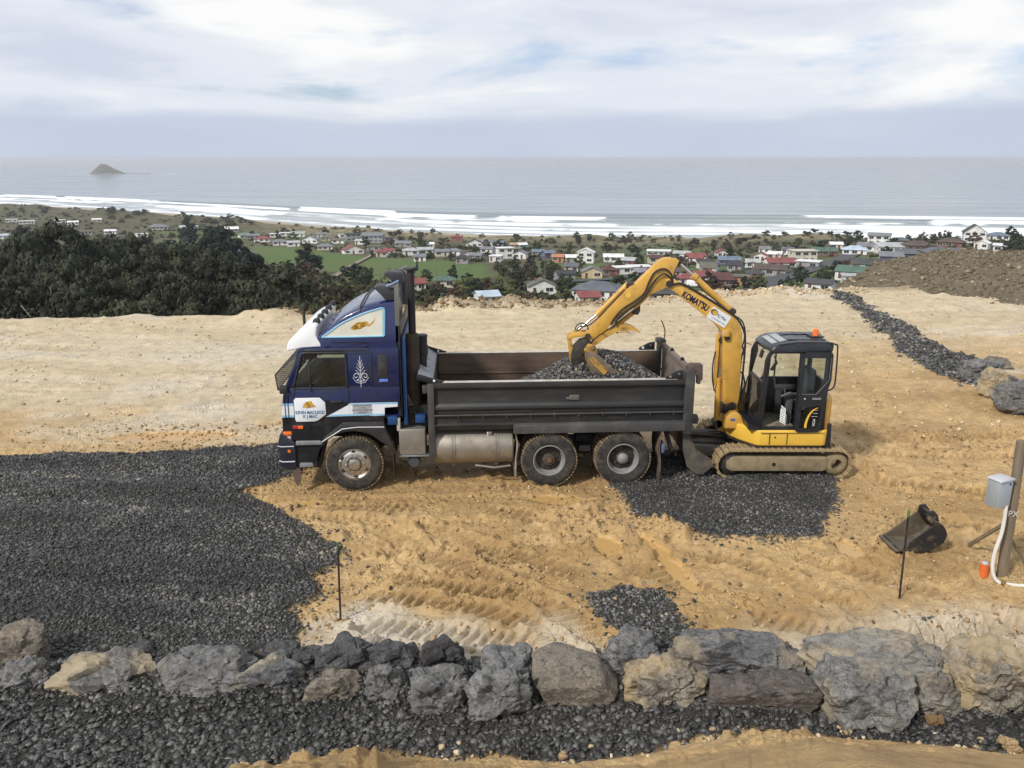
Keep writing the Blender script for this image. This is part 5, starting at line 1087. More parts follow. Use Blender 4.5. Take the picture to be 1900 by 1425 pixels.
# ================================================================== boulders
def mat_rock(name, c1, c2, tan=0.0, vein=0.0, layer=0.0, tancol=(0.36, 0.25, 0.12), rough=0.75):
    c1 = tuple(a*k for a, k in zip(c1, (1.32, 1.25, 1.16))); c2 = tuple(a*k for a, k in zip(c2, (1.32, 1.25, 1.16)))
    m = MT(name); n1 = m.noise(1.6, 8, 0.65); n2 = m.noise(7, 8, 0.7); n3 = m.noise(30, 5, 0.7)
    c = m.mix(m.ramp(n1, [(0.3, 0), (0.7, 1)]), c1, c2)
    c = m.mix(1.0, c, m.ramp(n2, [(0.25, 0.5), (0.5, 1.0), (0.78, 1.7)]), 'MULTIPLY')
    c = m.mix(1.0, c, m.ramp(n3, [(0.3, 0.65), (0.5, 1.0), (0.72, 1.45)]), 'MULTIPLY')
    c = m.mix(m.ramp(m.noise(4.5, 9, 0.75, loc=(1, 6, 3)), [(0.60, 0), (0.70, 0.55)]), c, (0.30, 0.285, 0.25))
    c = m.mix(m.ramp(m.noise(3.1, 7, 0.7, loc=(8, 1, 3)), [(0.62, 0), (0.74, 0.6)]), c, (0.17, 0.115, 0.06))
    ck = m.math('ABSOLUTE', m.math('SUBTRACT', m.noise(3.8, 6, 0.6, sc=(1, 1, 1.8), loc=(3, 3, 9)), 0.5)); c = m.mix(m.ramp(ck, [(0.0, 0.85), (0.006, 0.6), (0.014, 0)]), c, (0.012, 0.012, 0.012))
    if layer:
        wv = m.noise(3.0, 6, 0.6, sc=(0.6, 0.9, 5.5), dist=0.8)
        c = m.mix(m.ramp(wv, [(0.42, 0), (0.58, layer)]), c, (0.26, 0.25, 0.22)); c = m.mix(m.ramp(wv, [(0.30, layer), (0.40, 0)]), c, (0.035, 0.035, 0.042))
    if vein:
        v = m.noise(3.4, 9, 0.72, sc=(1, 1.6, 2.4)); v = m.math('ABSOLUTE', m.math('SUBTRACT', v, 0.5)); vm = m.ramp(m.noise(2.2, 4, 0.6, loc=(5, 5, 1)), [(0.48, 0), (0.66, 1)])
        c = m.mix(m.math('MULTIPLY', vm, m.ramp(v, [(0.0, vein*0.8), (0.012, vein*0.45), (0.028, 0)])), c, (0.34, 0.34, 0.325))
    if tan:
        t = m.noise(1.3, 8, 0.62, loc=(9, 2, 4)); c = m.mix(m.ramp(t, [(0.62-tan*0.35, 0), (0.72-tan*0.3, min(1, tan*1.3))]), c, m.mix(n2, tancol, (0.50, 0.40, 0.24)))
    h = m.math('ADD', m.math('MULTIPLY', n2, 0.8), m.math('MULTIPLY', n3, 0.35))
    m.set(col=c, rough=m.ramp(n2, [(0.3, rough-0.15), (0.7, rough+0.15)]), spec=0.45, normal=m.bump(h, 1.0, 0.045)); return m.m
RK = dict(
 grey=(mat_rock('grey rock', (0.075, 0.078, 0.082), (0.135, 0.138, 0.142), 0.12, 0.25), 'grey boulder with chipped faces'),
 greytan=(mat_rock('grey rock with clay', (0.075, 0.076, 0.078), (0.13, 0.13, 0.128), 0.55, 0.2, 0, (0.34, 0.27, 0.16)), 'grey boulder smeared with pale clay on top'),
 whitepatch=(mat_rock('grey rock with cream patch', (0.055, 0.058, 0.066), (0.105, 0.11, 0.118), 0.42, 0.3, 0, (0.45, 0.40, 0.27)), 'dark grey boulder with a cream crust on its face'),
 dark=(mat_rock('dark blue rock', (0.034, 0.035, 0.039), (0.068, 0.071, 0.078), 0.10, 0.35), 'dark blue-grey boulder'),
 black=(mat_rock('black rock', (0.024, 0.024, 0.026), (0.05, 0.05, 0.052), 0.0, 0.1), 'small black boulder'),
 brown=(mat_rock('brown rock', (0.092, 0.080, 0.066), (0.15, 0.135, 0.115), 0.22, 0.1), 'brownish grey boulder'),
 slate=(mat_rock('slate rock', (0.085, 0.09, 0.095), (0.135, 0.14, 0.145), 0.0, 0.65), 'wedge of slate grey boulder with fine white veins'),
 bluegrey=(mat_rock('blue grey rock', (0.07, 0.074, 0.080), (0.135, 0.142, 0.148), 0.12, 0.5), 'blue-grey boulder with pale veins'),
 slab=(mat_rock('smooth brown slab', (0.105, 0.094, 0.078), (0.145, 0.132, 0.112), 0.0, 0.12, 0, rough=0.8), 'large smooth brown-grey boulder with rounded edges'),
 tan=(mat_rock('tan rock', (0.11, 0.105, 0.095), (0.19, 0.175, 0.145), 0.52, 0.35, 0, (0.30, 0.20, 0.085)), 'clay-stained tan boulder'),
 bluevein=(mat_rock('blue veined rock', (0.05, 0.053, 0.06), (0.115, 0.12, 0.128), 0.30, 0.7), 'wide blue-black boulder with white veins and clay patches'),
 brownblock=(mat_rock('brown block', (0.058, 0.050, 0.046), (0.09, 0.08, 0.075), 0.05, 0.2), 'long squared dark brown block of stone'),
 vein=(mat_rock('veined grey rock', (0.085, 0.09, 0.093), (0.15, 0.155, 0.155), 0.28, 1.0), 'grey boulder laced with white veins'),
 layered=(mat_rock('layered rock', (0.10, 0.10, 0.098), (0.17, 0.165, 0.155), 0.35, 0.5, 0.7), 'biggest pale layered boulder with dark bands'),
 brownlayer=(mat_rock('brown layered rock', (0.085, 0.075, 0.065), (0.15, 0.135, 0.115), 0.30, 0.35, 0.6), 'brown layered boulder in the wall'))
ROCKS = [(-5.93, 8.75, 0.65, 0.41, 0.43, 'brown'), (-5.66, 8.35, 0.61, 0.38, 0.33, 'grey'), (-4.78, 8.48, 1.15, 0.72, 0.30, 'greytan'), (-3.65, 8.46, 1.2, 0.76, 0.37, 'grey'),
 (-2.77, 8.43, 0.79, 0.5, 0.33, 'whitepatch'), (-2.7, 8.78, 0.67, 0.42, 0.24, 'dark'), (-2.03, 8.23, 0.67, 0.42, 0.28, 'brown'), (-2.04, 8.62, 0.64, 0.42, 0.35, 'dark'),
 (-1.46, 8.25, 0.54, 0.38, 0.36, 'grey'), (-1.49, 8.74, 0.74, 0.45, 0.29, 'dark'), (-0.83, 8.07, 0.67, 0.46, 0.38, 'grey'), (-0.84, 8.6, 0.60, 0.40, 0.40, 'black'),
 (-0.14, 7.99, 0.74, 0.50, 0.44, 'slate'), (-0.02, 8.62, 0.68, 0.44, 0.29, 'bluegrey'), (0.73, 8.31, 1.02, 0.68, 0.42, 'slab'), (1.4, 8.62, 0.72, 0.48, 0.40, 'bluegrey'),
 (1.7, 8.27, 1.05, 0.70, 0.42, 'tan'), (2.61, 8.75, 1.68, 0.80, 0.37, 'bluevein'), (2.86, 8.12, 1.38, 0.52, 0.33, 'brownblock'), (3.85, 7.95, 1.0, 0.66, 0.55, 'vein'),
 (4.3, 8.52, 1.68, 0.90, 0.56, 'layered'), (4.70, 8.04, 0.66, 0.44, 0.34, 'brownlayer'), (5.42, 8.12, 1.02, 0.70, 0.62, 'tan'),
 (-0.42, 8.72, 0.30, 0.30, 0.16, 'dark'), (-4.6, 8.94, 0.31, 0.30, 0.16, 'dark'), (0.38, 8.7, 0.28, 0.28, 0.12, 'black'), (-6.6, 8.6, 0.8, 0.6, 0.4, 'grey'), (6.5, 8.3, 0.9, 0.6, 0.45, 'bluegrey')]
_ico = bmesh.new(); bmesh.ops.create_icosphere(_ico, subdivisions=5, radius=1.0)
ICO_V = np.array([v.co[:] for v in _ico.verts]); ICO_F = [[v.index for v in f.verts] for f in _ico.faces]; _ico.free()
def rock_mesh(name, w_, d_, h_, seed, style, mat):
    rs = np.random.RandomState(seed); D = ICO_V
    pn, pd = [], []
    boxy = {'slab': 0.75, 'brownblock': 0.95, 'grey': 0.5, 'brown': 0.7}.get(style, 0.45)
    for ax in range(3):
        for s in (-1, 1):
            n = np.zeros(3); n[ax] = s; n = n+rs.normal(0, 0.22*(1.25-boxy), 3); pn.append(n/np.linalg.norm(n)); pd.append(rs.uniform(0.86, 1.0))
    for k in range(20 if style != 'slab' else 12):
        n = rs.normal(0, 1, 3); n /= np.linalg.norm(n); pn.append(n); pd.append(rs.uniform(0.78, 1.08)+0.30*boxy*(1-np.max(np.abs(n))))
    pn = np.array(pn); pd = np.array(pd)
    q = (D @ pn.T)/pd
    if style in ('slab', 'tan', 'brown'):
        p = 40.0; r = 1/np.power(np.sum(np.power(np.maximum(q, 0), p), 1), 1/p)
    else:
        p = 400.0; q = np.minimum(q, 3); r = 1/np.power(np.sum(np.power(np.maximum(q, 0), p), 1), 1/p)
    P = D*np.minimum(r, 1.32)[:, None]*np.array([w_/2, d_/2, h_*0.62])
    o = rs.uniform(0, 50, 3); rough = 0.5 if style == 'slab' else 1.0
    dsp = np.array([mnoise.fractal(Vector((x*4+o[0], y*4+o[1], z*4+o[2])), 1.0, 2.1, 4) for x, y, z in P])
    rid = np.array([abs(mnoise.noise(Vector((x*6+o[1], y*6+o[2], z*9+o[0])))) for x, y, z in P])
    cs = 0.16+0.10*rs.rand()
    def cellv(s_, p):
        d, pt = mnoise.voronoi(Vector((p[0]/s_+o[0], p[1]/s_+o[1], p[2]/s_*1.5+o[2]))); return mnoise.noise(pt[0]*7.3), d[1]-d[0]
    c1 = np.array([cellv(cs, p) for p in P]); c2 = np.array([cellv(cs*.42, p) for p in P])
    amp = 0.25 if style == 'slab' else (0.6 if style in ('brown', 'brownblock') else 1.0)
    P = P+D*((dsp*0.022-rid*0.030)*rough*min(1.2, (w_+h_))+amp*(0.095*c1[:, 0]-0.028*np.exp(-c1[:, 1]*9)+0.030*c2[:, 0]))[:, None]
    if style in ('layered', 'brownlayer', 'bluevein'):
        st = np.array([mnoise.noise(Vector((x*1.5+o[0], y*1.5, z*14+x*3))) for x, y, z in P]); P[:, :2] *= (1+0.05*st)[:, None]
    P[:, 2] += h_*0.42
    me = bpy.data.meshes.new(name); me.from_pydata(P.tolist(), [], ICO_F); me.update(); finish(me, R(24)); me.materials.append(mat); return me
cnt = {}
POS = {0: 'half buried at the gravel end of the wall', }
where = {0: 'beside the gravel, behind the grey corner boulder', 1: 'at the gravel end of the boulder wall, next to the clay-smeared one', 2: 'in the boulder wall', 3: 'long and domed, next to the clay-smeared boulder', 4: 'in the boulder wall',
 5: 'behind the cream-crusted boulder', 6: 'squarish, in front of a dark one', 7: 'behind the squarish brown one', 8: 'upright, between the squarish brown one and a jagged one', 9: 'behind the upright grey one', 10: 'jagged, next to the slate wedge',
 11: 'peaked, behind the jagged grey one', 12: 'pointing down at the gravel', 13: 'behind the slate wedge', 14: 'in the boulder wall', 15: 'between the smooth brown boulder and the tan one', 16: 'next to the smooth brown boulder', 17: 'behind the long dark block', 18: 'in the boulder wall',
 19: 'at the end of the long dark block', 20: 'in the boulder wall', 21: 'below the biggest one', 22: 'at the far end of the wall past the layered ones', 23: 'small, between the back stones', 24: 'small, behind the clay-smeared boulder', 25: 'tiny, behind the smooth brown boulder', 26: 'end of the wall past the grey corner boulder', 27: 'end of the wall past the last tan boulder'}
for i, (x, y, w_, d_, h_, st) in enumerate(ROCKS):
    me = rock_mesh('boulder', w_*1.03, d_*1.08, h_*1.28, 100+i*7, st, RK[st][0])
    o = bpy.data.objects.new('boulder', me); COL.objects.link(o); o.location = (x, y, -0.17 if y < 8.55 else -0.10); o.rotation_euler = (0, 0, random.Random(i).uniform(-.12, .12))
    lab = RK[st][1].replace(' in the wall', '')+' '+where[i]
    props(o, ' '.join(lab.split()[:16]), 'boulder', 'boulders of the dry stone wall')
RB = [(12.85, 21.9, 1.05, 0.8, 0.62, 'bluegrey', 'grey cracked boulder beside the stone drain, nearest the soil bank'), (14.2, 23.4, 0.8, 0.7, 0.35, 'brown', 'flat brown boulder lying behind the grey cracked one'), (12.3, 20.2, 0.75, 0.75, 0.72, 'tan', 'tan tilted boulder between two grey ones at the drain'), (12.2, 18.9, 1.2, 1.0, 0.85, 'grey', 'large grey boulder at the near end of the stone drain'), (12.5, 22.0, .32, .3, .3, 'grey', 'small grey stone leaning on the cracked boulder')]
for i, (x, y, w_, d_, h_, st, lab) in enumerate(RB):
    o = bpy.data.objects.new('boulder', rock_mesh('boulder', w_, d_, h_, 500+i, st, RK[st][0])); COL.objects.link(o); o.location = (x, y, pad_z(x, y)-0.05); props(o, lab, 'boulder', 'boulders along the stone drain')

# ================================================================== crushed stone and clods (nobody could count them)
def scatter(name, P, size, flat, mat, seed, label, cat, parent=None, jit=0.3, tilt=0.5, sink=0.25, field=None):
    """P: n x 3 points; a distorted 8-cornered stone at each"""
    rs = np.random.RandomState(seed); n = len(P)
    base = np.array([(-1, -1, -1), (1, -1, -1), (1, 1, -1), (-1, 1, -1), (-.7, -.7, 1), (.7, -.7, 1), (.7, .7, 1), (-.7, .7, 1)], float)*0.5
    V = base[None]*(1+rs.normal(0, jit, (n, 8, 3)))
    S = size[:, None]*np.stack([np.ones(n), rs.uniform(.55, 1, n), flat*rs.uniform(.6, 1.3, n)], -1); V = V*S[:, None, :]
    a = rs.uniform(0, 2*math.pi, n); ca, sa_ = np.cos(a), np.sin(a); t = rs.normal(0, tilt, n); t2 = rs.normal(0, tilt, n)
    x = V[..., 0]*ca[:, None]-V[..., 1]*sa_[:, None]; y = V[..., 0]*sa_[:, None]+V[..., 1]*ca[:, None]; z = V[..., 2]
    y2 = y*np.cos(t)[:, None]-z*np.sin(t)[:, None]; z2 = y*np.sin(t)[:, None]+z*np.cos(t)[:, None]
    x3 = x*np.cos(t2)[:, None]+z2*np.sin(t2)[:, None]; z3 = -x*np.sin(t2)[:, None]+z2*np.cos(t2)[:, None]
    C = np.stack([x3, y2, z3+(size*flat*(0.5-sink))[:, None]], -1)+P[:, None, :]
    F = np.array([(0, 3, 2, 1), (4, 5, 6, 7), (0, 1, 5, 4), (1, 2, 6, 5), (2, 3, 7, 6), (3, 0, 4, 7)])
    Q = (F[None]+8*np.arange(n)[:, None, None]).reshape(-1, 4)
    me = bpy.data.meshes.new(name); me.vertices.add(n*8); me.vertices.foreach_set('co', C.reshape(-1).astype(np.float32))
    k = len(Q); me.loops.add(k*4); me.polygons.add(k); me.loops.foreach_set('vertex_index', Q.reshape(-1).astype(np.int32)); me.polygons.foreach_set('loop_start', np.arange(0, k*4, 4, dtype=np.int32)); me.update(calc_edges=True)
    at = me.attributes.new('tone', 'FLOAT', 'POINT'); tn = rs.rand(n)
    if field is not None: tn = np.clip(tn*0.85+field(P[:, 0], P[:, 1]), 0, 0.985)
    at.data.foreach_set('value', np.repeat(tn, 8).astype(np.float32))
    me.materials.append(mat); o = bpy.data.objects.new(name, me); COL.objects.link(o); props(o, label, cat, None, 'stuff')
    if parent: o.parent = parent
    return o
def mat_stone(name, pts, rough=0.6, bump=0.4):
    m = MT(name); a = m.attr('tone'); c = m.ramp(a.outputs['Fac'], pts); n = m.noise(40, 4, 0.6)
    c = m.mix(1.0, c, m.ramp(n, [(0.3, 0.75), (0.7, 1.25)]), 'MULTIPLY'); m.set(col=c, rough=rough, spec=0.45, normal=m.bump(n, bump, 0.01)); return m.m
SLATE = mat_stone('crushed slate', [(0.0, (0.021, 0.0205, 0.019)), (0.5, (0.055, 0.0535, 0.050)), (0.82, (0.118, 0.115, 0.107)), (0.97, (0.23, 0.22, 0.20)), (1.0, (0.30, 0.23, 0.13))], 0.5)
CLOD = mat_stone('clay clod', [(0.0, (0.16, 0.10, 0.045)), (0.4, (0.32, 0.205, 0.095)), (0.8, (0.40, 0.275, 0.14)), (1.0, (0.50, 0.37, 0.21))], 0.95)
CLODP = mat_stone('pale clod', [(0.0, (0.30, 0.21, 0.11)), (0.5, (0.46, 0.35, 0.21)), (1.0, (0.62, 0.53, 0.39))], 0.95)
SOIL = mat_stone('soil clod', [(0.0, (0.085, 0.066, 0.04)), (0.5, (0.15, 0.118, 0.075)), (0.9, (0.20, 0.165, 0.11)), (1.0, (0.33, 0.27, 0.18))], 0.95)
BERM = mat_stone('berm clod', [(0.0, (0.12, 0.085, 0.045)), (0.5, (0.24, 0.175, 0.10)), (1.0, (0.42, 0.33, 0.21))], 0.95)
rng = np.random.RandomState(21)
def pts_in(n, x0, x1, y0, y1, fn):
    X = rng.uniform(x0, x1, n); Y = rng.uniform(y0, y1, n); k = fn(X, Y); X, Y = X[k], Y[k]; return np.stack([X, Y, pad(X, Y)], -1)
def dens(X, Y, lo): return rng.rand(len(X)) < lo
GV = lambda X, Y: gravel_mask(X, Y) > rng.normal(0.0, 0.06, len(X))-rng.exponential(.10, len(X))*(rng.rand(len(X)) < .15)
P1 = pts_in(95000, -11, -2.3, 8.7, 17, lambda X, Y: GV(X, Y) & (np.abs(X) < 0.74*Y+.6))
scatter('crushed_stone', P1, (0.014+0.05*rng.rand(len(P1))**2.2)*np.where(rng.rand(len(P1)) > .97, 1.6, 1), 0.42, SLATE, 1, 'broad bed of dark crushed stone in front of the truck', 'gravel', field=lambda x, y: 0.42*fbm(x*0.30+3, (y+0.08*x)*1.5, 4, 601)+0.2*fbm(x*1.2, y*2.2, 2, 602))
P2 = pts_in(24000, -6.8, 7.2, 6.2, 8.75, lambda X, Y: GV(X, Y) & (Y > bank(X)-.05))
scatter('crushed_stone', P2, 0.018+0.075*rng.rand(len(P2))**1.8, 0.38, SLATE, 2, 'strip of dark crushed stone along the foot of the boulder wall', 'gravel', field=lambda x, y: 0.18*fbm(x*0.9, y*1.5, 3, 603)-0.03)
P3 = pts_in(24000, 1.4, 6.6, 11.8, 16.4, GV)
scatter('crushed_stone', P3, 0.014+0.042*rng.rand(len(P3))**2, 0.45, SLATE, 3, 'spread of dark crushed stone beneath the excavator', 'gravel', field=lambda x, y: 0.22*fbm((x+y)*1.6, (x-y)*0.5, 3, 604)+0.03)
P4 = pts_in(5000, 0.9, 2.7, 8.5, 10.8, GV)
scatter('crushed_stone', P4, 0.014+0.055*rng.rand(len(P4))**2, 0.45, SLATE, 4, 'small patch of dark crushed stone behind the tan boulder', 'gravel')
P5 = pts_in(26000, 11, 17.5, 16.5, 38, GV)
scatter('crushed_stone', P5, 0.03+0.11*rng.rand(len(P5))**2, 0.5, SLATE, 5, 'dark stone drain running away past the excavator', 'gravel')
def clodmask(X, Y): return (gravel_mask(X, Y) < 0.0) & (rng.rand(len(X)) < np.clip(0.12+1.6*np.clip(fbm(X*0.7, Y*0.8, 3, 201)+0.05, 0, 1)**1.4, 0, 1))
P6 = pts_in(60000, -11, 13, 7.0, 18, lambda X, Y: clodmask(X, Y) & (np.abs(X) < .75*Y+.5))
scatter('clay_clod', P6, 0.012+0.055*rng.rand(len(P6))**3.2, 0.7, CLOD, 6, 'loose ochre clods strewn over the churned clay', 'clods', jit=.22)
P7 = pts_in(17000, -24, 18, 17, 36.5, lambda X, Y: clodmask(X, Y) & (Y < edge(X)))
scatter('clay_clod', P7, 0.02+0.085*rng.rand(len(P7))**3.5, 0.6, CLODP, 7, 'loose pale clods strewn over the far half of the pad', 'clods', jit=.22)
Pa = pts_in(5000, -4, 8, 8.6, 14.5, lambda X, Y: (gravel_mask(X, Y) < 0) & (rng.rand(len(X)) < np.exp(np.clip(gravel_mask(X, Y), -9, 0)*2.2)*.5+.10*(fbm(X*.9, Y*.9, 3, 210) > .3)))
scatter('stray_stone', Pa, 0.012+0.055*rng.rand(len(Pa))**3, .5, SLATE, 14, 'stray dark stones spilled over the clay', 'gravel')
P8 = pts_in(16000, -9.5, 16, 31, 39.2, lambda X, Y: (np.abs(Y-edge(X)+0.5) < 1.0) & (rng.rand(len(X)) < .75))
kb = P8[:, 0] < 4.5
scatter('clay_clod', P8[~kb], 0.03+0.13*rng.rand((~kb).sum())**3.2, 0.7, CLODP, 8, 'pale rubble of broken clay along the outer edge of the pad', 'rubble', jit=.25)
scatter('soil_clod', P8[kb], 0.035+0.17*rng.rand(kb.sum())**3.2, 0.7, BERM, 18, 'brown rubble heaped along the edge of the pad behind the truck', 'rubble', jit=.25)
P9 = pts_in(5200, -6, 7, 6.3, 8.0, lambda X, Y: np.abs(Y-bank(X)+.03+0.05*np.sin(X*5)) < rng.exponential(.07, len(X)))
scatter('clay_clod', P9, 0.012+0.06*rng.rand(len(P9))**2.5, 0.7, CLODP, 9, 'crumbled pale clay and pebbles along the lip of the bank', 'pebbles', jit=.22)
for x, y, s in ((-2.55, 7.02, .13), (-2.1, 7.2, .09), (-.3, 7.85, .08), (4.6, 7.72, .16), (1.7, 7.28, .09), (2.3, 7.44, .12), (5.2, 7.3, .2), (.55, 7.22, .08)):
    me = rock_mesh('clay_lump', s, s*.8, s*.7, int(s*1000+x*10)+60, 'tan', CLODP if s != .16 else CLOD); o = bpy.data.objects.new('clay_lump', me); COL.objects.link(o); o.location = (x, y, pad_z(x, y)); props(o, 'pale lump of clay lying at the edge of the clay bank', 'lump', 'lumps of clay on the bank')

# ================================================================== soil stockpile
def mound(X, Y):
    rz = np.interp(X, [15, 16.6, 17.2, 18.8, 20.4, 22.2, 25, 45], [-2.4, -0.8, -0.2, 0.70, 1.12, 1.32, 1.40, 1.5])
    yf = np.interp(X, [15, 16.2, 16.8, 17.4, 20, 45], [39, 36, 33.5, 31.7, 31.5, 31.2])
    t = np.clip((Y-yf)/(40.5-yf), 0, 1); z = -0.35+(rz+0.35)*(1-(1-t)**1.7)
    z = np.where(Y > 42.5, z-0.5*(Y-42.5), z)
    return z+0.24*fbm(X*0.55, Y*0.55, 5, 301)+0.13*fbm(X*2.1, Y*2.1, 4, 302)+0.05*fbm(X*6, Y*6, 2, 303)
my, mx = np.meshgrid(np.linspace(30.5, 56, 190), np.linspace(15.0, 48, 240), indexing='ij')
m = MT('stockpile soil'); n1 = m.noise(0.8, 8, .65); n2 = m.noise(5, 8, .7)
c = m.mix(m.ramp(n1, [(.35, 0), (.65, 1)]), (0.115, 0.096, 0.066), (0.165, 0.140, 0.098)); c = m.mix(m.ramp(n2, [(.55, 0), (.75, .8)]), c, (0.24, 0.19, 0.12)); c = m.mix(m.ramp(n2, [(.25, .8), (.42, 0)]), c, (0.05, 0.045, 0.025))
m.set(col=c, rough=.95, spec=.2, normal=m.bump(n2, .8, .12))
props(grid_mesh('soil_mound', mx, my, mound(mx, my), m.m), kind='structure', label='long stockpile of grey-brown soil')
n = 14000; X = rng.uniform(15.6, 40, n); Y = rng.uniform(31.5, 46, n); Z = mound(X, Y); k = Z > -0.6
scatter('soil_clod', np.stack([X, Y, Z], -1)[k], (0.04+0.15*rng.rand(n)**4)[k], .7, SOIL, 11, 'lumps of soil covering the stockpile', 'clods', jit=.25)

# ================================================================== load in the tray
def heap(x, y):
    z = 1.42+0.50*np.exp(-((x-3.95)/0.75)**2-((y-1.25)/1.0)**2)+0.58*np.exp(-((x-4.75)/0.7)**2-((y-1.75)/0.75)**2)+0.42*np.exp(-((x-5.4)/0.75)**2-((y-0.95)/1.0)**2)
    z = z-0.45*sst(3.2, 2.2, x); return np.minimum(z, 2.16)+0.02*fbm(x*6, y*6, 3, 401)
hy, hx = np.meshgrid(np.linspace(.113, W-.136, 60), np.linspace(1.6, 6.11, 120), indexing='ij')
HP = grid_mesh('gravel_load', hx, hy, np.maximum(heap(hx, hy), 1.175), SLATE)
HP.location = TR.location; HP.rotation_euler = TR.rotation_euler
n = 6500; X = rng.uniform(2.3, 6.05, n); Y = rng.uniform(.16, W-.18, n); Z = heap(X, Y); k = Z > 1.2
st_ = scatter('load_stone', np.stack([X, Y, Z], -1)[k], rng.uniform(.03, .07, n)[k], .6, SLATE, 12, None, None, HP)
props(HP, 'heap of dark crushed stone in the truck tray', 'gravel', None, 'stuff')
if 'kind' in st_: del st_['kind']
st_['kind'] = 'stuff'

# ================================================================== small things on the pad
WOOD = pm('weathered timber', (0.20, 0.155, 0.105), 0.85, 0, 0.3, 5, (0.10, 0.075, 0.05), 5, .45, .75, .5, 30, sc=(1, 1, .15))
WOODP = pm('sawn timber', (0.40, 0.28, 0.15), 0.85, 0, 0.2, 9, None, bump=.3, bscale=50)
STKB = pm('black steel stake', (0.018, 0.018, 0.018), .6, 0, .2, 9, (.10, .07, .04), 9, .5, .8)
GRN = pm('green paint tip', (0.10, 0.30, 0.06), .6)
def warratah(x, y, h, lx, ly, label, grp='marker stakes on the pad', thick=.013):
    z = pad_z(x, y); r = empty('marker_stake', (x, y, z), .4, label, 'stake', grp)
    m_ = Matrix(((1, 0, lx, 0), (0, 1, ly, 0), (0, 0, 1, 0), (0, 0, 0, 1)))
    b_ = B()
    for k in range(3):
        a = k*2*math.pi/3+.5; t = Matrix.Rotation(a, 4, 'Z')
        b_.box(0, thick*1.1, -.003, .003, -.15, h, 0, 2, m_ @ t)
    b_.build('shaft', STKB, r, None)
    b_ = B(); b_.box(-.009, .009, -.009, .009, h-.10, h+.008, .002, 1, m_); b_.build('tip', GRN, r)
warratah(-2.27, 9.71, 1.13, 0.02, 0.0, 'thin black steel stake with green tip at the edge of the broad gravel bed')
warratah(5.36, 10.22, 1.33, -0.035, 0.0, 'thin black steel stake with green tip standing before the loose black bucket')
warratah(-6.38, 25.0, 1.66, -.01, 0, 'dark survey stake standing far across the pad behind the truck cab, thicker of a pair', 'survey stakes at the far side', .045)
warratah(-5.98, 25.0, 1.60, .0, 0, 'slim survey stake standing far across the pad behind the truck cab, thinner of a pair', 'survey stakes at the far side', .028)
warratah(3.64, 28.0, .40, 0, 0, 'short peg beside a small board far across the pad behind the tray', 'survey stakes at the far side', .03)
o = B().box(-.16, .16, -.02, .02, 0, .26, .005).build('survey_board', WOODP); o.location = (3.9, 28.0, pad_z(3.9, 28)); props(o, 'small pale timber board standing far across the pad', 'board')
# power post
PP = empty('timber_post', (7.13, 10.84, pad_z(7.13, 10.84)), 0, 'round weathered timber power post leaning beside the clay', 'post')
b_ = B(); rr = np.random.RandomState(4)
prof = []
for k in range(15):
    z = -.2+k*2.29/14; prof.append([(-.00-.045*(z/2.07)+(.074-.006*k/14)*(1+.03*rr.randn())*math.cos(a), (.074-.006*k/14)*math.sin(a)*(1+.03*rr.randn()), z) for a in [2*math.pi*i/16 for i in range(17)]])
b_.grid(prof); b_._add(prof[-1][:16], [tuple(range(16))]); b_.build('shaft', WOOD, PP, R(60))
text('post_mark', 'PX', .13, (-.04, -.080, 1.02), (R(90), 0, 0), pm('faded white paint', (.5, .48, .42), .8), PP, .003)
MBX = empty('meter_box', (6.83, 10.74, 1.19+.0), R(24), 'grey metal meter box mounted on the timber post', 'box')
B().box(-.16, .14, -.09, .12, 0, .44, .008, 2).build('housing', pm('grey metal', (.30, .32, .33), .45, .2, .08, 4, (.2, .17, .12), 5, .6, .9), MBX)
B().box(-.165, .145, -.105, -.088, -.005, .445, .005, 2).build('door', pm('light grey metal', (.36, .38, .39), .4, .2, .06, 4), MBX)
B().prism([(-.18, .44), (.16, .44), (.15, .465), (-.17, .465)], -.13, .13, 'y', .004).build('lid', pm('pale metal lid', (.50, .50, .52), .4, .2, .06, 4), MBX)
B().box(.06, .10, -.112, -.10, .36, .385, .003).build('catch', IRON, MBX)
MBX.scale = (.86, .86, .9)
cb = B(); cb.tube([(6.93, 10.70, 1.20), (6.93, 10.69, .95), (6.92, 10.69, .75), (6.87, 10.68, .50), (6.86, 10.66, .25), (6.92, 10.62, .08), (7.05, 10.56, .05), (7.35, 10.50, .05), (7.9, 10.45, .04)], .026, 8, 6)
o = cb.build('power_cable', pm('white conduit', (.62, .60, .54), .5, 0, .06, 5, (.40, .30, .17), 4, .55, .85)); props(o, 'white flexible conduit hanging from the meter box to the ground', 'cable')
OC = empty('pipe_cap', (6.82, 10.78, pad_z(6.82, 10.78)), 0, 'short orange pipe stub with pale cap at the foot of the timber post', 'pipe')
OC.scale = (.82, .82, .9)
B().lathe([(0, -.05), (.075, -.05), (.08, .02), (.075, .17), (0, .17)], 18, 'z').build('pipe', pm('orange plastic', (.62, .13, .03), .5, 0, .1, 5, (.4, .25, .12), 6, .55, .8), OC)
B().lathe([(0, .171), (.05, .172), (.055, .19), (.04, .205), (0, .21)], 16, 'z').build('cap', pm('pale grey plastic', (.42, .45, .45), .5), OC)
z0 = pad_z(7.07, 11.7)
BR = empty('timber_brace', (7.07, 11.73, z0), 0, 'sawn timber brace with its peg propping the power post', 'brace')
b_ = B(); b_.tube([(.03, -.02, .06), (.02, -.78, .76)], .032, 4); b_.build('strut', WOOD, BR, None); B().box(-.05, .05, -.04, .03, -.12, .16, .006).build('peg', WOODP, BR)
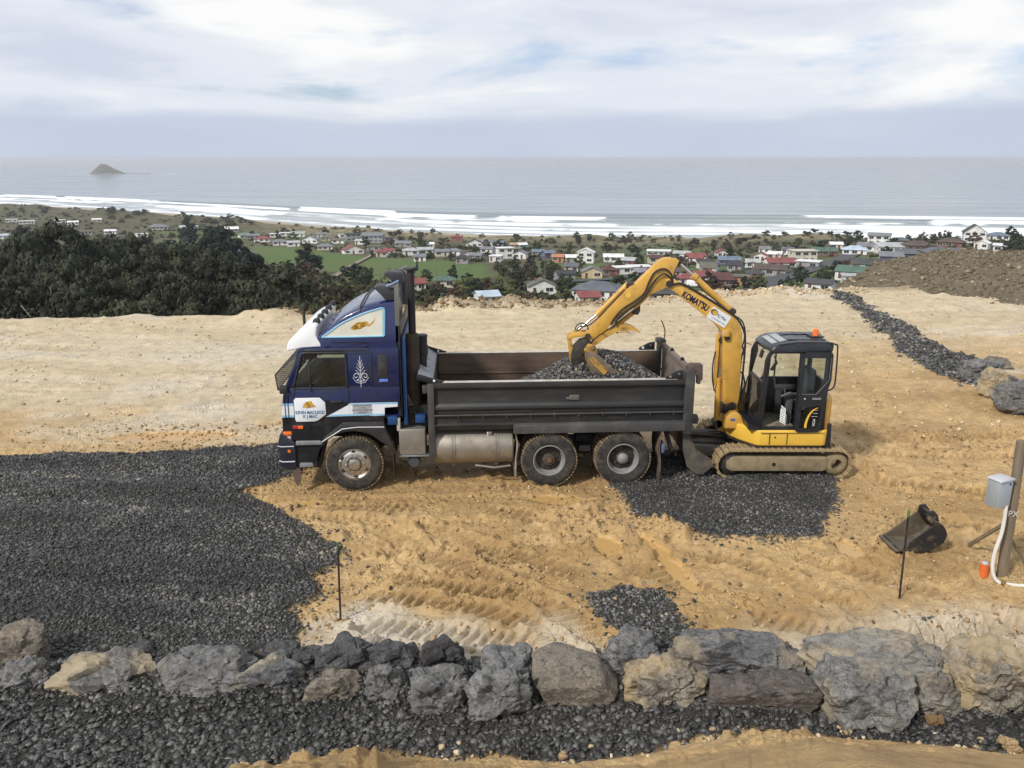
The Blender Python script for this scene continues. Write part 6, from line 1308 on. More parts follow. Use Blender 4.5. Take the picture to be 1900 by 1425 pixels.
b_ = B(); b_.tube([(7.2, 10.95, .62), (7.72, 11.15, -.02)], .03, 4); o = b_.build('timber_brace', WOOD, None, None); props(o, 'second timber brace slanting down behind the power post', 'brace')
o = B().box(-.075, .075, -.035, .035, 0, .05, .004).build('timber_offcut', pm('pinkish timber', (.42, .29, .20), .85, 0, .2, 12)); o.location = (5.42, 10.62, pad_z(5.42, 10.62)); o.rotation_euler = (0, 0, -.2); props(o, 'short pinkish timber offcut lying on the clay', 'timber')
# loose bucket lying on the clay
LB = empty('digging_bucket', (6.36, 11.80, pad_z(6.36, 11.8)), R(-88), 'loose black digging bucket with a rusty inside lying on the clay', 'bucket')
BKB = pm('black bucket paint', (.016, .016, .017), .5, 0, .3, 5, (.22, .16, .09), 5, .52, .72); BKI = pm('rusty inner steel', (.095, .075, .052), .7, 0, .3, 4, (.20, .155, .10), 4, .5, .8)
WB = .52; pr = [(-.44, .02), (-.32, -.005), (-.10, -.01), (.10, .03), (.24, .14), (.28, .28), (.22, .40), (.10, .46)]
def shell(pts, y0, y1, t):
    b_ = B(); v = []; f = []
    for i, (y, z) in enumerate(pts):
        a = pts[max(0, i-1)]; c_ = pts[min(len(pts)-1, i+1)]; d = Vector((c_[0]-a[0], c_[1]-a[1])).normalized(); nn = (-d.y*t, d.x*t)
        v += [(y0, y, z), (y1, y, z), (y0, y+nn[0], z+nn[1]), (y1, y+nn[0], z+nn[1])]
    for i in range(len(pts)-1): a = i*4; f += [(a, a+1, a+5, a+4), (a+2, a+6, a+7, a+3), (a, a+4, a+6, a+2), (a+1, a+3, a+7, a+5)]
    n_ = len(v); f += [(0, 2, 3, 1), (n_-4, n_-3, n_-1, n_-2)]; return b_._add(v, f)
shell(spl2(pr, 3), -WB/2, WB/2, .018).build('shell', BKB, LB, R(50))
shell([(y*.97, z+.02) for y, z in spl2(pr, 3)], -WB/2+.012, WB/2-.012, .006).build('liner', BKI, LB, R(50))
for s in (-1, 1):
    x = s*WB/2; B().prism([(y, z) for y, z in pr]+[(-.05, .34)], x-.014, x+.014, 'x').build('side_plate', BKB if s > 0 else BKI, LB)
for s in (-.13, .13): B().prism([(.06, .42), (.0, .50), (.02, .60), (.10, .62), (.17, .54), (.20, .44), (.27, .30), (.22, .26)], s-.02, s+.02, 'x', .006).build('hanger_plate', BKB, LB)
for y, z in ((.06, .56), (.20, .38)): B().cyl((-.17, y, z), (.17, y, z), .026, n=12).build('pin', IRON, LB)
B().box(-WB/2-.01, WB/2+.01, -.50, -.42, .0, .028, .004).build('cutting_edge', BKI, LB)
# ================================================================== township
HCOL = dict(red=(.26, .045, .04), dkred=(.115, .032, .03), grey=(.17, .18, .20), dkgrey=(.065, .064, .066), dark=(.045, .046, .05), slate=(.10, .115, .145), blue=(.11, .17, .25), lblue=(.36, .47, .58), green=(.065, .15, .10), lgreen=(.30, .35, .30), brown=(.10, .065, .05), white=(.66, .66, .65), olive=(.13, .118, .085), lgrey=(.37, .38, .39), purple=(.22, .21, .27), cream=(.52, .48, .38), tan=(.40, .27, .15), orange=(.48, .17, .05))
WCOL = dict(white=(.66, .65, .62), cream=(.55, .50, .37), grey=(.27, .275, .28), lgrey=(.42, .42, .42), brick=(.20, .085, .055), tan=(.40, .29, .18), orange=(.50, .20, .06), blue=(.055, .085, .20), turq=(.22, .50, .53), yellow=(.56, .43, .20), red=(.28, .08, .06), dark=(.06, .06, .06))
_hm = {}
def hmat(kind, c):
    k = (kind, c)
    if k not in _hm:
        col = (HCOL if kind == 'roof' else WCOL)[c]; lum = sum(col)/3; col = tuple(v*.68+lum*.32 for v in col)
        m = MT('%s %s' % (c, kind)); n = m.noise(.35, 5, .6); n2 = m.noise(3.0, 4, .6)
        cc = m.mix(1., col, m.ramp(n, [(.3, .78), (.7, 1.18)]), 'MULTIPLY')
        if kind == 'roof':
            wv = m.node('ShaderNodeTexWave', wave_type='BANDS', bands_direction='X'); wv.inputs['Scale'].default_value = 1.2; m.L.new(m.tc.outputs['Object'], wv.inputs[0]); m.set(normal=m.bump(wv.outputs[1], .25, .1))
        m.set(col=cc, rough=.75 if kind == 'roof' else .85, spec=.3); _hm[k] = m.m
    return _hm[k]
PANE = pm('house window glass', (.03, .036, .042), .12, 0, .3, .5); FRM = pm('window frame', (.60, .59, .56), .6); DOORS = [pm('house door '+str(i), c, .6) for i, c in enumerate([(.12, .04, .03), (.05, .08, .06), (.30, .28, .25), (.06, .05, .05)])]
CHIM = pm('chimney brick', (.19, .09, .065), .9, 0, .25, 3)
_wc = {}
def win_mesh(kind, w_, h_):
    k = (kind, round(w_, 1), round(h_, 1))
    if k not in _wc:
        b_ = B()
        if kind == 'frame':
            for (x0, x1, z0, z1) in ((-w_/2-.09, w_/2+.09, h_/2, h_/2+.09), (-w_/2-.09, w_/2+.09, -h_/2-.1, -h_/2), (-w_/2-.09, -w_/2, -h_/2, h_/2), (w_/2, w_/2+.09, -h_/2, h_/2), (-.035, .035, -h_/2, h_/2)): b_.box(x0, x1, -.06, .05, z0, z1)
        elif kind == 'pane': b_.box(-w_/2, w_/2, -.025, .03, -h_/2, h_/2)
        else: b_.box(-w_/2, w_/2, -.06, .04, -h_/2, h_/2); b_.box(-w_/2-.08, w_/2+.08, -.05, .03, h_/2, h_/2+.08)
        bmesh.ops.recalc_face_normals(b_.bm, faces=b_.bm.faces[:]); me = bpy.data.meshes.new(kind); b_.bm.to_mesh(me); b_.bm.free(); _wc[k] = me
    return _wc[k]
def winpart(root, x, y, z, rz, w_, h_):
    f = bpy.data.objects.new('window', win_mesh('frame', w_, h_)); COL.objects.link(f); f.parent = root; f.location = (x, y, z); f.rotation_euler = (0, 0, rz)
    if not f.data.materials: f.data.materials.append(FRM)
    p = bpy.data.objects.new('pane', win_mesh('pane', w_, h_)); COL.objects.link(p); p.parent = f
    if not p.data.materials: p.data.materials.append(PANE)
HOUSES = [(-186.8, 624.7, 11.3, 0.05, 'h', 'red', 'white', 1),
 (-197.0, 692.9, 7.6, 0.25, 'f', 'white', 'white', 1),
 (-178.5, 696.0, 12.1, 0.11, 'g', 'lgreen', 'white', 1),
 (-162.6, 583.7, 9.5, 0.29, 'h', 'grey', 'white', 1),
 (-150.4, 572.9, 8.2, 0.29, 'g', 'lgrey', 'white', 1),
 (-145.4, 603.7, 10.9, -0.12, 'G', 'grey', 'white', 1),
 (-137.9, 628.9, 9.8, -0.17, 'g', 'olive', 'tan', 1),
 (-120.2, 629.9, 11.4, 0.39, 'f', 'dark', 'grey', 2),
 (-108.6, 594.5, 6.2, -0.02, 'f', 'white', 'white', 1),
 (-102.4, 613.4, 15.9, -0.05, 'm', 'grey', 'grey', 2),
 (-92.9, 629.8, 9.0, 0.46, 'f', 'dark', 'white', 1),
 (-121.4, 540.9, 9.8, 0.16, 'h', 'grey', 'cream', 1),
 (-96.8, 505.1, 11.8, 0.39, 'G', 'red', 'white', 1),
 (-72.0, 485.8, 6.9, 0.1, 'g', 'red', 'white', 1),
 (-73.9, 469.5, 5.6, 0.22, 'g', 'red', 'cream', 1),
 (-74.1, 571.3, 11.1, -0.14, 'g', 'grey', 'grey', 1),
 (-58.6, 479.8, 8.7, 0.19, 'h', 'lgrey', 'white', 1),
 (-51.5, 489.0, 8.9, 0.34, 'g', 'lgrey', 'white', 1),
 (-46.2, 415.0, 5.9, 0.1, 'g', 'grey', 'white', 1),
 (-55.6, 560.5, 5.6, 0.25, 'g', 'white', 'white', 1),
 (-38.8, 459.5, 7.8, 0.19, 'g', 'grey', 'cream', 1),
 (-32.1, 462.1, 7.8, -0.25, 'h', 'grey', 'white', 1),
 (-23.5, 430.5, 5.6, 0.22, 'G', 'brown', 'white', 1),
 (-26.2, 577.8, 11.2, 0.1, 'G', 'dark', 'white', 1),
 (-43.4, 657.8, 8.5, -0.09, 'g', 'red', 'red', 1),
 (-17.9, 417.2, 6.5, -0.29, 'g', 'grey', 'grey', 1),
 (-19.6, 604.3, 8.6, 0.28, 'g', 'grey', 'white', 1),
 (-22.8, 279.7, 6.6, 0.05, 'h', 'green', 'cream', 1),
 (-31.0, 265.0, 5.6, 0.25, 'g', 'red', 'cream', 1),
 (-35.8, 266.0, 5.6, 0.37, 'f', 'lgrey', 'grey', 1),
 (-45.1, 201.6, 5.6, 0.33, 'G', 'brown', 'white', 1),
 (-6.7, 217.2, 5.6, 0.32, 'g', 'lblue', 'white', 1),
 (-156.5, 472.8, 17.2, 0.18, 'h', 'grey', 'grey', 1),
 (-10.7, 589.0, 9.2, 0.23, 'g', 'blue', 'white', 1),
 (1.8, 553.8, 5.6, -0.04, 'g', 'tan', 'tan', 1),
 (6.8, 553.8, 5.6, 0.3, 'g', 'white', 'turq', 1),
 (-3.9, 431.0, 8.1, 0.27, 'f', 'white', 'white', 2),
 (-7.7, 408.5, 5.6, -0.27, 'f', 'white', 'white', 1),
 (4.4, 426.4, 6.7, -0.26, 'G', 'grey', 'white', 1),
 (14.1, 443.3, 5.8, -0.22, 'g', 'blue', 'grey', 1),
 (19.2, 434.6, 5.6, 0.29, 'g', 'blue', 'blue', 1),
 (22.4, 404.4, 5.6, -0.09, 'g', 'orange', 'orange', 1),
 (28.8, 401.4, 5.6, 0.03, 'g', 'white', 'grey', 1),
 (35.5, 398.3, 7.8, -0.21, 'G', 'white', 'white', 2),
 (49.8, 406.9, 9.5, -0.09, 'g', 'white', 'white', 1),
 (83.2, 470.6, 12.8, -0.22, 'f', 'white', 'lgrey', 1),
 (90.9, 443.6, 8.7, -0.27, 'g', 'lgrey', 'white', 1),
 (92.7, 418.6, 9.3, -0.11, 'g', 'red', 'white', 1),
 (31.2, 322.0, 7.6, -0.02, 'G', 'grey', 'yellow', 1),
 (19.9, 312.8, 7.0, 0.23, 'g', 'dark', 'grey', 1),
 (39.0, 331.2, 5.6, 0.03, 'h', 'dkred', 'brick', 1),
 (45.1, 341.4, 6.7, 0.2, 'f', 'white', 'white', 1),
 (53.1, 346.0, 9.0, 0.13, 'f', 'white', 'white', 1),
 (50.6, 319.5, 7.1, 0.22, 'g', 'purple', 'cream', 1),
 (9.3, 257.3, 8.5, 0.09, 'G', 'olive', 'white', 1),
 (25.5, 242.1, 13.7, -0.32, 'h', 'slate', 'white', 1),
 (19.9, 215.7, 5.6, 0.18, 'g', 'red', 'white', 1),
 (60.4, 285.9, 6.8, 0.16, 'h', 'red', 'white', 1),
 (70.3, 299.7, 5.6, 0.1, 'g', 'red', 'white', 1),
 (82.8, 350.2, 6.4, -0.14, 'g', 'olive', 'grey', 1),
 (70.7, 276.3, 6.5, -0.05, 'g', 'dkred', 'brick', 1),
 (89.5, 401.8, 6.8, -0.38, 'g', 'red', 'white', 1),
 (112.3, 445.3, 5.6, 0.03, 'G', 'red', 'white', 1),
 (99.7, 380.5, 9.9, -0.15, 'g', 'blue', 'blue', 1),
 (120.2, 400.6, 5.7, -0.38, 'G', 'red', 'white', 1),
 (129.0, 406.3, 6.6, -0.55, 'g', 'white', 'cream', 1),
 (112.8, 348.6, 11.8, -0.0, 'g', 'red', 'white', 1),
 (130.1, 371.3, 10.6, 0.07, 'f', 'cream', 'cream', 2),
 (121.0, 337.1, 8.8, -0.56, 'f', 'white', 'grey', 1),
 (152.2, 405.7, 11.6, -0.08, 'g', 'green', 'brick', 1),
 (163.5, 396.3, 10.8, -0.38, 'h', 'lblue', 'white', 1),
 (178.6, 413.9, 11.8, -0.57, 'g', 'grey', 'white', 1),
 (199.1, 452.0, 11.1, -0.48, 'g', 'grey', 'white', 2),
 (180.1, 395.1, 12.8, -0.15, 'm', 'lgrey', 'white', 1),
 (191.2, 391.8, 12.7, -0.1, 'h', 'brown', 'brick', 1),
 (209.9, 398.2, 11.4, -0.71, 'h', 'brown', 'brick', 1),
 (237.5, 429.2, 10.0, -0.32, 'G', 'dkgrey', 'white', 2),
 (211.4, 373.9, 5.6, -0.73, 'G', 'white', 'white', 1),
 (255.0, 438.0, 9.6, -0.27, 'h', 'blue', 'white', 1),
 (205.9, 341.8, 13.8, -0.55, 'f', 'white', 'white', 1),
 (171.5, 335.1, 10.9, -0.11, 'h', 'slate', 'grey', 1),
 (176.5, 330.1, 5.6, -0.06, 'g', 'slate', 'cream', 1),
 (150.0, 328.0, 8.5, -0.34, 'm', 'grey', 'blue', 1),
 (160.0, 335.9, 7.4, -0.01, 'm', 'slate', 'blue', 1),
 (130.7, 302.2, 12.2, -0.46, 'g', 'dkgrey', 'white', 1),
 (117.0, 280.0, 12.1, -0.61, 'g', 'green', 'white', 1),
 (110.2, 265.1, 7.3, -0.25, 'f', 'lgrey', 'white', 1),
 (93.5, 249.0, 7.9, -0.62, 'g', 'dkgrey', 'white', 1),
 (98.4, 313.3, 11.5, -0.46, 'g', 'brown', 'grey', 1),
 (79.1, 284.5, 5.6, -0.28, 'f', 'olive', 'orange', 1),
 (73.5, 289.0, 5.6, -0.12, 'g', 'dkred', 'white', 1),
 (67.8, 295.6, 5.6, -0.42, 'g', 'red', 'white', 1),
 (80.4, 334.9, 5.6, -0.51, 'g', 'olive', 'white', 1),
 (-376.5, 728.9, 16.9, 0.64, 'f', 'olive', 'white', 1),
 (-353.0, 735.1, 9.5, 0.23, 'g', 'white', 'white', 1),
 (-313.0, 706.0, 9.1, 0.65, 'f', 'white', 'white', 1),
 (-300.3, 777.8, 15.0, 0.57, 'f', 'white', 'white', 1),
 (-404.4, 662.7, 8.6, 0.35, 'g', 'lblue', 'white', 1),
 (-305.5, 510.6, 7.3, 0.4, 'g', 'blue', 'grey', 1),
 (-327.8, 775.1, 17.0, 0.33, 'h', 'grey', 'cream', 1),
 (-496.2, 856.8, 14.3, 0.52, 'f', 'white', 'white', 1),
 (-472.1, 875.9, 10.1, 0.46, 'f', 'white', 'white', 1),
 (-446.9, 853.0, 9.9, 0.43, 'g', 'white', 'white', 1),
 (-254.5, 754.3, 14.6, 0.34, 'g', 'white', 'grey', 1),
 (-218.9, 685.6, 10.6, 0.56, 'h', 'grey', 'white', 1),
 (-209.7, 675.8, 9.6, 0.25, 'g', 'grey', 'grey', 1),
 (-520.4, 872.0, 10.1, 0.38, 'f', 'white', 'white', 1),
 (-438.1, 884.7, 9.1, 0.52, 'g', 'white', 'cream', 1),
 (-124.8, 598.6, 8.5, -0.02, 'g', 'olive', 'white', 1),
 (-88.8, 534.8, 8.3, -0.01, 'f', 'olive', 'grey', 1),
 (-134.7, 672.5, 9.6, 0.49, 'f', 'lgrey', 'white', 1),
 (-155.2, 682.3, 7.9, 0.19, 'g', 'grey', 'white', 1),
 (-191.9, 707.3, 9.1, 0.25, 'f', 'white', 'white', 1),
 (-14.0, 480.5, 6.9, -0.32, 'g', 'grey', 'white', 1),
 (-24.0, 399.8, 5.7, -0.01, 'h', 'dark', 'grey', 1),
 (66.2, 362.4, 5.7, -0.09, 'g', 'red', 'brick', 1),
 (93.3, 344.2, 5.8, -0.55, 'g', 'dark', 'grey', 1),
 (103.8, 357.6, 5.6, -0.15, 'g', 'lgrey', 'white', 1),
 (87.5, 296.8, 5.6, -0.14, 'h', 'dkgrey', 'brick', 1),
 (139.8, 457.9, 5.9, -0.54, 'g', 'grey', 'white', 1),
 (85.5, 369.1, 5.6, -0.09, 'g', 'dark', 'white', 1),
 (25.2, 350.6, 5.6, -0.08, 'g', 'slate', 'cream', 1),
 (175.3, 450.4, 6.4, -0.17, 'g', 'white', 'cream', 1),
 (205.3, 438.9, 6.8, -0.45, 'h', 'slate', 'brick', 1),
 (62.7, 319.5, 5.6, -0.01, 'g', 'brown', 'cream', 1),
 (69.8, 402.8, 6.8, 0.03, 'g', 'dkred', 'cream', 1),
 (145.6, 437.6, 5.7, -0.59, 'g', 'slate', 'white', 1),
 (54.6, 383.9, 5.6, -0.42, 'g', 'lgrey', 'brick', 1),
 (42.7, 226.4, 9.3, -0.03, 'h', 'dkgrey', 'brick', 1)]
ROADS = [[(72.9, 248.8), (86.8, 278.5), (103.7, 304.7), (122.8, 330.0), (144.3, 363.4), (168.1, 407.6), (184.6, 437.9), (196.2, 457.5)], [(1.9, 293.9), (17.9, 303.6), (36.7, 311.3), (55.6, 339.9)], [(-67.4, 312.0), (-75.8, 401.1), (-81.7, 483.7), (-87.3, 549.2)], [(61.0, 469.2), (86.7, 476.7), (106.0, 466.1)]]
CN = dict(dkred='dark red', dkgrey='dark grey', lblue='pale blue', lgreen='pale green', lgrey='light grey', turq='turquoise', slate='slate blue', purple='mauve grey')
TYN = dict(g='gabled', G='front-gabled', h='hipped', f='flat', m='sloping single-pitch')
def area(X, Y):
    s = float(shore(X))-Y
    if Y < 300 and X < 60: return 'just below the edge of the pad'
    if X > 60 and Y < 330: return 'beside the sloping street'
    if X > 100: return 'on the rise above the surf'
    if s < 230: return 'against the dunes'
    if X < -150 and Y > 500: return 'behind the dark trees'
    if -130 < X < -20 and 330 < Y < 560: return 'along the green paddock'
    return 'in the middle of the township'
def make_house(i, X, Y, w_, yaw, ty, roof, wall, st):
    rs = random.Random(900+i); z0 = float(hz(X, Y))+.25
    d_ = min(max(w_*.66, 5.5), 10); hw = 2.55*st
    lab = '%s%s house with %s %s roof %s' % ('two-storey ' if st > 1 else ('small ' if w_ < 8 else ('wide ' if w_ > 13 else '')), CN.get(wall, wall) if wall != 'brick' else 'red brick', CN.get(roof, roof), TYN[ty], area(X, Y))
    if i == TURRET: lab = 'tall white house with steep dark pointed roof on the rise above the surf'
    root = empty('house', (X, Y, z0), yaw, lab, 'house', 'houses of the township')
    a, c_ = w_/2, d_/2
    b_ = B(); b_.box(-a, a, -c_, c_, -2.5, hw)
    pitch = .36 if ty != 'G' else .45
    if i == TURRET: pitch = .72
    if ty == 'g': b_.prism([(-c_, hw-.01), (c_, hw-.01), (0, hw+c_*pitch)], -a, a, 'x')
    if ty == 'G': b_.prism([(-a, hw-.01), (a, hw-.01), (0, hw+a*pitch)], -c_, c_, 'y')
    b_.build('wall', hmat('wall', wall), root, None)
    r = B(); o_ = .5; t = .16
    if ty in 'gG':
        L, S = (a, c_) if ty == 'g' else (c_, a); rise = S*pitch; e = o_*pitch
        pr_ = [(-S-o_, hw-e), (0, hw+rise), (S+o_, hw-e), (S+o_, hw-e+t), (0, hw+rise+t+.02), (-S-o_, hw-e+t)]
        r.prism(pr_, -L-o_*.8, L+o_*.8, 'x' if ty == 'g' else 'y')
    elif ty == 'h':
        A, C = a+o_, c_+o_; rg = max(A-C, .3); rise = C*.42
        v = [(-A, -C, hw), (A, -C, hw), (A, C, hw), (-A, C, hw), (-rg, 0, hw+rise), (rg, 0, hw+rise), (-A, -C, hw-.15), (A, -C, hw-.15), (A, C, hw-.15), (-A, C, hw-.15)]
        r._add(v, [(0, 1, 5, 4), (1, 2, 5), (2, 3, 4, 5), (3, 0, 4), (6, 7, 1, 0), (7, 8, 2, 1), (8, 9, 3, 2), (9, 6, 0, 3), (9, 8, 7, 6)])
    elif ty == 'f': r.box(-a-.45, a+.45, -c_-.5, c_+.45, hw, hw+.28)
    else: r._add([(-a-.4, -c_-.5, hw), (a+.4, -c_-.5, hw), (a+.4, c_+.4, hw+1.3), (-a-.4, c_+.4, hw+1.3), (-a-.4, -c_-.5, hw+.2), (a+.4, -c_-.5, hw+.2), (a+.4, c_+.4, hw+1.5), (-a-.4, c_+.4, hw+1.5)], [(0, 1, 2, 3), (4, 7, 6, 5), (0, 4, 5, 1), (1, 5, 6, 2), (2, 6, 7, 3), (3, 7, 4, 0)])
    ro = r.build('roof', hmat('roof', roof), root, None)
    if ty in 'gGh' and rs.random() < .4 and roof != 'lblue':
        x, y = (rs.uniform(-.5, .5)*a, .2*c_); B().box(x-.35, x+.35, y-.3, y+.3, hw+.2, hw+c_*.42+.9).build('chimney', CHIM, ro, None)
    n = max(2, int(w_/3.1)); dx = w_/n; door = rs.randrange(n)
    for s in range(st):
        zc_ = 1.45+2.55*s
        for k in range(n):
            x = -a+dx*(k+.5)
            if s == 0 and k == door:
                q = bpy.data.objects.new('door', win_mesh('door', .95, 2.0)); COL.objects.link(q); q.parent = root; q.location = (x-.4, -c_, 1.0)
                if not q.data.materials: q.data.materials.append(DOORS[i % 4])
            else: winpart(root, x, -c_, zc_, 0, round(min(dx*.62, 2.2), 1), 1.2)
        sx = 1 if X < 0 else -1
        for y in ((-.45*c_, .45*c_) if d_ > 7 else (0,)): winpart(root, sx*a, y, zc_, math.pi/2*sx, 1.5, 1.1)
    return root
TURRET = next(i for i, h in enumerate(HOUSES) if h[5] == 'dkgrey' and h[7] == 2)
for i, h in enumerate(HOUSES): make_house(i, *h)
# streets
ASPH = pm('asphalt', (.055, .056, .058), .9, 0, .2, .3)
for k, rd in enumerate(ROADS):
    P = spline([Vector((x, y, 0)) for x, y in rd], 14); hw = (4.2, 2.8, 1.3, 3.0)[k]; rowsR = []
    for j, p in enumerate(P):
        d = (P[min(j+1, len(P)-1)]-P[max(j-1, 0)]).normalized(); nn = Vector((-d.y, d.x, 0))
        zz = float(hz(p.x, p.y))
        rowsR.append([(p.x+nn.x*q*hw, p.y+nn.y*q*hw, max(zz, float(hz(p.x+nn.x*q*hw, p.y+nn.y*q*hw)))+.55) for q in (-1, -.5, 0, .5, 1)])
    o = B().grid(rowsR).build('road', ASPH if k != 2 else pm('farm track', (.20, .17, .12), .95, 0, .2, .2)); props(o, kind='structure', label=('sealed street sloping down to the beach', 'sealed street below the pad', 'farm track across the paddock', 'sealed street by the dunes')[k])
# power poles
POLEM = pm('pole timber', (.16, .14, .115), .9)
for k, (x, y, hgt) in enumerate(((78, 268, 9), (98, 305, 9), (128, 335, 9), (160, 372, 9), (196, 398, 9), (12, 300, 8), (-24, 262, 8), (38, 330, 8), (-40, 250, 8), (62, 292, 8), (-5, 330, 8), (118, 420, 8))):
    z = float(hz(x, y)); r = empty('power_pole', (x, y, z), .3*k, 'slim timber power pole with a cross arm beside a township street', 'pole', 'power poles of the township')
    b_ = B(); b_.cyl((0, 0, -1), (0, 0, hgt), .16, .11, 8); b_.build('shaft', POLEM, r); B().box(-1.1, 1.1, -.07, .07, hgt-.7, hgt-.5).build('cross_arm', POLEM, r)
# a van and a car parked in the township
VANW = pm('van paint', (.68, .68, .68), .4)
def vehicle(name, label, cat, X, Y, rz, van):
    r = empty(name, (X, Y, float(hz(X, Y))+.55), rz, label, cat)
    pr_ = [(-2.4, .3), (-2.45, .9), (-2.1, 1.15), (-1.6, 1.95), (-1.3, 2.05), (2.35, 2.05), (2.45, .9), (2.45, .3)] if van else [(-2.1, .3), (-2.15, .75), (-1.0, .95), (-.5, 1.4), (1.0, 1.42), (1.7, .98), (2.15, .9), (2.15, .3)]
    B().prism(pr_, -.9, .9, 'y', .06).build('body', VANW, r)
    for s in (-1, 1):
        B().prism([(-1.75, 1.2), (-1.45, 1.8), (-.7, 1.8), (-.7, 1.2)] if van else [(-.85, .98), (-.45, 1.33), (.9, 1.34), (1.35, 1.0)], s*.9-.02, s*.9+.02).build('side_window', PANE, r)
        for x in (-1.5, 1.5): B().cyl((x, s*.72, .33), (x, s*.92, .33), .33, n=16).build('wheel', TYRE, r)
    B().prism([(-2.12, 1.2), (-1.66, 1.93), (-1.64, 1.91), (-2.08, 1.18)] if van else [(-1.02, .98), (-.53, 1.4), (-.50, 1.38), (-.98, .96)], -.75, .75).build('windscreen', PANE, r)
vehicle('parked_van', 'white van parked on a lawn among red-roofed houses', 'van', 60.5, 273, 2.6, True)
vehicle('parked_car', 'white car parked beside the sloping street near the dark gabled house', 'car', 131, 318, .5, False)
# plastic tunnel house in the paddock
X, Y = -152.0, 432.0
r = empty('tunnel_house', (X, Y, float(hz(X, Y))), .5, 'white rounded tunnel house at the edge of the paddock', 'greenhouse')
arcp = [(4*math.cos(a), 4.6*math.sin(a)) for a in [math.pi*i/14 for i in range(15)]]
B().prism(arcp, -5, 5, 'x').build('cover', pm('milky plastic', (.50, .50, .46), .4, 0, .1, .5), r)
for x in (-5.03, -2.5, 0, 2.5, 5.03): B().tube([(x, y*1.01, z*1.01) for y, z in arcp], .06, 5).build('hoop', GALV, r)

# ================================================================== trees
def leafmat(name, c, var=.3, tr=.25):
    m = MT(name); oi = m.node('ShaderNodeObjectInfo'); n = m.noise(1.1, 4, .6); n2 = m.noise(5., 3, .6)
    cc = m.mix(1., c, m.ramp(n, [(.28, 1-var), (.72, 1+var)]), 'MULTIPLY'); cc = m.mix(1., cc, m.ramp(oi.outputs['Random'], [(0, .55), (1, 1.45)]), 'MULTIPLY')
    cc = m.mix(1., cc, m.ramp(n2, [(.3, .8), (.7, 1.2)]), 'MULTIPLY')
    m.set(col=cc, rough=.7, spec=.25); m.b.inputs['Subsurface Weight'].default_value = 0
    return m.m
KIND = dict(
 gum=(leafmat('dark gum leaves', (.030, .034, .018), .45), 'dark olive evergreen tree', 5, 30, 95, .026, .22, .85),
 gumpale=(leafmat('grey gum leaves', (.052, .055, .032), .4), 'grey-green gum tree', 3, 26, 95, .026, .25, .9),
 cypress=(leafmat('cypress leaves', (.013, .020, .013), .25), 'near-black cypress of the shelter belt', 3, 46, 52, .030, .04, .7),
 macro=(leafmat('macrocarpa leaves', (.013, .019, .012), .25), 'big dense dark rounded macrocarpa', 2, 60, 52, .028, .03, .7),
 willow=(leafmat('willow leaves', (.105, .115, .038)), 'pale yellow-green leafy tree', 3, 36, 50, .034, .12, .8),
 bush=(leafmat('olive bush leaves', (.055, .060, .026)), 'olive green bushy tree', 3, 28, 46, .045, .05, .8),
 dark=(leafmat('dark garden leaves', (.022, .030, .016)), 'dark green rounded tree', 3, 32, 46, .042, .06, .75),
 town=(leafmat('garden leaves', (.040, .052, .020)), 'mid green garden tree', 3, 28, 46, .045, .10, .85),
 russet=(leafmat('russet twigs', (.075, .045, .032)), 'bare russet-brown tree', 2, 28, 40, .040, .10, .9),
 scrub=(leafmat('scrub leaves', (.065, .056, .030)), 'brownish scrubby tree', 3, 32, 46, .040, .04, .85),
 dune=(leafmat('dune shrub leaves', (.042, .045, .024)), 'low windswept dark shrub', 3, 22, 40, .055, .0, .7),
 norfolk=(leafmat('norfolk pine leaves', (.02, .03, .02)), 'tall tiered conifer', 1, 30, 36, .03, .0, .7))
BARK = pm('bark', (.10, .085, .065), .95, 0, .3, 2); BARKP = pm('pale gum bark', (.24, .21, .17), .9, 0, .3, 2)
_crown = {}
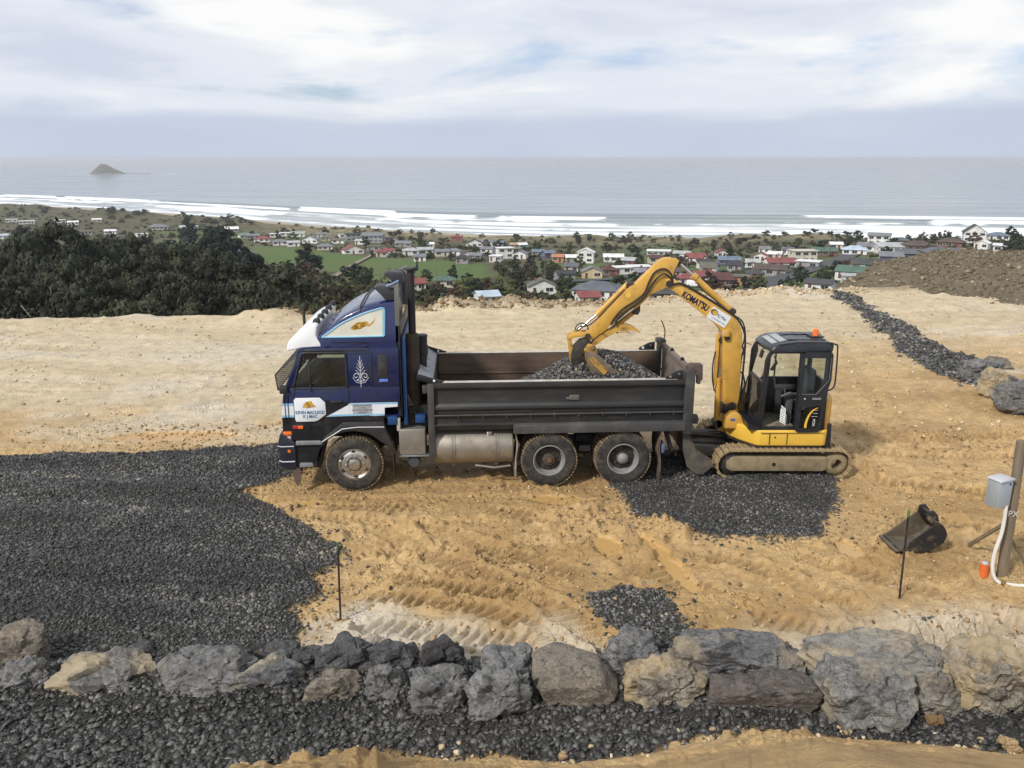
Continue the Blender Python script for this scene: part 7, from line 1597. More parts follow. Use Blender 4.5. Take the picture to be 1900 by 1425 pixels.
def crown_mesh(kind, v):
    if (kind, v) in _crown: return _crown[(kind, v)]
    mat, lab, nv, nb, nl, ls, base, spread = KIND[kind]; rs = np.random.RandomState(hash_(kind)+v*13)
    C = []
    while len(C) < nb:
        p = rs.uniform(-1, 1, 3)
        if kind == 'norfolk':
            tier = rs.randint(0, 9); z = tier/9; rr = (1-z)*.95+.05; a = rs.uniform(0, 6.28); q = rs.uniform(.2, 1)*rr; C.append((q*math.cos(a), q*math.sin(a), .05+z*.92)); continue
        r_ = np.linalg.norm(p)
        if r_ > 1 or r_ < .35: continue
        z = base+(1-base)*(p[2]*.5+.5)
        tap = 1.0 if kind in ('cypress', 'macro') else 1.0
        if kind in ('macro', 'dune', 'cypress'): z = base+(1-base)*abs(p[2])**.8; tap = 1.05
        C.append((p[0]*spread*tap, p[1]*spread*tap, z*.93))
    C = np.array(C); br = rs.uniform(.16, .34, nb)
    if kind == 'norfolk': br *= .45
    V, F = [], []; n = 0
    for c, b_ in zip(C, br):
        d = rs.normal(0, 1, (nl, 3)); d /= np.linalg.norm(d, axis=1)[:, None]; d[:, 2] = np.abs(d[:, 2])*.9-.25*(d[:, 2] < 0)
        rad = b_*rs.uniform(.55, 1.08, nl)[:, None]
        P = c+d*rad*np.array([1, 1, .45 if kind not in ('norfolk',) else .2])
        u = rs.normal(0, 1, (nl, 3)); u = u-d*np.sum(u*d, 1)[:, None]*.6; u /= np.linalg.norm(u, axis=1)[:, None]; w_ = np.cross(d, u)
        s = ls*rs.uniform(.7, 1.7, nl)[:, None]*1.7; zz = np.array([1, 1, .55])
        for q in range(nl):
            a = P[q]; uu = u[q]*s[q]*zz; ww = w_[q]*s[q]*.7*zz
            V += [a-uu, a+ww*.9, a+uu, a-ww*.9]; F.append((n, n+1, n+2, n+3)); n += 4
    # solid blobs added inside each leaf clump to block light through the crown
    for c, b_ in zip(C, br):
        k = b_*.62
        o_ = np.array([(1, 0, 0), (-1, 0, 0), (0, 1, 0), (0, -1, 0), (0, 0, .5), (0, 0, -.5)])*k*rs.uniform(.8, 1.2, (6, 1))+c
        V += list(o_)
        for f in ((0, 2, 4), (2, 1, 4), (1, 3, 4), (3, 0, 4), (2, 0, 5), (1, 2, 5), (3, 1, 5), (0, 3, 5)): F.append(tuple(n+j for j in f))
        n += 6
    me = bpy.data.meshes.new('crown'); me.from_pydata([tuple(p) for p in V], [], F); me.update(); me.materials.append(mat); _crown[(kind, v)] = me
    return me
def hash_(s): return sum(ord(ch)*(i+3) for i, ch in enumerate(s)) % 9973
_trunk = {}
def trunk_mesh(v, pale):
    if (v, pale) in _trunk: return _trunk[(v, pale)]
    rs = random.Random(v+70); b_ = B(); b_.tube([(0, 0, -.06), (.02*rs.uniform(-1, 1), .0, .2), (.05*rs.uniform(-1, 1), .03, .55)], .022, 7)
    for k in range(5):
        a = rs.uniform(0, 6.28); z = rs.uniform(.12, .4); b_.tube([(0, 0, z), (.18*math.cos(a), .18*math.sin(a), z+.14), (.42*math.cos(a), .42*math.sin(a), z+.36)], .010, 5)
    bmesh.ops.recalc_face_normals(b_.bm, faces=b_.bm.faces[:]); me = bpy.data.meshes.new('trunk'); b_.bm.to_mesh(me); b_.bm.free(); me.materials.append(BARKP if pale else BARK); finish(me, 3.2); _trunk[(v, pale)] = me; return me
TREES = [('gum', -111.0, 173.0, 12.0, 4.6), ('gum', -95.6, 164.4, 17.2, 6.5), ('gumpale', -82.9, 158.0, 16.3, 6.2), ('gum', -80.7, 166.3, 17.6, 6.7), ('gum', -77.0, 172.5, 18.4, 7.0), ('gum', -59.5, 158.5, 14.6, 5.6), ('gum', -56.3, 171.7, 13.6, 5.2), ('gumpale', -49.5, 171.7, 11.9, 4.5), ('gum', -90.3, 138.2, 9.6, 3.6), ('gum', -88.2, 143.4, 10.2, 3.9), ('gum', -70.7, 129.0, 15.5, 5.9), ('gum', -72.5, 136.9, 15.4, 5.8), ('gum', -65.2, 131.6, 12.7, 4.8), ('gum', -58.2, 134.7, 13.1, 5.0), ('gumpale', -49.9, 126.4, 12.5, 4.8), ('gum', -49.8, 140.2, 9.8, 3.7), ('gum', -41.3, 126.8, 9.8, 3.7), ('gum', -40.6, 139.6, 8.7, 3.3), ('gum', -67.3, 105.4, 7.1, 2.7), ('gum', -68.7, 112.5, 9.0, 3.4), ('gum', -65.2, 116.0, 12.3, 4.7), ('gum', -63.0, 115.5, 12.5, 4.8), ('gum', -52.9, 104.6, 9.2, 3.5), ('gum', -47.4, 101.7, 11.9, 4.5), ('gum', -42.2, 99.9, 8.4, 3.2), ('gum', -39.0, 103.3, 8.5, 3.2), ('gum', -37.6, 106.6, 7.6, 2.9), ('gum', -35.8, 107.9, 7.1, 2.7), ('gum', -31.6, 116.1, 8.7, 3.3), ('gum', -49.2, 81.7, 8.6, 3.3), ('gum', -54.5, 97.0, 10.5, 4.0), ('gum', -46.5, 87.8, 7.5, 2.8), ('gum', -42.7, 86.3, 8.2, 3.1), ('gumpale', -45.6, 96.3, 9.3, 3.6), ('gum', -34.3, 80.6, 7.3, 2.8), ('gumpale', -34.2, 85.5, 6.5, 2.5), ('gum', -31.8, 91.0, 5.7, 2.2), ('gum', -26.1, 84.1, 8.1, 3.1), ('gum', -23.9, 84.3, 6.5, 2.5), ('gum', -37.5, 65.5, 8.3, 3.2), ('gumpale', -38.9, 72.7, 6.6, 2.5), ('gum', -36.8, 74.3, 6.6, 2.5), ('gumpale', -35.0, 76.7, 6.9, 2.6), ('gumpale', -30.1, 70.3, 5.0, 1.9), ('gumpale', -30.7, 77.9, 5.5, 2.1), ('gum', -26.7, 74.1, 4.4, 1.7), ('gum', -24.3, 73.0, 4.1, 1.5), ('gum', -20.7, 72.5, 6.0, 2.3), ('gum', -29.0, 50.9, 6.3, 2.4), ('gum', -28.4, 55.5, 5.0, 1.9), ('gum', -25.1, 52.7, 6.3, 2.4), ('gum', -24.0, 55.4, 5.3, 2.0), ('gum', -19.6, 51.3, 4.2, 1.6), ('gum', -16.5, 52.0, 6.8, 2.6), ('gumpale', -15.4, 53.7, 6.1, 2.3), ('gum', -89.2, 150, 16.7, 6.5), ('gum', -85.0, 148, 18.5, 6.5), ('gum', -77.9, 140, 19.3, 6.5), ('gum', -80.9, 150, 19.2, 6.5), ('gum', -81.0, 155, 18.0, 6.5), ('gum', -85.1, 185, 20.0, 6.5), ('gum', -80.5, 180, 19.2, 6.5), ('gum', -80.7, 170, 17.9, 6.5), ('gum', -79.6, 160, 17.5, 6.5), ('gum', -37.5, 120, 12.0, 6.5), ('gum', -32.2, 110, 11.1, 6.5), ('gum', -50.6, 150, 14.5, 6.5), ('gum', -64.2, 160, 16.6, 6.5), ('gum', -56.3, 150, 15.5, 6.5), ('cypress', -104.9, 250, 16.6, 7), ('cypress', -99.4, 245, 16.2, 7), ('cypress', -93.7, 240, 17.4, 7), ('cypress', -89.4, 238, 17.8, 7), ('cypress', -84.9, 235, 18.5, 7), ('cypress', -80.6, 232, 17.7, 7), ('cypress', -76.4, 230, 18.1, 7), ('cypress', -73.9, 228, 17.4, 7), ('cypress', -116.9, 330, 22.1, 10), ('cypress', -116.2, 335, 21.5, 9), ('macro', -81.1, 330, 13.2, 7.2), ('macro', -245.7, 420, 19.5, 8), ('macro', -248.5, 640, 20.1, 9), ('willow', -17.1, 262, 5.1, 1.9), ('willow', -13.5, 265, 5.6, 2.1), ('willow', -8.8, 268, 5.2, 2.0), ('willow', -4.5, 275, 5.5, 2.1), ('willow', -0.4, 270, 4.8, 1.8), ('willow', -11.0, 240, 5.2, 2.0), ('willow', -5.5, 238, 4.7, 1.8), ('willow', -0.8, 235, 4.6, 1.7), ('willow', -13.6, 235, 4.7, 1.8), ('dark', -67.5, 330, 4.1, 1.6), ('dark', -62.7, 326, 4.0, 1.5), ('dark', -56.4, 330, 3.4, 1.3), ('dark', -79.3, 470, 4.3, 1.6), ('bush', -20.8, 290, 7.3, 2.8), ('dark', 1.1, 350, 7.1, 2.7), ('dark', 8.5, 372, 6.4, 2.4), ('dark', 13.5, 345, 5.6, 2.1), ('dark', 2.0, 310, 5.9, 2.2), ('dark', 7.8, 300, 5.4, 2.0), ('dark', 13.7, 300, 5.0, 1.9), ('bush', -4.3, 330, 5.3, 2.0), ('scrub', -50.2, 190, 10.4, 3.9), ('scrub', -44.7, 180, 9.6, 3.7), ('scrub', -42.4, 185, 9.0, 3.4), ('scrub', -39.8, 190, 8.4, 3.2), ('scrub', -38.0, 200, 7.6, 2.9), ('scrub', -34.9, 205, 7.0, 2.7), ('scrub', -35.8, 140, 8.3, 3.2), ('scrub', -31.0, 135, 7.7, 2.9), ('scrub', -26.5, 130, 7.2, 2.7), ('scrub', -26.6, 100, 6.7, 2.5), ('scrub', -23.5, 95, 6.2, 2.4), ('scrub', -27.9, 170, 6.8, 2.6), ('scrub', -34.6, 240, 4.9, 1.9), ('scrub', -29.3, 235, 5.0, 1.9), ('scrub', -19.7, 200, 5.0, 1.9), ('scrub', -14.4, 190, 4.8, 1.8), ('scrub', -12.1, 205, 4.6, 1.8), ('scrub', 5.1, 260, 4.0, 1.5), ('scrub', 10.6, 270, 3.8, 1.4), ('scrub', -21.3, 170, 5.7, 2.2), ('scrub', -15.8, 150, 5.6, 2.1), ('scrub', -24.8, 130, 6.6, 2.5), ('scrub', -23.6, 110, 6.0, 2.3), ('scrub', -19.8, 100, 5.5, 2.1), ('flax', 6.7, 150, 4.6, 1.7), ('flax', 10.0, 160, 5.0, 1.9), ('flax', 12.3, 170, 4.9, 1.9), ('scrub', 19.8, 150, 4.8, 1.8), ('scrub', 2.5, 150, 5.3, 2.0), ('scrub', 0.6, 170, 5.4, 2.0), ('scrub', -1.8, 180, 5.2, 2.0), ('scrub', -7.9, 150, 4.8, 1.8), ('scrub', -11.1, 160, 4.8, 1.8), ('scrub', 21.3, 140, 4.4, 1.7), ('scrub', 25.7, 150, 4.8, 1.8), ('dark', 74.5, 262, 5.2, 2.0), ('dark', 75.1, 255, 4.9, 1.9), ('dark', 88.4, 270, 2.9, 1.1), ('dark', 89.2, 262, 2.9, 1.1), ('dark', 93.8, 280, 2.8, 1.1), ('dark', 70.6, 260, 4.2, 1.6), ('dark', 160.4, 420, 5.0, 1.9), ('dark', 199.4, 400, 2.4, 0.9), ('dark', 200.1, 330, 8.7, 3.3), ('dark', 183.4, 300, 7.6, 2.9), ('dark', 190.1, 320, 5.6, 2.1), ('dark', 202.8, 350, 3.5, 1.3), ('dark', 206.7, 380, 2.5, 0.9), ('norfolk', 209.0, 520, 6.7, 2.6), ('norfolk', 198.8, 330, 10.4, 5), ('town', 157.2, 299.8, 5.4, 2.8), ('russet', 80.5, 595.3, 5.1, 2.3), ('dark', 106.8, 278.8, 3.4, 2.0), ('russet', 61.7, 330.2, 3.9, 1.6), ('dark', -400.0, 730.0, 7.0, 3.7), ('dark', -195.6, 748.2, 3.6, 1.9), ('bush', 131.6, 211.0, 6.8, 3.7), ('town', -334.0, 677.2, 4.5, 1.9), ('town', -10.2, 227.9, 4.9, 2.1), ('dark', 156.7, 460.2, 3.6, 1.7), ('town', 186.2, 593.2, 4.3, 1.9), ('town', 125.4, 570.0, 5.4, 3.2), ('town', -46.7, 434.4, 4.9, 2.9), ('dark', 158.7, 426.7, 7.0, 3.2), ('town', 162.5, 263.9, 5.7, 2.4), ('town', 164.1, 288.6, 5.7, 3.3), ('town', 74.1, 487.0, 4.2, 2.2), ('town', 149.7, 299.1, 5.4, 3.2), ('town', 129.8, 251.5, 3.5, 1.7), ('town', -338.5, 612.1, 4.8, 2.5), ('russet', -334.8, 652.5, 5.1, 2.5), ('bush', 61.7, 627.2, 3.4, 1.4), ('dark', 57.0, 230.0, 3.3, 1.8), ('town', -323.6, 707.6, 5.1, 2.5), ('bush', 126.9, 255.1, 6.2, 3.5), ('dark', -57.8, 299.8, 7.1, 4.1), ('bush', -343.9, 668.0, 4.3, 2.1), ('russet', -42.4, 288.5, 5.7, 2.8), ('russet', -16.9, 558.9, 6.2, 3.2), ('town', 73.9, 380.8, 7.1, 3.4), ('dark', 120.9, 561.8, 3.9, 2.3), ('dark', -4.7, 546.2, 4.9, 2.3), ('town', 100.2, 266.4, 4.1, 1.9), ('town', 45.7, 470.8, 3.8, 1.9), ('dark', 60.6, 232.5, 4.4, 2.0), ('russet', 5.9, 315.8, 6.3, 3.6), ('town', -45.5, 695.9, 3.3, 1.9), ('russet', 109.4, 507.4, 4.7, 2.5), ('bush', -382.8, 633.9, 5.2, 2.2), ('dark', -212.6, 638.8, 3.4, 1.8), ('dark', 130.8, 539.8, 5.0, 2.9), ('russet', 37.3, 245.1, 4.8, 2.5), ('dark', 113.6, 288.6, 6.3, 2.9), ('bush', 128.8, 214.0, 5.5, 3.1), ('town', -54.5, 522.1, 7.2, 3.3), ('town', -66.2, 700.6, 5.5, 3.0), ('dark', -9.8, 223.3, 7.1, 3.6), ('town', 159.8, 289.6, 7.3, 3.2), ('russet', 129.8, 283.3, 4.5, 2.0), ('russet', 8.3, 349.1, 4.1, 2.1), ('town', 147.7, 285.7, 7.5, 3.3), ('town', 234.0, 448.6, 6.6, 2.8), ('town', -323.6, 747.1, 4.4, 2.4), ('russet', 93.3, 656.0, 6.3, 2.8), ('russet', 117.6, 292.8, 5.5, 3.2), ('bush', 224.3, 472.3, 4.2, 2.3), ('town', 153.7, 281.2, 6.2, 2.8), ('bush', -48.7, 261.6, 4.8, 2.6), ('town', -0.9, 311.2, 4.0, 1.7), ('town', -303.9, 626.3, 3.9, 1.8), ('town', 58.5, 631.4, 6.1, 2.7), ('dark', 120.3, 245.8, 6.2, 3.6), ('bush', 48.2, 600.8, 5.7, 2.8), ('dark', -182.4, 650.8, 6.4, 2.9), ('town', -222.4, 599.4, 6.6, 3.1), ('dark', 67.3, 347.1, 5.5, 2.7), ('town', 52.2, 302.7, 6.5, 3.9), ('russet', -328.8, 678.2, 4.2, 2.1), ('russet', -106.3, 661.2, 4.3, 2.5), ('dark', -35.3, 235.1, 4.9, 2.9), ('bush', 15.7, 340.9, 5.0, 2.6), ('bush', 9.2, 340.4, 4.8, 2.2), ('town', 34.4, 498.3, 6.3, 3.0), ('town', -382.0, 669.3, 6.7, 3.9), ('russet', 140.6, 235.2, 5.8, 2.6), ('town', -71.7, 655.8, 6.9, 3.3), ('dark', 80.4, 395.1, 4.3, 2.3), ('bush', -50.4, 283.4, 6.7, 3.0), ('russet', 146.8, 514.5, 3.7, 2.1), ('town', 133.4, 222.3, 7.0, 3.0), ('town', -431.0, 726.9, 4.2, 2.0), ('dark', 221.3, 436.6, 4.2, 2.5), ('bush', 42.5, 284.3, 4.1, 2.0), ('town', 56.7, 497.8, 6.5, 3.7), ('town', -42.8, 441.6, 3.6, 2.1), ('russet', -14.2, 269.0, 3.2, 1.5), ('bush', 81.9, 296.2, 4.4, 2.0), ('bush', 180.2, 360.1, 5.1, 2.7), ('russet', -85.2, 582.6, 5.6, 3.2), ('town', -283.5, 696.7, 5.2, 3.0), ('town', -253.4, 719.5, 3.9, 1.8), ('russet', 50.2, 272.6, 3.5, 1.8), ('town', -361.5, 691.8, 6.4, 3.7), ('bush', -31.2, 298.1, 5.3, 3.1), ('russet', 78.9, 376.7, 5.5, 3.0), ('russet', 109.7, 249.7, 6.8, 3.9), ('dark', 185.3, 305.4, 3.9, 1.8), ('town', 15.1, 507.0, 7.0, 3.5), ('bush', -8.4, 276.1, 4.5, 2.1), ('russet', -166.1, 596.0, 6.5, 3.1), ('town', -30.1, 231.5, 6.0, 3.4), ('dark', -16.0, 569.1, 3.4, 2.0), ('town', 114.6, 234.4, 7.1, 3.6), ('russet', 165.1, 629.4, 5.3, 2.7), ('town', 17.8, 372.1, 3.3, 1.5), ('town', 185.6, 464.4, 5.5, 2.8), ('russet', 121.6, 217.6, 4.6, 2.2), ('dark', 115.4, 440.2, 6.2, 2.7), ('town', -171.0, 650.3, 6.5, 3.7), ('bush', 220.3, 447.3, 5.9, 3.5), ('town', 139.1, 246.0, 5.6, 2.4), ('bush', -51.4, 231.1, 5.6, 3.1), ('town', -31.4, 430.4, 3.6, 1.9), ('dark', -290.1, 670.9, 4.9, 2.1), ('dark', 231.5, 441.9, 4.1, 1.8), ('russet', -6.9, 242.6, 5.9, 3.2), ('russet', 55.7, 225.9, 6.6, 3.6), ('dark', 16.2, 525.3, 4.0, 1.9), ('town', 1.5, 280.7, 6.7, 3.6), ('russet', 115.8, 213.4, 6.2, 3.7), ('town', 147.0, 266.2, 4.1, 1.8), ('town', 185.3, 404.9, 7.0, 3.5), ('bush', 219.6, 431.0, 6.4, 3.7), ('bush', 75.4, 630.5, 6.7, 3.2), ('town', 194.5, 480.3, 5.6, 2.4), ('town', -35.5, 276.2, 7.2, 4.3), ('russet', -74.4, 299.4, 6.4, 3.1), ('town', 48.5, 284.8, 3.9, 1.9), ('russet', 49.2, 615.7, 5.4, 2.5), ('dark', 97.4, 277.6, 6.6, 3.2), ('dark', 142.8, 231.1, 6.9, 3.4), ('russet', -324.6, 674.1, 7.2, 3.5), ('russet', -22.6, 245.2, 4.6, 2.0), ('town', -93.9, 697.8, 6.2, 3.2), ('bush', 16.0, 320.9, 7.2, 4.2), ('dark', 152.3, 337.2, 6.7, 3.1), ('dark', -155.9, 696.6, 7.0, 4.0), ('dark', -29.9, 476.9, 4.6, 2.0), ('russet', 104.2, 232.8, 3.3, 1.7), ('bush', -375.6, 664.6, 6.3, 3.0), ('dark', 120.9, 263.7, 3.8, 2.1), ('town', -68.1, 608.1, 6.9, 3.0), ('russet', -2.3, 485.1, 4.4, 2.5), ('town', 135.2, 283.9, 4.2, 2.0), ('town', 103.7, 514.0, 6.0, 2.6), ('town', 59.5, 505.4, 4.3, 2.4), ('town', -239.9, 611.0, 6.4, 2.7), ('dark', -15.9, 289.9, 4.9, 2.9), ('bush', -387.5, 702.2, 6.5, 3.8), ('russet', 53.6, 277.7, 5.4, 2.8), ('town', 72.7, 355.3, 4.3, 2.4), ('town', 35.8, 274.6, 5.4, 3.0), ('town', 28.7, 358.8, 6.6, 3.1), ('russet', 63.7, 265.0, 6.4, 3.6), ('town', -2.8, 322.5, 5.4, 2.6), ('dark', -99.2, 566.2, 7.4, 3.2), ('russet', 4.7, 227.4, 3.2, 1.6), ('town', 148.5, 521.1, 4.3, 2.2), ('russet', -73.0, 677.5, 4.2, 2.0), ('bush', -222.3, 623.4, 5.7, 3.4), ('dark', -58.9, 545.1, 6.6, 3.7), ('town', -22.4, 478.4, 5.1, 3.1), ('town', 103.5, 445.2, 4.4, 1.9), ('bush', -243.5, 681.8, 3.4, 1.9), ('dark', 234.0, 563.9, 7.5, 4.3), ('dark', -61.7, 271.8, 5.4, 2.3), ('town', 48.7, 378.8, 4.0, 2.1), ('dark', 121.4, 606.9, 4.1, 1.9), ('russet', -261.9, 729.9, 3.3, 1.8), ('bush', 29.1, 441.3, 3.7, 2.1), ('dark', -96.4, 689.6, 4.8, 2.3), ('bush', 72.1, 240.2, 6.7, 3.4), ('town', -64.6, 454.2, 3.5, 1.7), ('bush', -41.5, 256.4, 4.5, 2.5), ('bush', -392.0, 730.5, 4.6, 2.2), ('dark', 135.0, 244.9, 5.9, 3.1), ('russet', -16.2, 230.5, 4.9, 2.7), ('russet', 65.3, 523.2, 4.3, 2.0), ('bush', 17.9, 331.2, 5.6, 3.2), ('town', -199.9, 667.7, 3.3, 1.9), ('russet', -6.4, 351.6, 4.8, 2.3), ('dark', 2.8, 313.3, 3.4, 1.8), ('russet', 120.9, 460.1, 4.6, 2.6), ('dark', 39.7, 267.0, 6.6, 2.9), ('dark', 72.8, 503.3, 6.0, 3.6), ('russet', 263.6, 434.5, 4.6, 2.0), ('bush', 203.3, 466.8, 3.5, 1.7), ('town', -76.0, 630.7, 5.7, 3.1), ('town', 14.3, 277.6, 3.8, 1.7), ('town', 16.1, 250.2, 7.0, 3.5), ('dark', -164.6, 731.7, 5.6, 2.5), ('town', -12.5, 435.6, 4.3, 1.9), ('russet', -85.5, 713.8, 4.7, 2.5), ('town', 62.3, 327.2, 4.4, 2.6), ('town', 177.4, 289.9, 6.8, 3.7), ('bush', 100.5, 225.6, 5.5, 3.0), ('town', -51.6, 279.9, 4.5, 2.3), ('dark', -49.1, 276.8, 4.3, 2.0), ('dark', 268.8, 450.4, 7.3, 3.6), ('russet', 219.9, 395.4, 7.0, 3.3), ('town', -22.0, 231.0, 4.1, 2.0), ('town', 234.9, 616.1, 4.9, 2.9), ('bush', 48.4, 243.1, 3.4, 1.8), ('dark', 49.9, 642.8, 6.8, 3.7), ('town', 133.3, 321.1, 4.8, 2.5), ('bush', 60.8, 397.7, 5.8, 3.0), ('russet', 150.2, 244.6, 4.5, 2.5), ('town', -9.8, 554.8, 6.8, 3.7), ('russet', 133.0, 517.4, 6.7, 3.3), ('dark', -4.8, 232.5, 4.2, 1.9), ('dune', -391.2, 896.8, 3.1, 2.9), ('dune', -464.0, 971.5, 6.2, 6.5), ('dune', 100.6, 653.5, 2.8, 2.9), ('dune', -463.0, 1000.3, 5.3, 5.0), ('dune', -51.1, 639.8, 4.1, 4.4), ('dune', -265.6, 825.7, 6.4, 5.7), ('dune', 237.2, 606.2, 3.7, 3.1), ('dune', 140.8, 578.4, 3.5, 3.4), ('dune', -97.0, 707.7, 2.7, 2.8), ('dune', -186.9, 713.5, 3.4, 2.8), ('dune', -294.5, 828.9, 4.7, 5.4), ('dune', 87.3, 657.2, 3.4, 2.7), ('dune', -349.6, 810.9, 3.4, 3.1), ('dune', -185.9, 728.5, 3.2, 3.1), ('dune', -598.6, 1076.0, 4.0, 4.5), ('dune', -204.5, 752.3, 5.0, 5.6), ('dune', 241.1, 618.8, 2.4, 2.6), ('dune', -439.3, 919.6, 3.2, 2.7), ('dune', -440.8, 923.8, 5.1, 5.9), ('dune', -306.3, 843.4, 6.1, 5.2), ('dune', -100.4, 690.7, 4.3, 3.7), ('dune', -247.5, 728.8, 3.1, 3.5), ('dune', -302.7, 800.2, 3.4, 3.8), ('dune', 3.3, 656.1, 4.6, 5.3), ('dune', 119.6, 622.4, 2.9, 2.4), ('dune', 163.8, 588.4, 3.8, 3.6), ('dune', -423.3, 927.0, 5.6, 6.6), ('dune', 84.2, 627.8, 3.7, 4.3), ('dune', -616.6, 1058.5, 6.6, 5.3), ('dune', -670.2, 1079.9, 6.7, 7.5), ('dune', -252.8, 812.4, 4.2, 3.8), ('dune', -290.7, 863.4, 5.7, 6.1), ('dune', 222.2, 629.9, 4.4, 4.2), ('dune', -25.6, 702.5, 3.6, 3.4), ('dune', -426.3, 956.5, 6.6, 7.7), ('dune', -536.5, 1004.6, 3.2, 2.9), ('dune', -576.5, 1032.9, 5.8, 5.1), ('dune', -594.8, 994.0, 4.9, 5.2), ('dune', -548.7, 960.0, 4.4, 4.3), ('dune', 344.2, 644.1, 2.7, 2.7), ('dune', -261.5, 782.5, 6.6, 6.0), ('dune', 104.1, 615.5, 3.4, 2.9), ('dune', 248.3, 618.2, 4.7, 4.7), ('dune', 232.3, 641.6, 4.4, 3.9), ('dune', 207.4, 635.0, 3.8, 4.5), ('dune', -612.5, 1031.4, 3.8, 4.1), ('dune', 88.0, 620.1, 3.1, 2.9), ('dune', -296.6, 783.5, 4.2, 3.5), ('dune', -271.4, 813.9, 3.4, 3.3), ('dune', -601.6, 1089.0, 5.6, 5.5), ('dune', -407.0, 873.3, 5.8, 5.6), ('dune', -648.4, 1079.3, 4.7, 4.0), ('dune', 346.7, 622.9, 3.8, 3.6), ('dune', 26.6, 629.5, 4.2, 3.4), ('dune', -77.2, 699.4, 3.9, 3.5), ('dune', -80.9, 609.2, 4.8, 3.9), ('dune', 30.5, 627.5, 4.4, 4.1), ('dune', 161.3, 586.3, 3.8, 3.8), ('dune', 97.1, 650.4, 3.0, 3.4), ('dune', -115.8, 715.5, 3.1, 3.5), ('dune', -136.2, 652.5, 3.5, 3.3), ('dune', 79.3, 613.3, 2.8, 3.0), ('dune', -132.4, 712.0, 4.7, 5.4), ('dune', -292.0, 849.0, 5.7, 4.7), ('dune', -510.1, 960.6, 5.0, 5.1), ('dune', -390.6, 886.4, 3.4, 3.5), ('dune', -295.9, 830.4, 4.2, 4.4), ('dune', -267.9, 758.5, 3.2, 3.6), ('dune', -431.6, 960.6, 3.6, 3.6), ('dune', 85.8, 627.8, 3.8, 3.6), ('dune', -8.1, 643.2, 3.0, 3.5), ('dune', -370.4, 942.9, 6.2, 6.7), ('dune', -614.3, 1094.7, 4.4, 4.1), ('dune', -324.1, 830.8, 5.3, 5.8), ('dune', -426.8, 969.7, 3.1, 3.5), ('dune', 75.4, 630.0, 2.5, 2.3), ('dune', -288.1, 763.7, 3.6, 3.7), ('dune', -336.9, 875.7, 6.3, 6.5), ('dune', 154.0, 615.4, 3.0, 2.7), ('dune', 189.9, 624.9, 4.8, 4.2), ('dune', 178.6, 611.6, 3.9, 4.6), ('dune', -696.5, 1124.1, 4.2, 3.8), ('dune', -274.0, 812.9, 6.2, 7.3), ('dune', 190.7, 552.9, 3.9, 3.4), ('dune', -583.8, 987.8, 3.6, 3.0), ('dune', 129.5, 589.1, 3.0, 3.0), ('dune', -425.6, 974.9, 5.2, 5.8), ('dune', -111.0, 650.9, 2.2, 2.6), ('dune', -280.2, 762.7, 6.5, 7.6), ('dune', 165.7, 609.9, 2.3, 2.3), ('dune', 344.7, 624.3, 3.7, 3.5), ('dune', -474.2, 995.9, 6.1, 6.1), ('dune', -225.6, 726.3, 4.7, 4.4), ('dune', -206.9, 735.6, 4.0, 4.5), ('dune', -475.3, 1002.8, 5.2, 4.2)]
def tarea(k, X, Y):
    if k in ('gum', 'gumpale'): return 'in the belt behind the pad', 'trees of the dark belt behind the pad'
    if k == 'cypress': return 'beyond the dark belt', 'shelter belt cypresses'
    if k == 'macro': return ('standing alone in the green paddock' if -100 < X < -60 else 'near the dunes' if Y > 500 else 'rising behind the dark belt'), None
    if k == 'norfolk': return ('on the skyline of the surf' if Y > 400 else 'beside the white flat-roofed house'), None
    if k == 'dune': return 'on the dunes', 'shrubs on the dunes'
    if Y < 215: return 'on the slope below the pad', 'trees on the slope below the pad'
    return 'among the houses '+area(X, Y).replace('just ', ''), 'trees of the township'
for i, (k, X, Y, h_, r_) in enumerate(TREES):
    if k == 'flax': continue
    rs = random.Random(3000+i); z = float(hz(X, Y)); ar, gp = tarea(k, X, Y)
    tall = '' if h_ < 9 or k in ('gum', 'gumpale', 'cypress', 'macro', 'norfolk') else 'tall '
    root = empty('shrub' if k == 'dune' else 'tree', (X, Y, z-.2), rs.uniform(0, 6.28), tall+KIND[k][1]+' '+ar, 'shrub' if k == 'dune' else 'tree', gp)
    c = bpy.data.objects.new('crown', crown_mesh(k, rs.randrange(KIND[k][2]))); COL.objects.link(c); c.parent = root; q = rs.uniform(.88, 1.12); c.scale = (r_*q, r_/q, h_)
    t = bpy.data.objects.new('trunk', trunk_mesh(rs.randrange(4), k.startswith('gum'))); COL.objects.link(t); t.parent = root; sr = min(h_*.75, r_*1.3); t.scale = (sr, sr, h_)
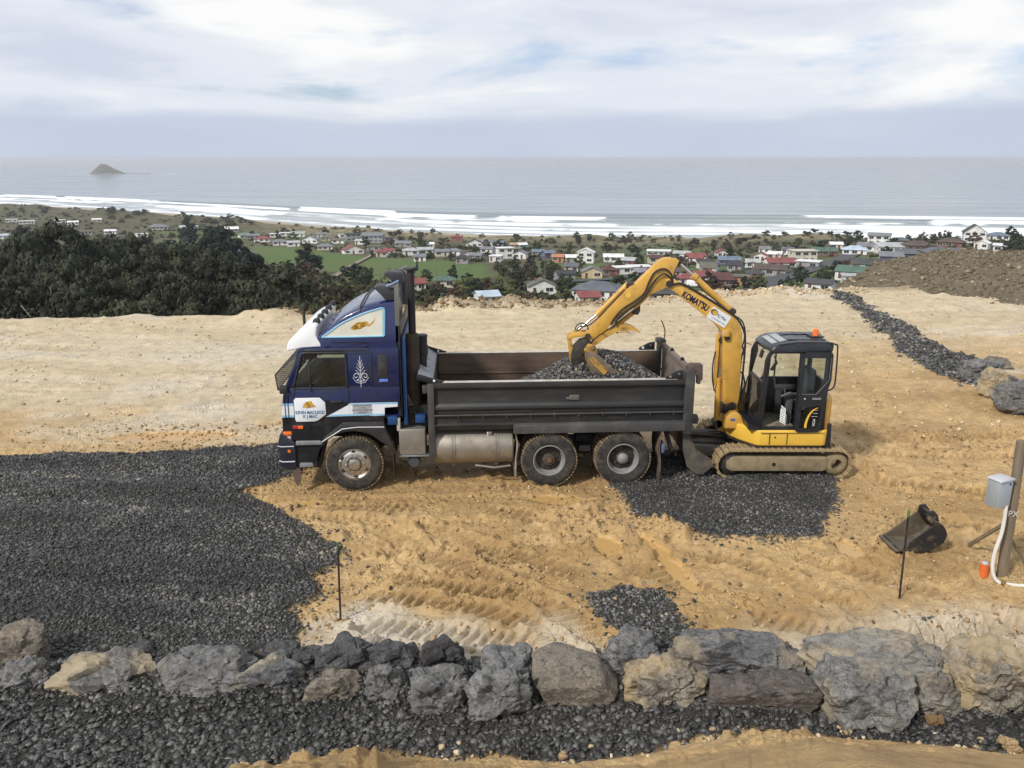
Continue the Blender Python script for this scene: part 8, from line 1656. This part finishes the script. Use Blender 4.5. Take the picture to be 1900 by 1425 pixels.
# flax clumps: long sword leaves
FLX = leafmat('flax leaves', (.075, .085, .030))
fl_me = None
for i, (k, X, Y, h_, r_) in enumerate([t for t in TREES if t[0] == 'flax']):
    rs = np.random.RandomState(40); z = float(hz(X, Y))
    if fl_me is None:
        V, F = [], []
        for j in range(170):
            a = rs.uniform(0, 6.28); l = rs.uniform(.6, 1.05); sp = rs.uniform(.15, .95); d = np.array([math.cos(a), math.sin(a)]); nn = np.array([-d[1], d[0]])*.035; n = len(V)
            for t_ in (0, .5, 1.0):
                c = np.array([*(d*sp*t_*t_*l), l*(t_-.35*sp*t_*t_)]); wd = (1-.9*t_)
                V += [(c[0]-nn[0]*wd, c[1]-nn[1]*wd, c[2]), (c[0]+nn[0]*wd, c[1]+nn[1]*wd, c[2])]
            F += [(n, n+1, n+3, n+2), (n+2, n+3, n+5, n+4)]
        fl_me = bpy.data.meshes.new('flax_clump'); fl_me.from_pydata(V, [], F); fl_me.materials.append(FLX)
    o = bpy.data.objects.new('flax_clump', fl_me); COL.objects.link(o); o.location = (X, Y, z); o.scale = (r_*1.4, r_*1.4, h_); o.rotation_euler = (0, 0, i*1.3); props(o, 'clump of spiky yellow-green flax on the slope below the pad', 'flax', 'flax clumps below the pad')
# low scrub that nobody could count: dunes, gardens, slope
def soup(name, n, fn, s0, s1, mat, seed, label):
    rs = np.random.RandomState(seed); X = rs.uniform(-900, 650, n); Y = 150*(1150/150)**rs.rand(n); X = X*np.minimum(1, Y/650); k = fn(X, Y, rs); X, Y = X[k], Y[k]; n = len(X); Z = hz(X, Y)
    T = 16; s = rs.uniform(s0, s1, n); d = rs.normal(0, 1, (n, T, 3)); d /= np.linalg.norm(d, axis=2)[..., None]; d[..., 2] = np.abs(d[..., 2])*.7
    c = np.stack([X, Y, Z], -1)[:, None, :]+d*s[:, None, None]*rs.uniform(.5, 1, (n, T, 1)); u = rs.normal(0, 1, (n, T, 3))*.34*s[:, None, None]; v = rs.normal(0, 1, (n, T, 3))*.34*s[:, None, None]
    P = np.stack([c-u, c+v, c+u, c-v], 2).reshape(-1, 3); m4 = n*T
    me = bpy.data.meshes.new(name); me.vertices.add(m4*4); me.vertices.foreach_set('co', P.reshape(-1).astype(np.float32)); me.loops.add(m4*4); me.polygons.add(m4); me.loops.foreach_set('vertex_index', np.arange(m4*4, dtype=np.int32)); me.polygons.foreach_set('loop_start', np.arange(0, m4*4, 4, dtype=np.int32)); me.update(calc_edges=True)
    me.materials.append(mat); o = bpy.data.objects.new(name, me); COL.objects.link(o); props(o, label, 'scrub', None, 'stuff')
def infield(X, Y):
    f = np.zeros(X.shape, bool)
    for p in FIELDS[:3]: f |= poly_sd(X, Y, p) > -2
    for rd in ROADS: f |= line_st(X, Y, rd)[0] < 6
    for h in HOUSES: f |= (np.hypot(X-h[0], Y-h[1]) < h[2]*.75)
    return f
soup('dune_scrub', 9000, lambda X, Y, rs: ((shore(X)-Y) > 70) & ((shore(X)-Y) < 230) & (fbm(X*.02, Y*.03, 3, 501) > -.12) & (rs.rand(len(X)) < np.where((X < -250) | (X > 60), 1, .5)), 1.0, 2.4, leafmat('dune scrub', (.060, .058, .030)), 61, 'low olive scrub matting the dunes')
soup('garden_scrub', 22000, lambda X, Y, rs: ((shore(X)-Y) > 200) & ~infield(X, Y) & (fbm(X*.03, Y*.03, 3, 502) > -.15), .7, 1.9, leafmat('garden scrub', (.040, .044, .021)), 62, 'hedges and garden shrubbery between the houses')
soup('pale_scrub', 5000, lambda X, Y, rs: ((shore(X)-Y) > 80) & ~infield(X, Y) & (fbm(X*.02, Y*.02, 3, 503) > .05), .6, 1.6, leafmat('pale scrub', (.115, .10, .055)), 63, 'dry pale grass and brush around the township')
# ================================================================== island off the coast
ix, iy = -1862.0, 3890.0
gx, gy = np.meshgrid(np.linspace(-150, 260, 120), np.linspace(-90, 90, 50))
pk = np.interp(gx, [-105, -60, -38, -12, 10, 45, 85, 110, 150, 200, 235, 260], [0, 7, 28, 47, 44, 24, 8, 4, 4.5, 3, 1.5, 0])
gz = pk*np.clip(1-np.abs(gy)/(25+pk*1.2), 0, 1)**.8+3.0*fbm(gx*.03, gy*.03, 4, 701)-1.5
m = MT('island rock'); n = m.noise(.03, 6, .65); n2 = m.noise(.1, 6, .65)
c = m.mix(m.ramp(n2, [(.35, 0), (.65, 1)]), (.065, .058, .045), (.13, .115, .085)); c = m.mix(m.ramp(n, [(.56, 0), (.68, .8)]), c, (.42, .40, .36)); m.set(col=c, rough=.95, normal=m.bump(n2, .8, 6))
isl = grid_mesh('island', ix+gx, iy+gy, SEA+gz, m.m); props(isl, kind='structure', label='small pointed rocky island off the coast')
fo = B()
rsf = random.Random(5)
for k in range(26):
    x = rsf.uniform(-120, 330); y = -70-rsf.uniform(-6, 10)*.5 if x < 120 else rsf.uniform(-30, 10); l = rsf.uniform(8, 26); fo.prism([(x-l, y-1.5), (x, y-3), (x+l, y-1), (x+l*.4, y+2.5), (x-l*.5, y+2)], SEA+.3, SEA+1.1, 'z')
o = fo.build('surf_foam', pm('foam', (.8, .8, .8), .9)); o.location = (ix, iy, 0); props(o, 'white wash breaking along the island rocks', 'foam', None, 'stuff')

# ================================================================== sea air
hb = B(); hb.box(-62000, 62000, -300, 33500, SEA-3.2, 9.0)
hm = bpy.data.materials.new('sea air'); hm.use_nodes = True; hn = hm.node_tree; hn.nodes.remove(hn.nodes['Principled BSDF'])
vol = hn.nodes.new('ShaderNodeVolumePrincipled'); vol.inputs['Color'].default_value = (0.93, 0.96, 1.0, 1); vol.inputs['Density'].default_value = 0.0001; vol.inputs['Anisotropy'].default_value = 0.2
hn.links.new(vol.outputs[0], hn.nodes['Material Output'].inputs['Volume'])
hz_o = hb.build('haze', hm, None, None); props(hz_o, 'thin pale sea haze lying over the coast', 'haze', None, 'stuff')

# ================================================================== tidy the hierarchy: thing > part > sub-part
def flatten(root):
    for part in list(root.children):
        if part.type == 'EMPTY' and part.children:          # a wheel: its tyre becomes the part
            main = next((c for c in part.children if c.name.startswith('tyre')), part.children[0])
            nm = part.name.split('.')[0]
            for c in list(part.children):
                if c is not main: c.parent = main
            main.parent = root; main.location = part.location; main.rotation_euler = part.rotation_euler
            bpy.data.objects.remove(part); main.name = nm; part = main
        stack = [(c, None) for c in part.children]
        deep = []
        def walk(o, M):
            for c in list(o.children):
                Mc = M @ c.matrix_basis
                deep.append((c, Mc)); walk(c, Mc)
        for c in list(part.children): walk(c, c.matrix_basis.copy())
        for c, Mc in deep: c.parent = part; c.matrix_parent_inverse = Matrix.Identity(4); c.matrix_basis = Mc
for t in (TR, EXC): flatten(t)
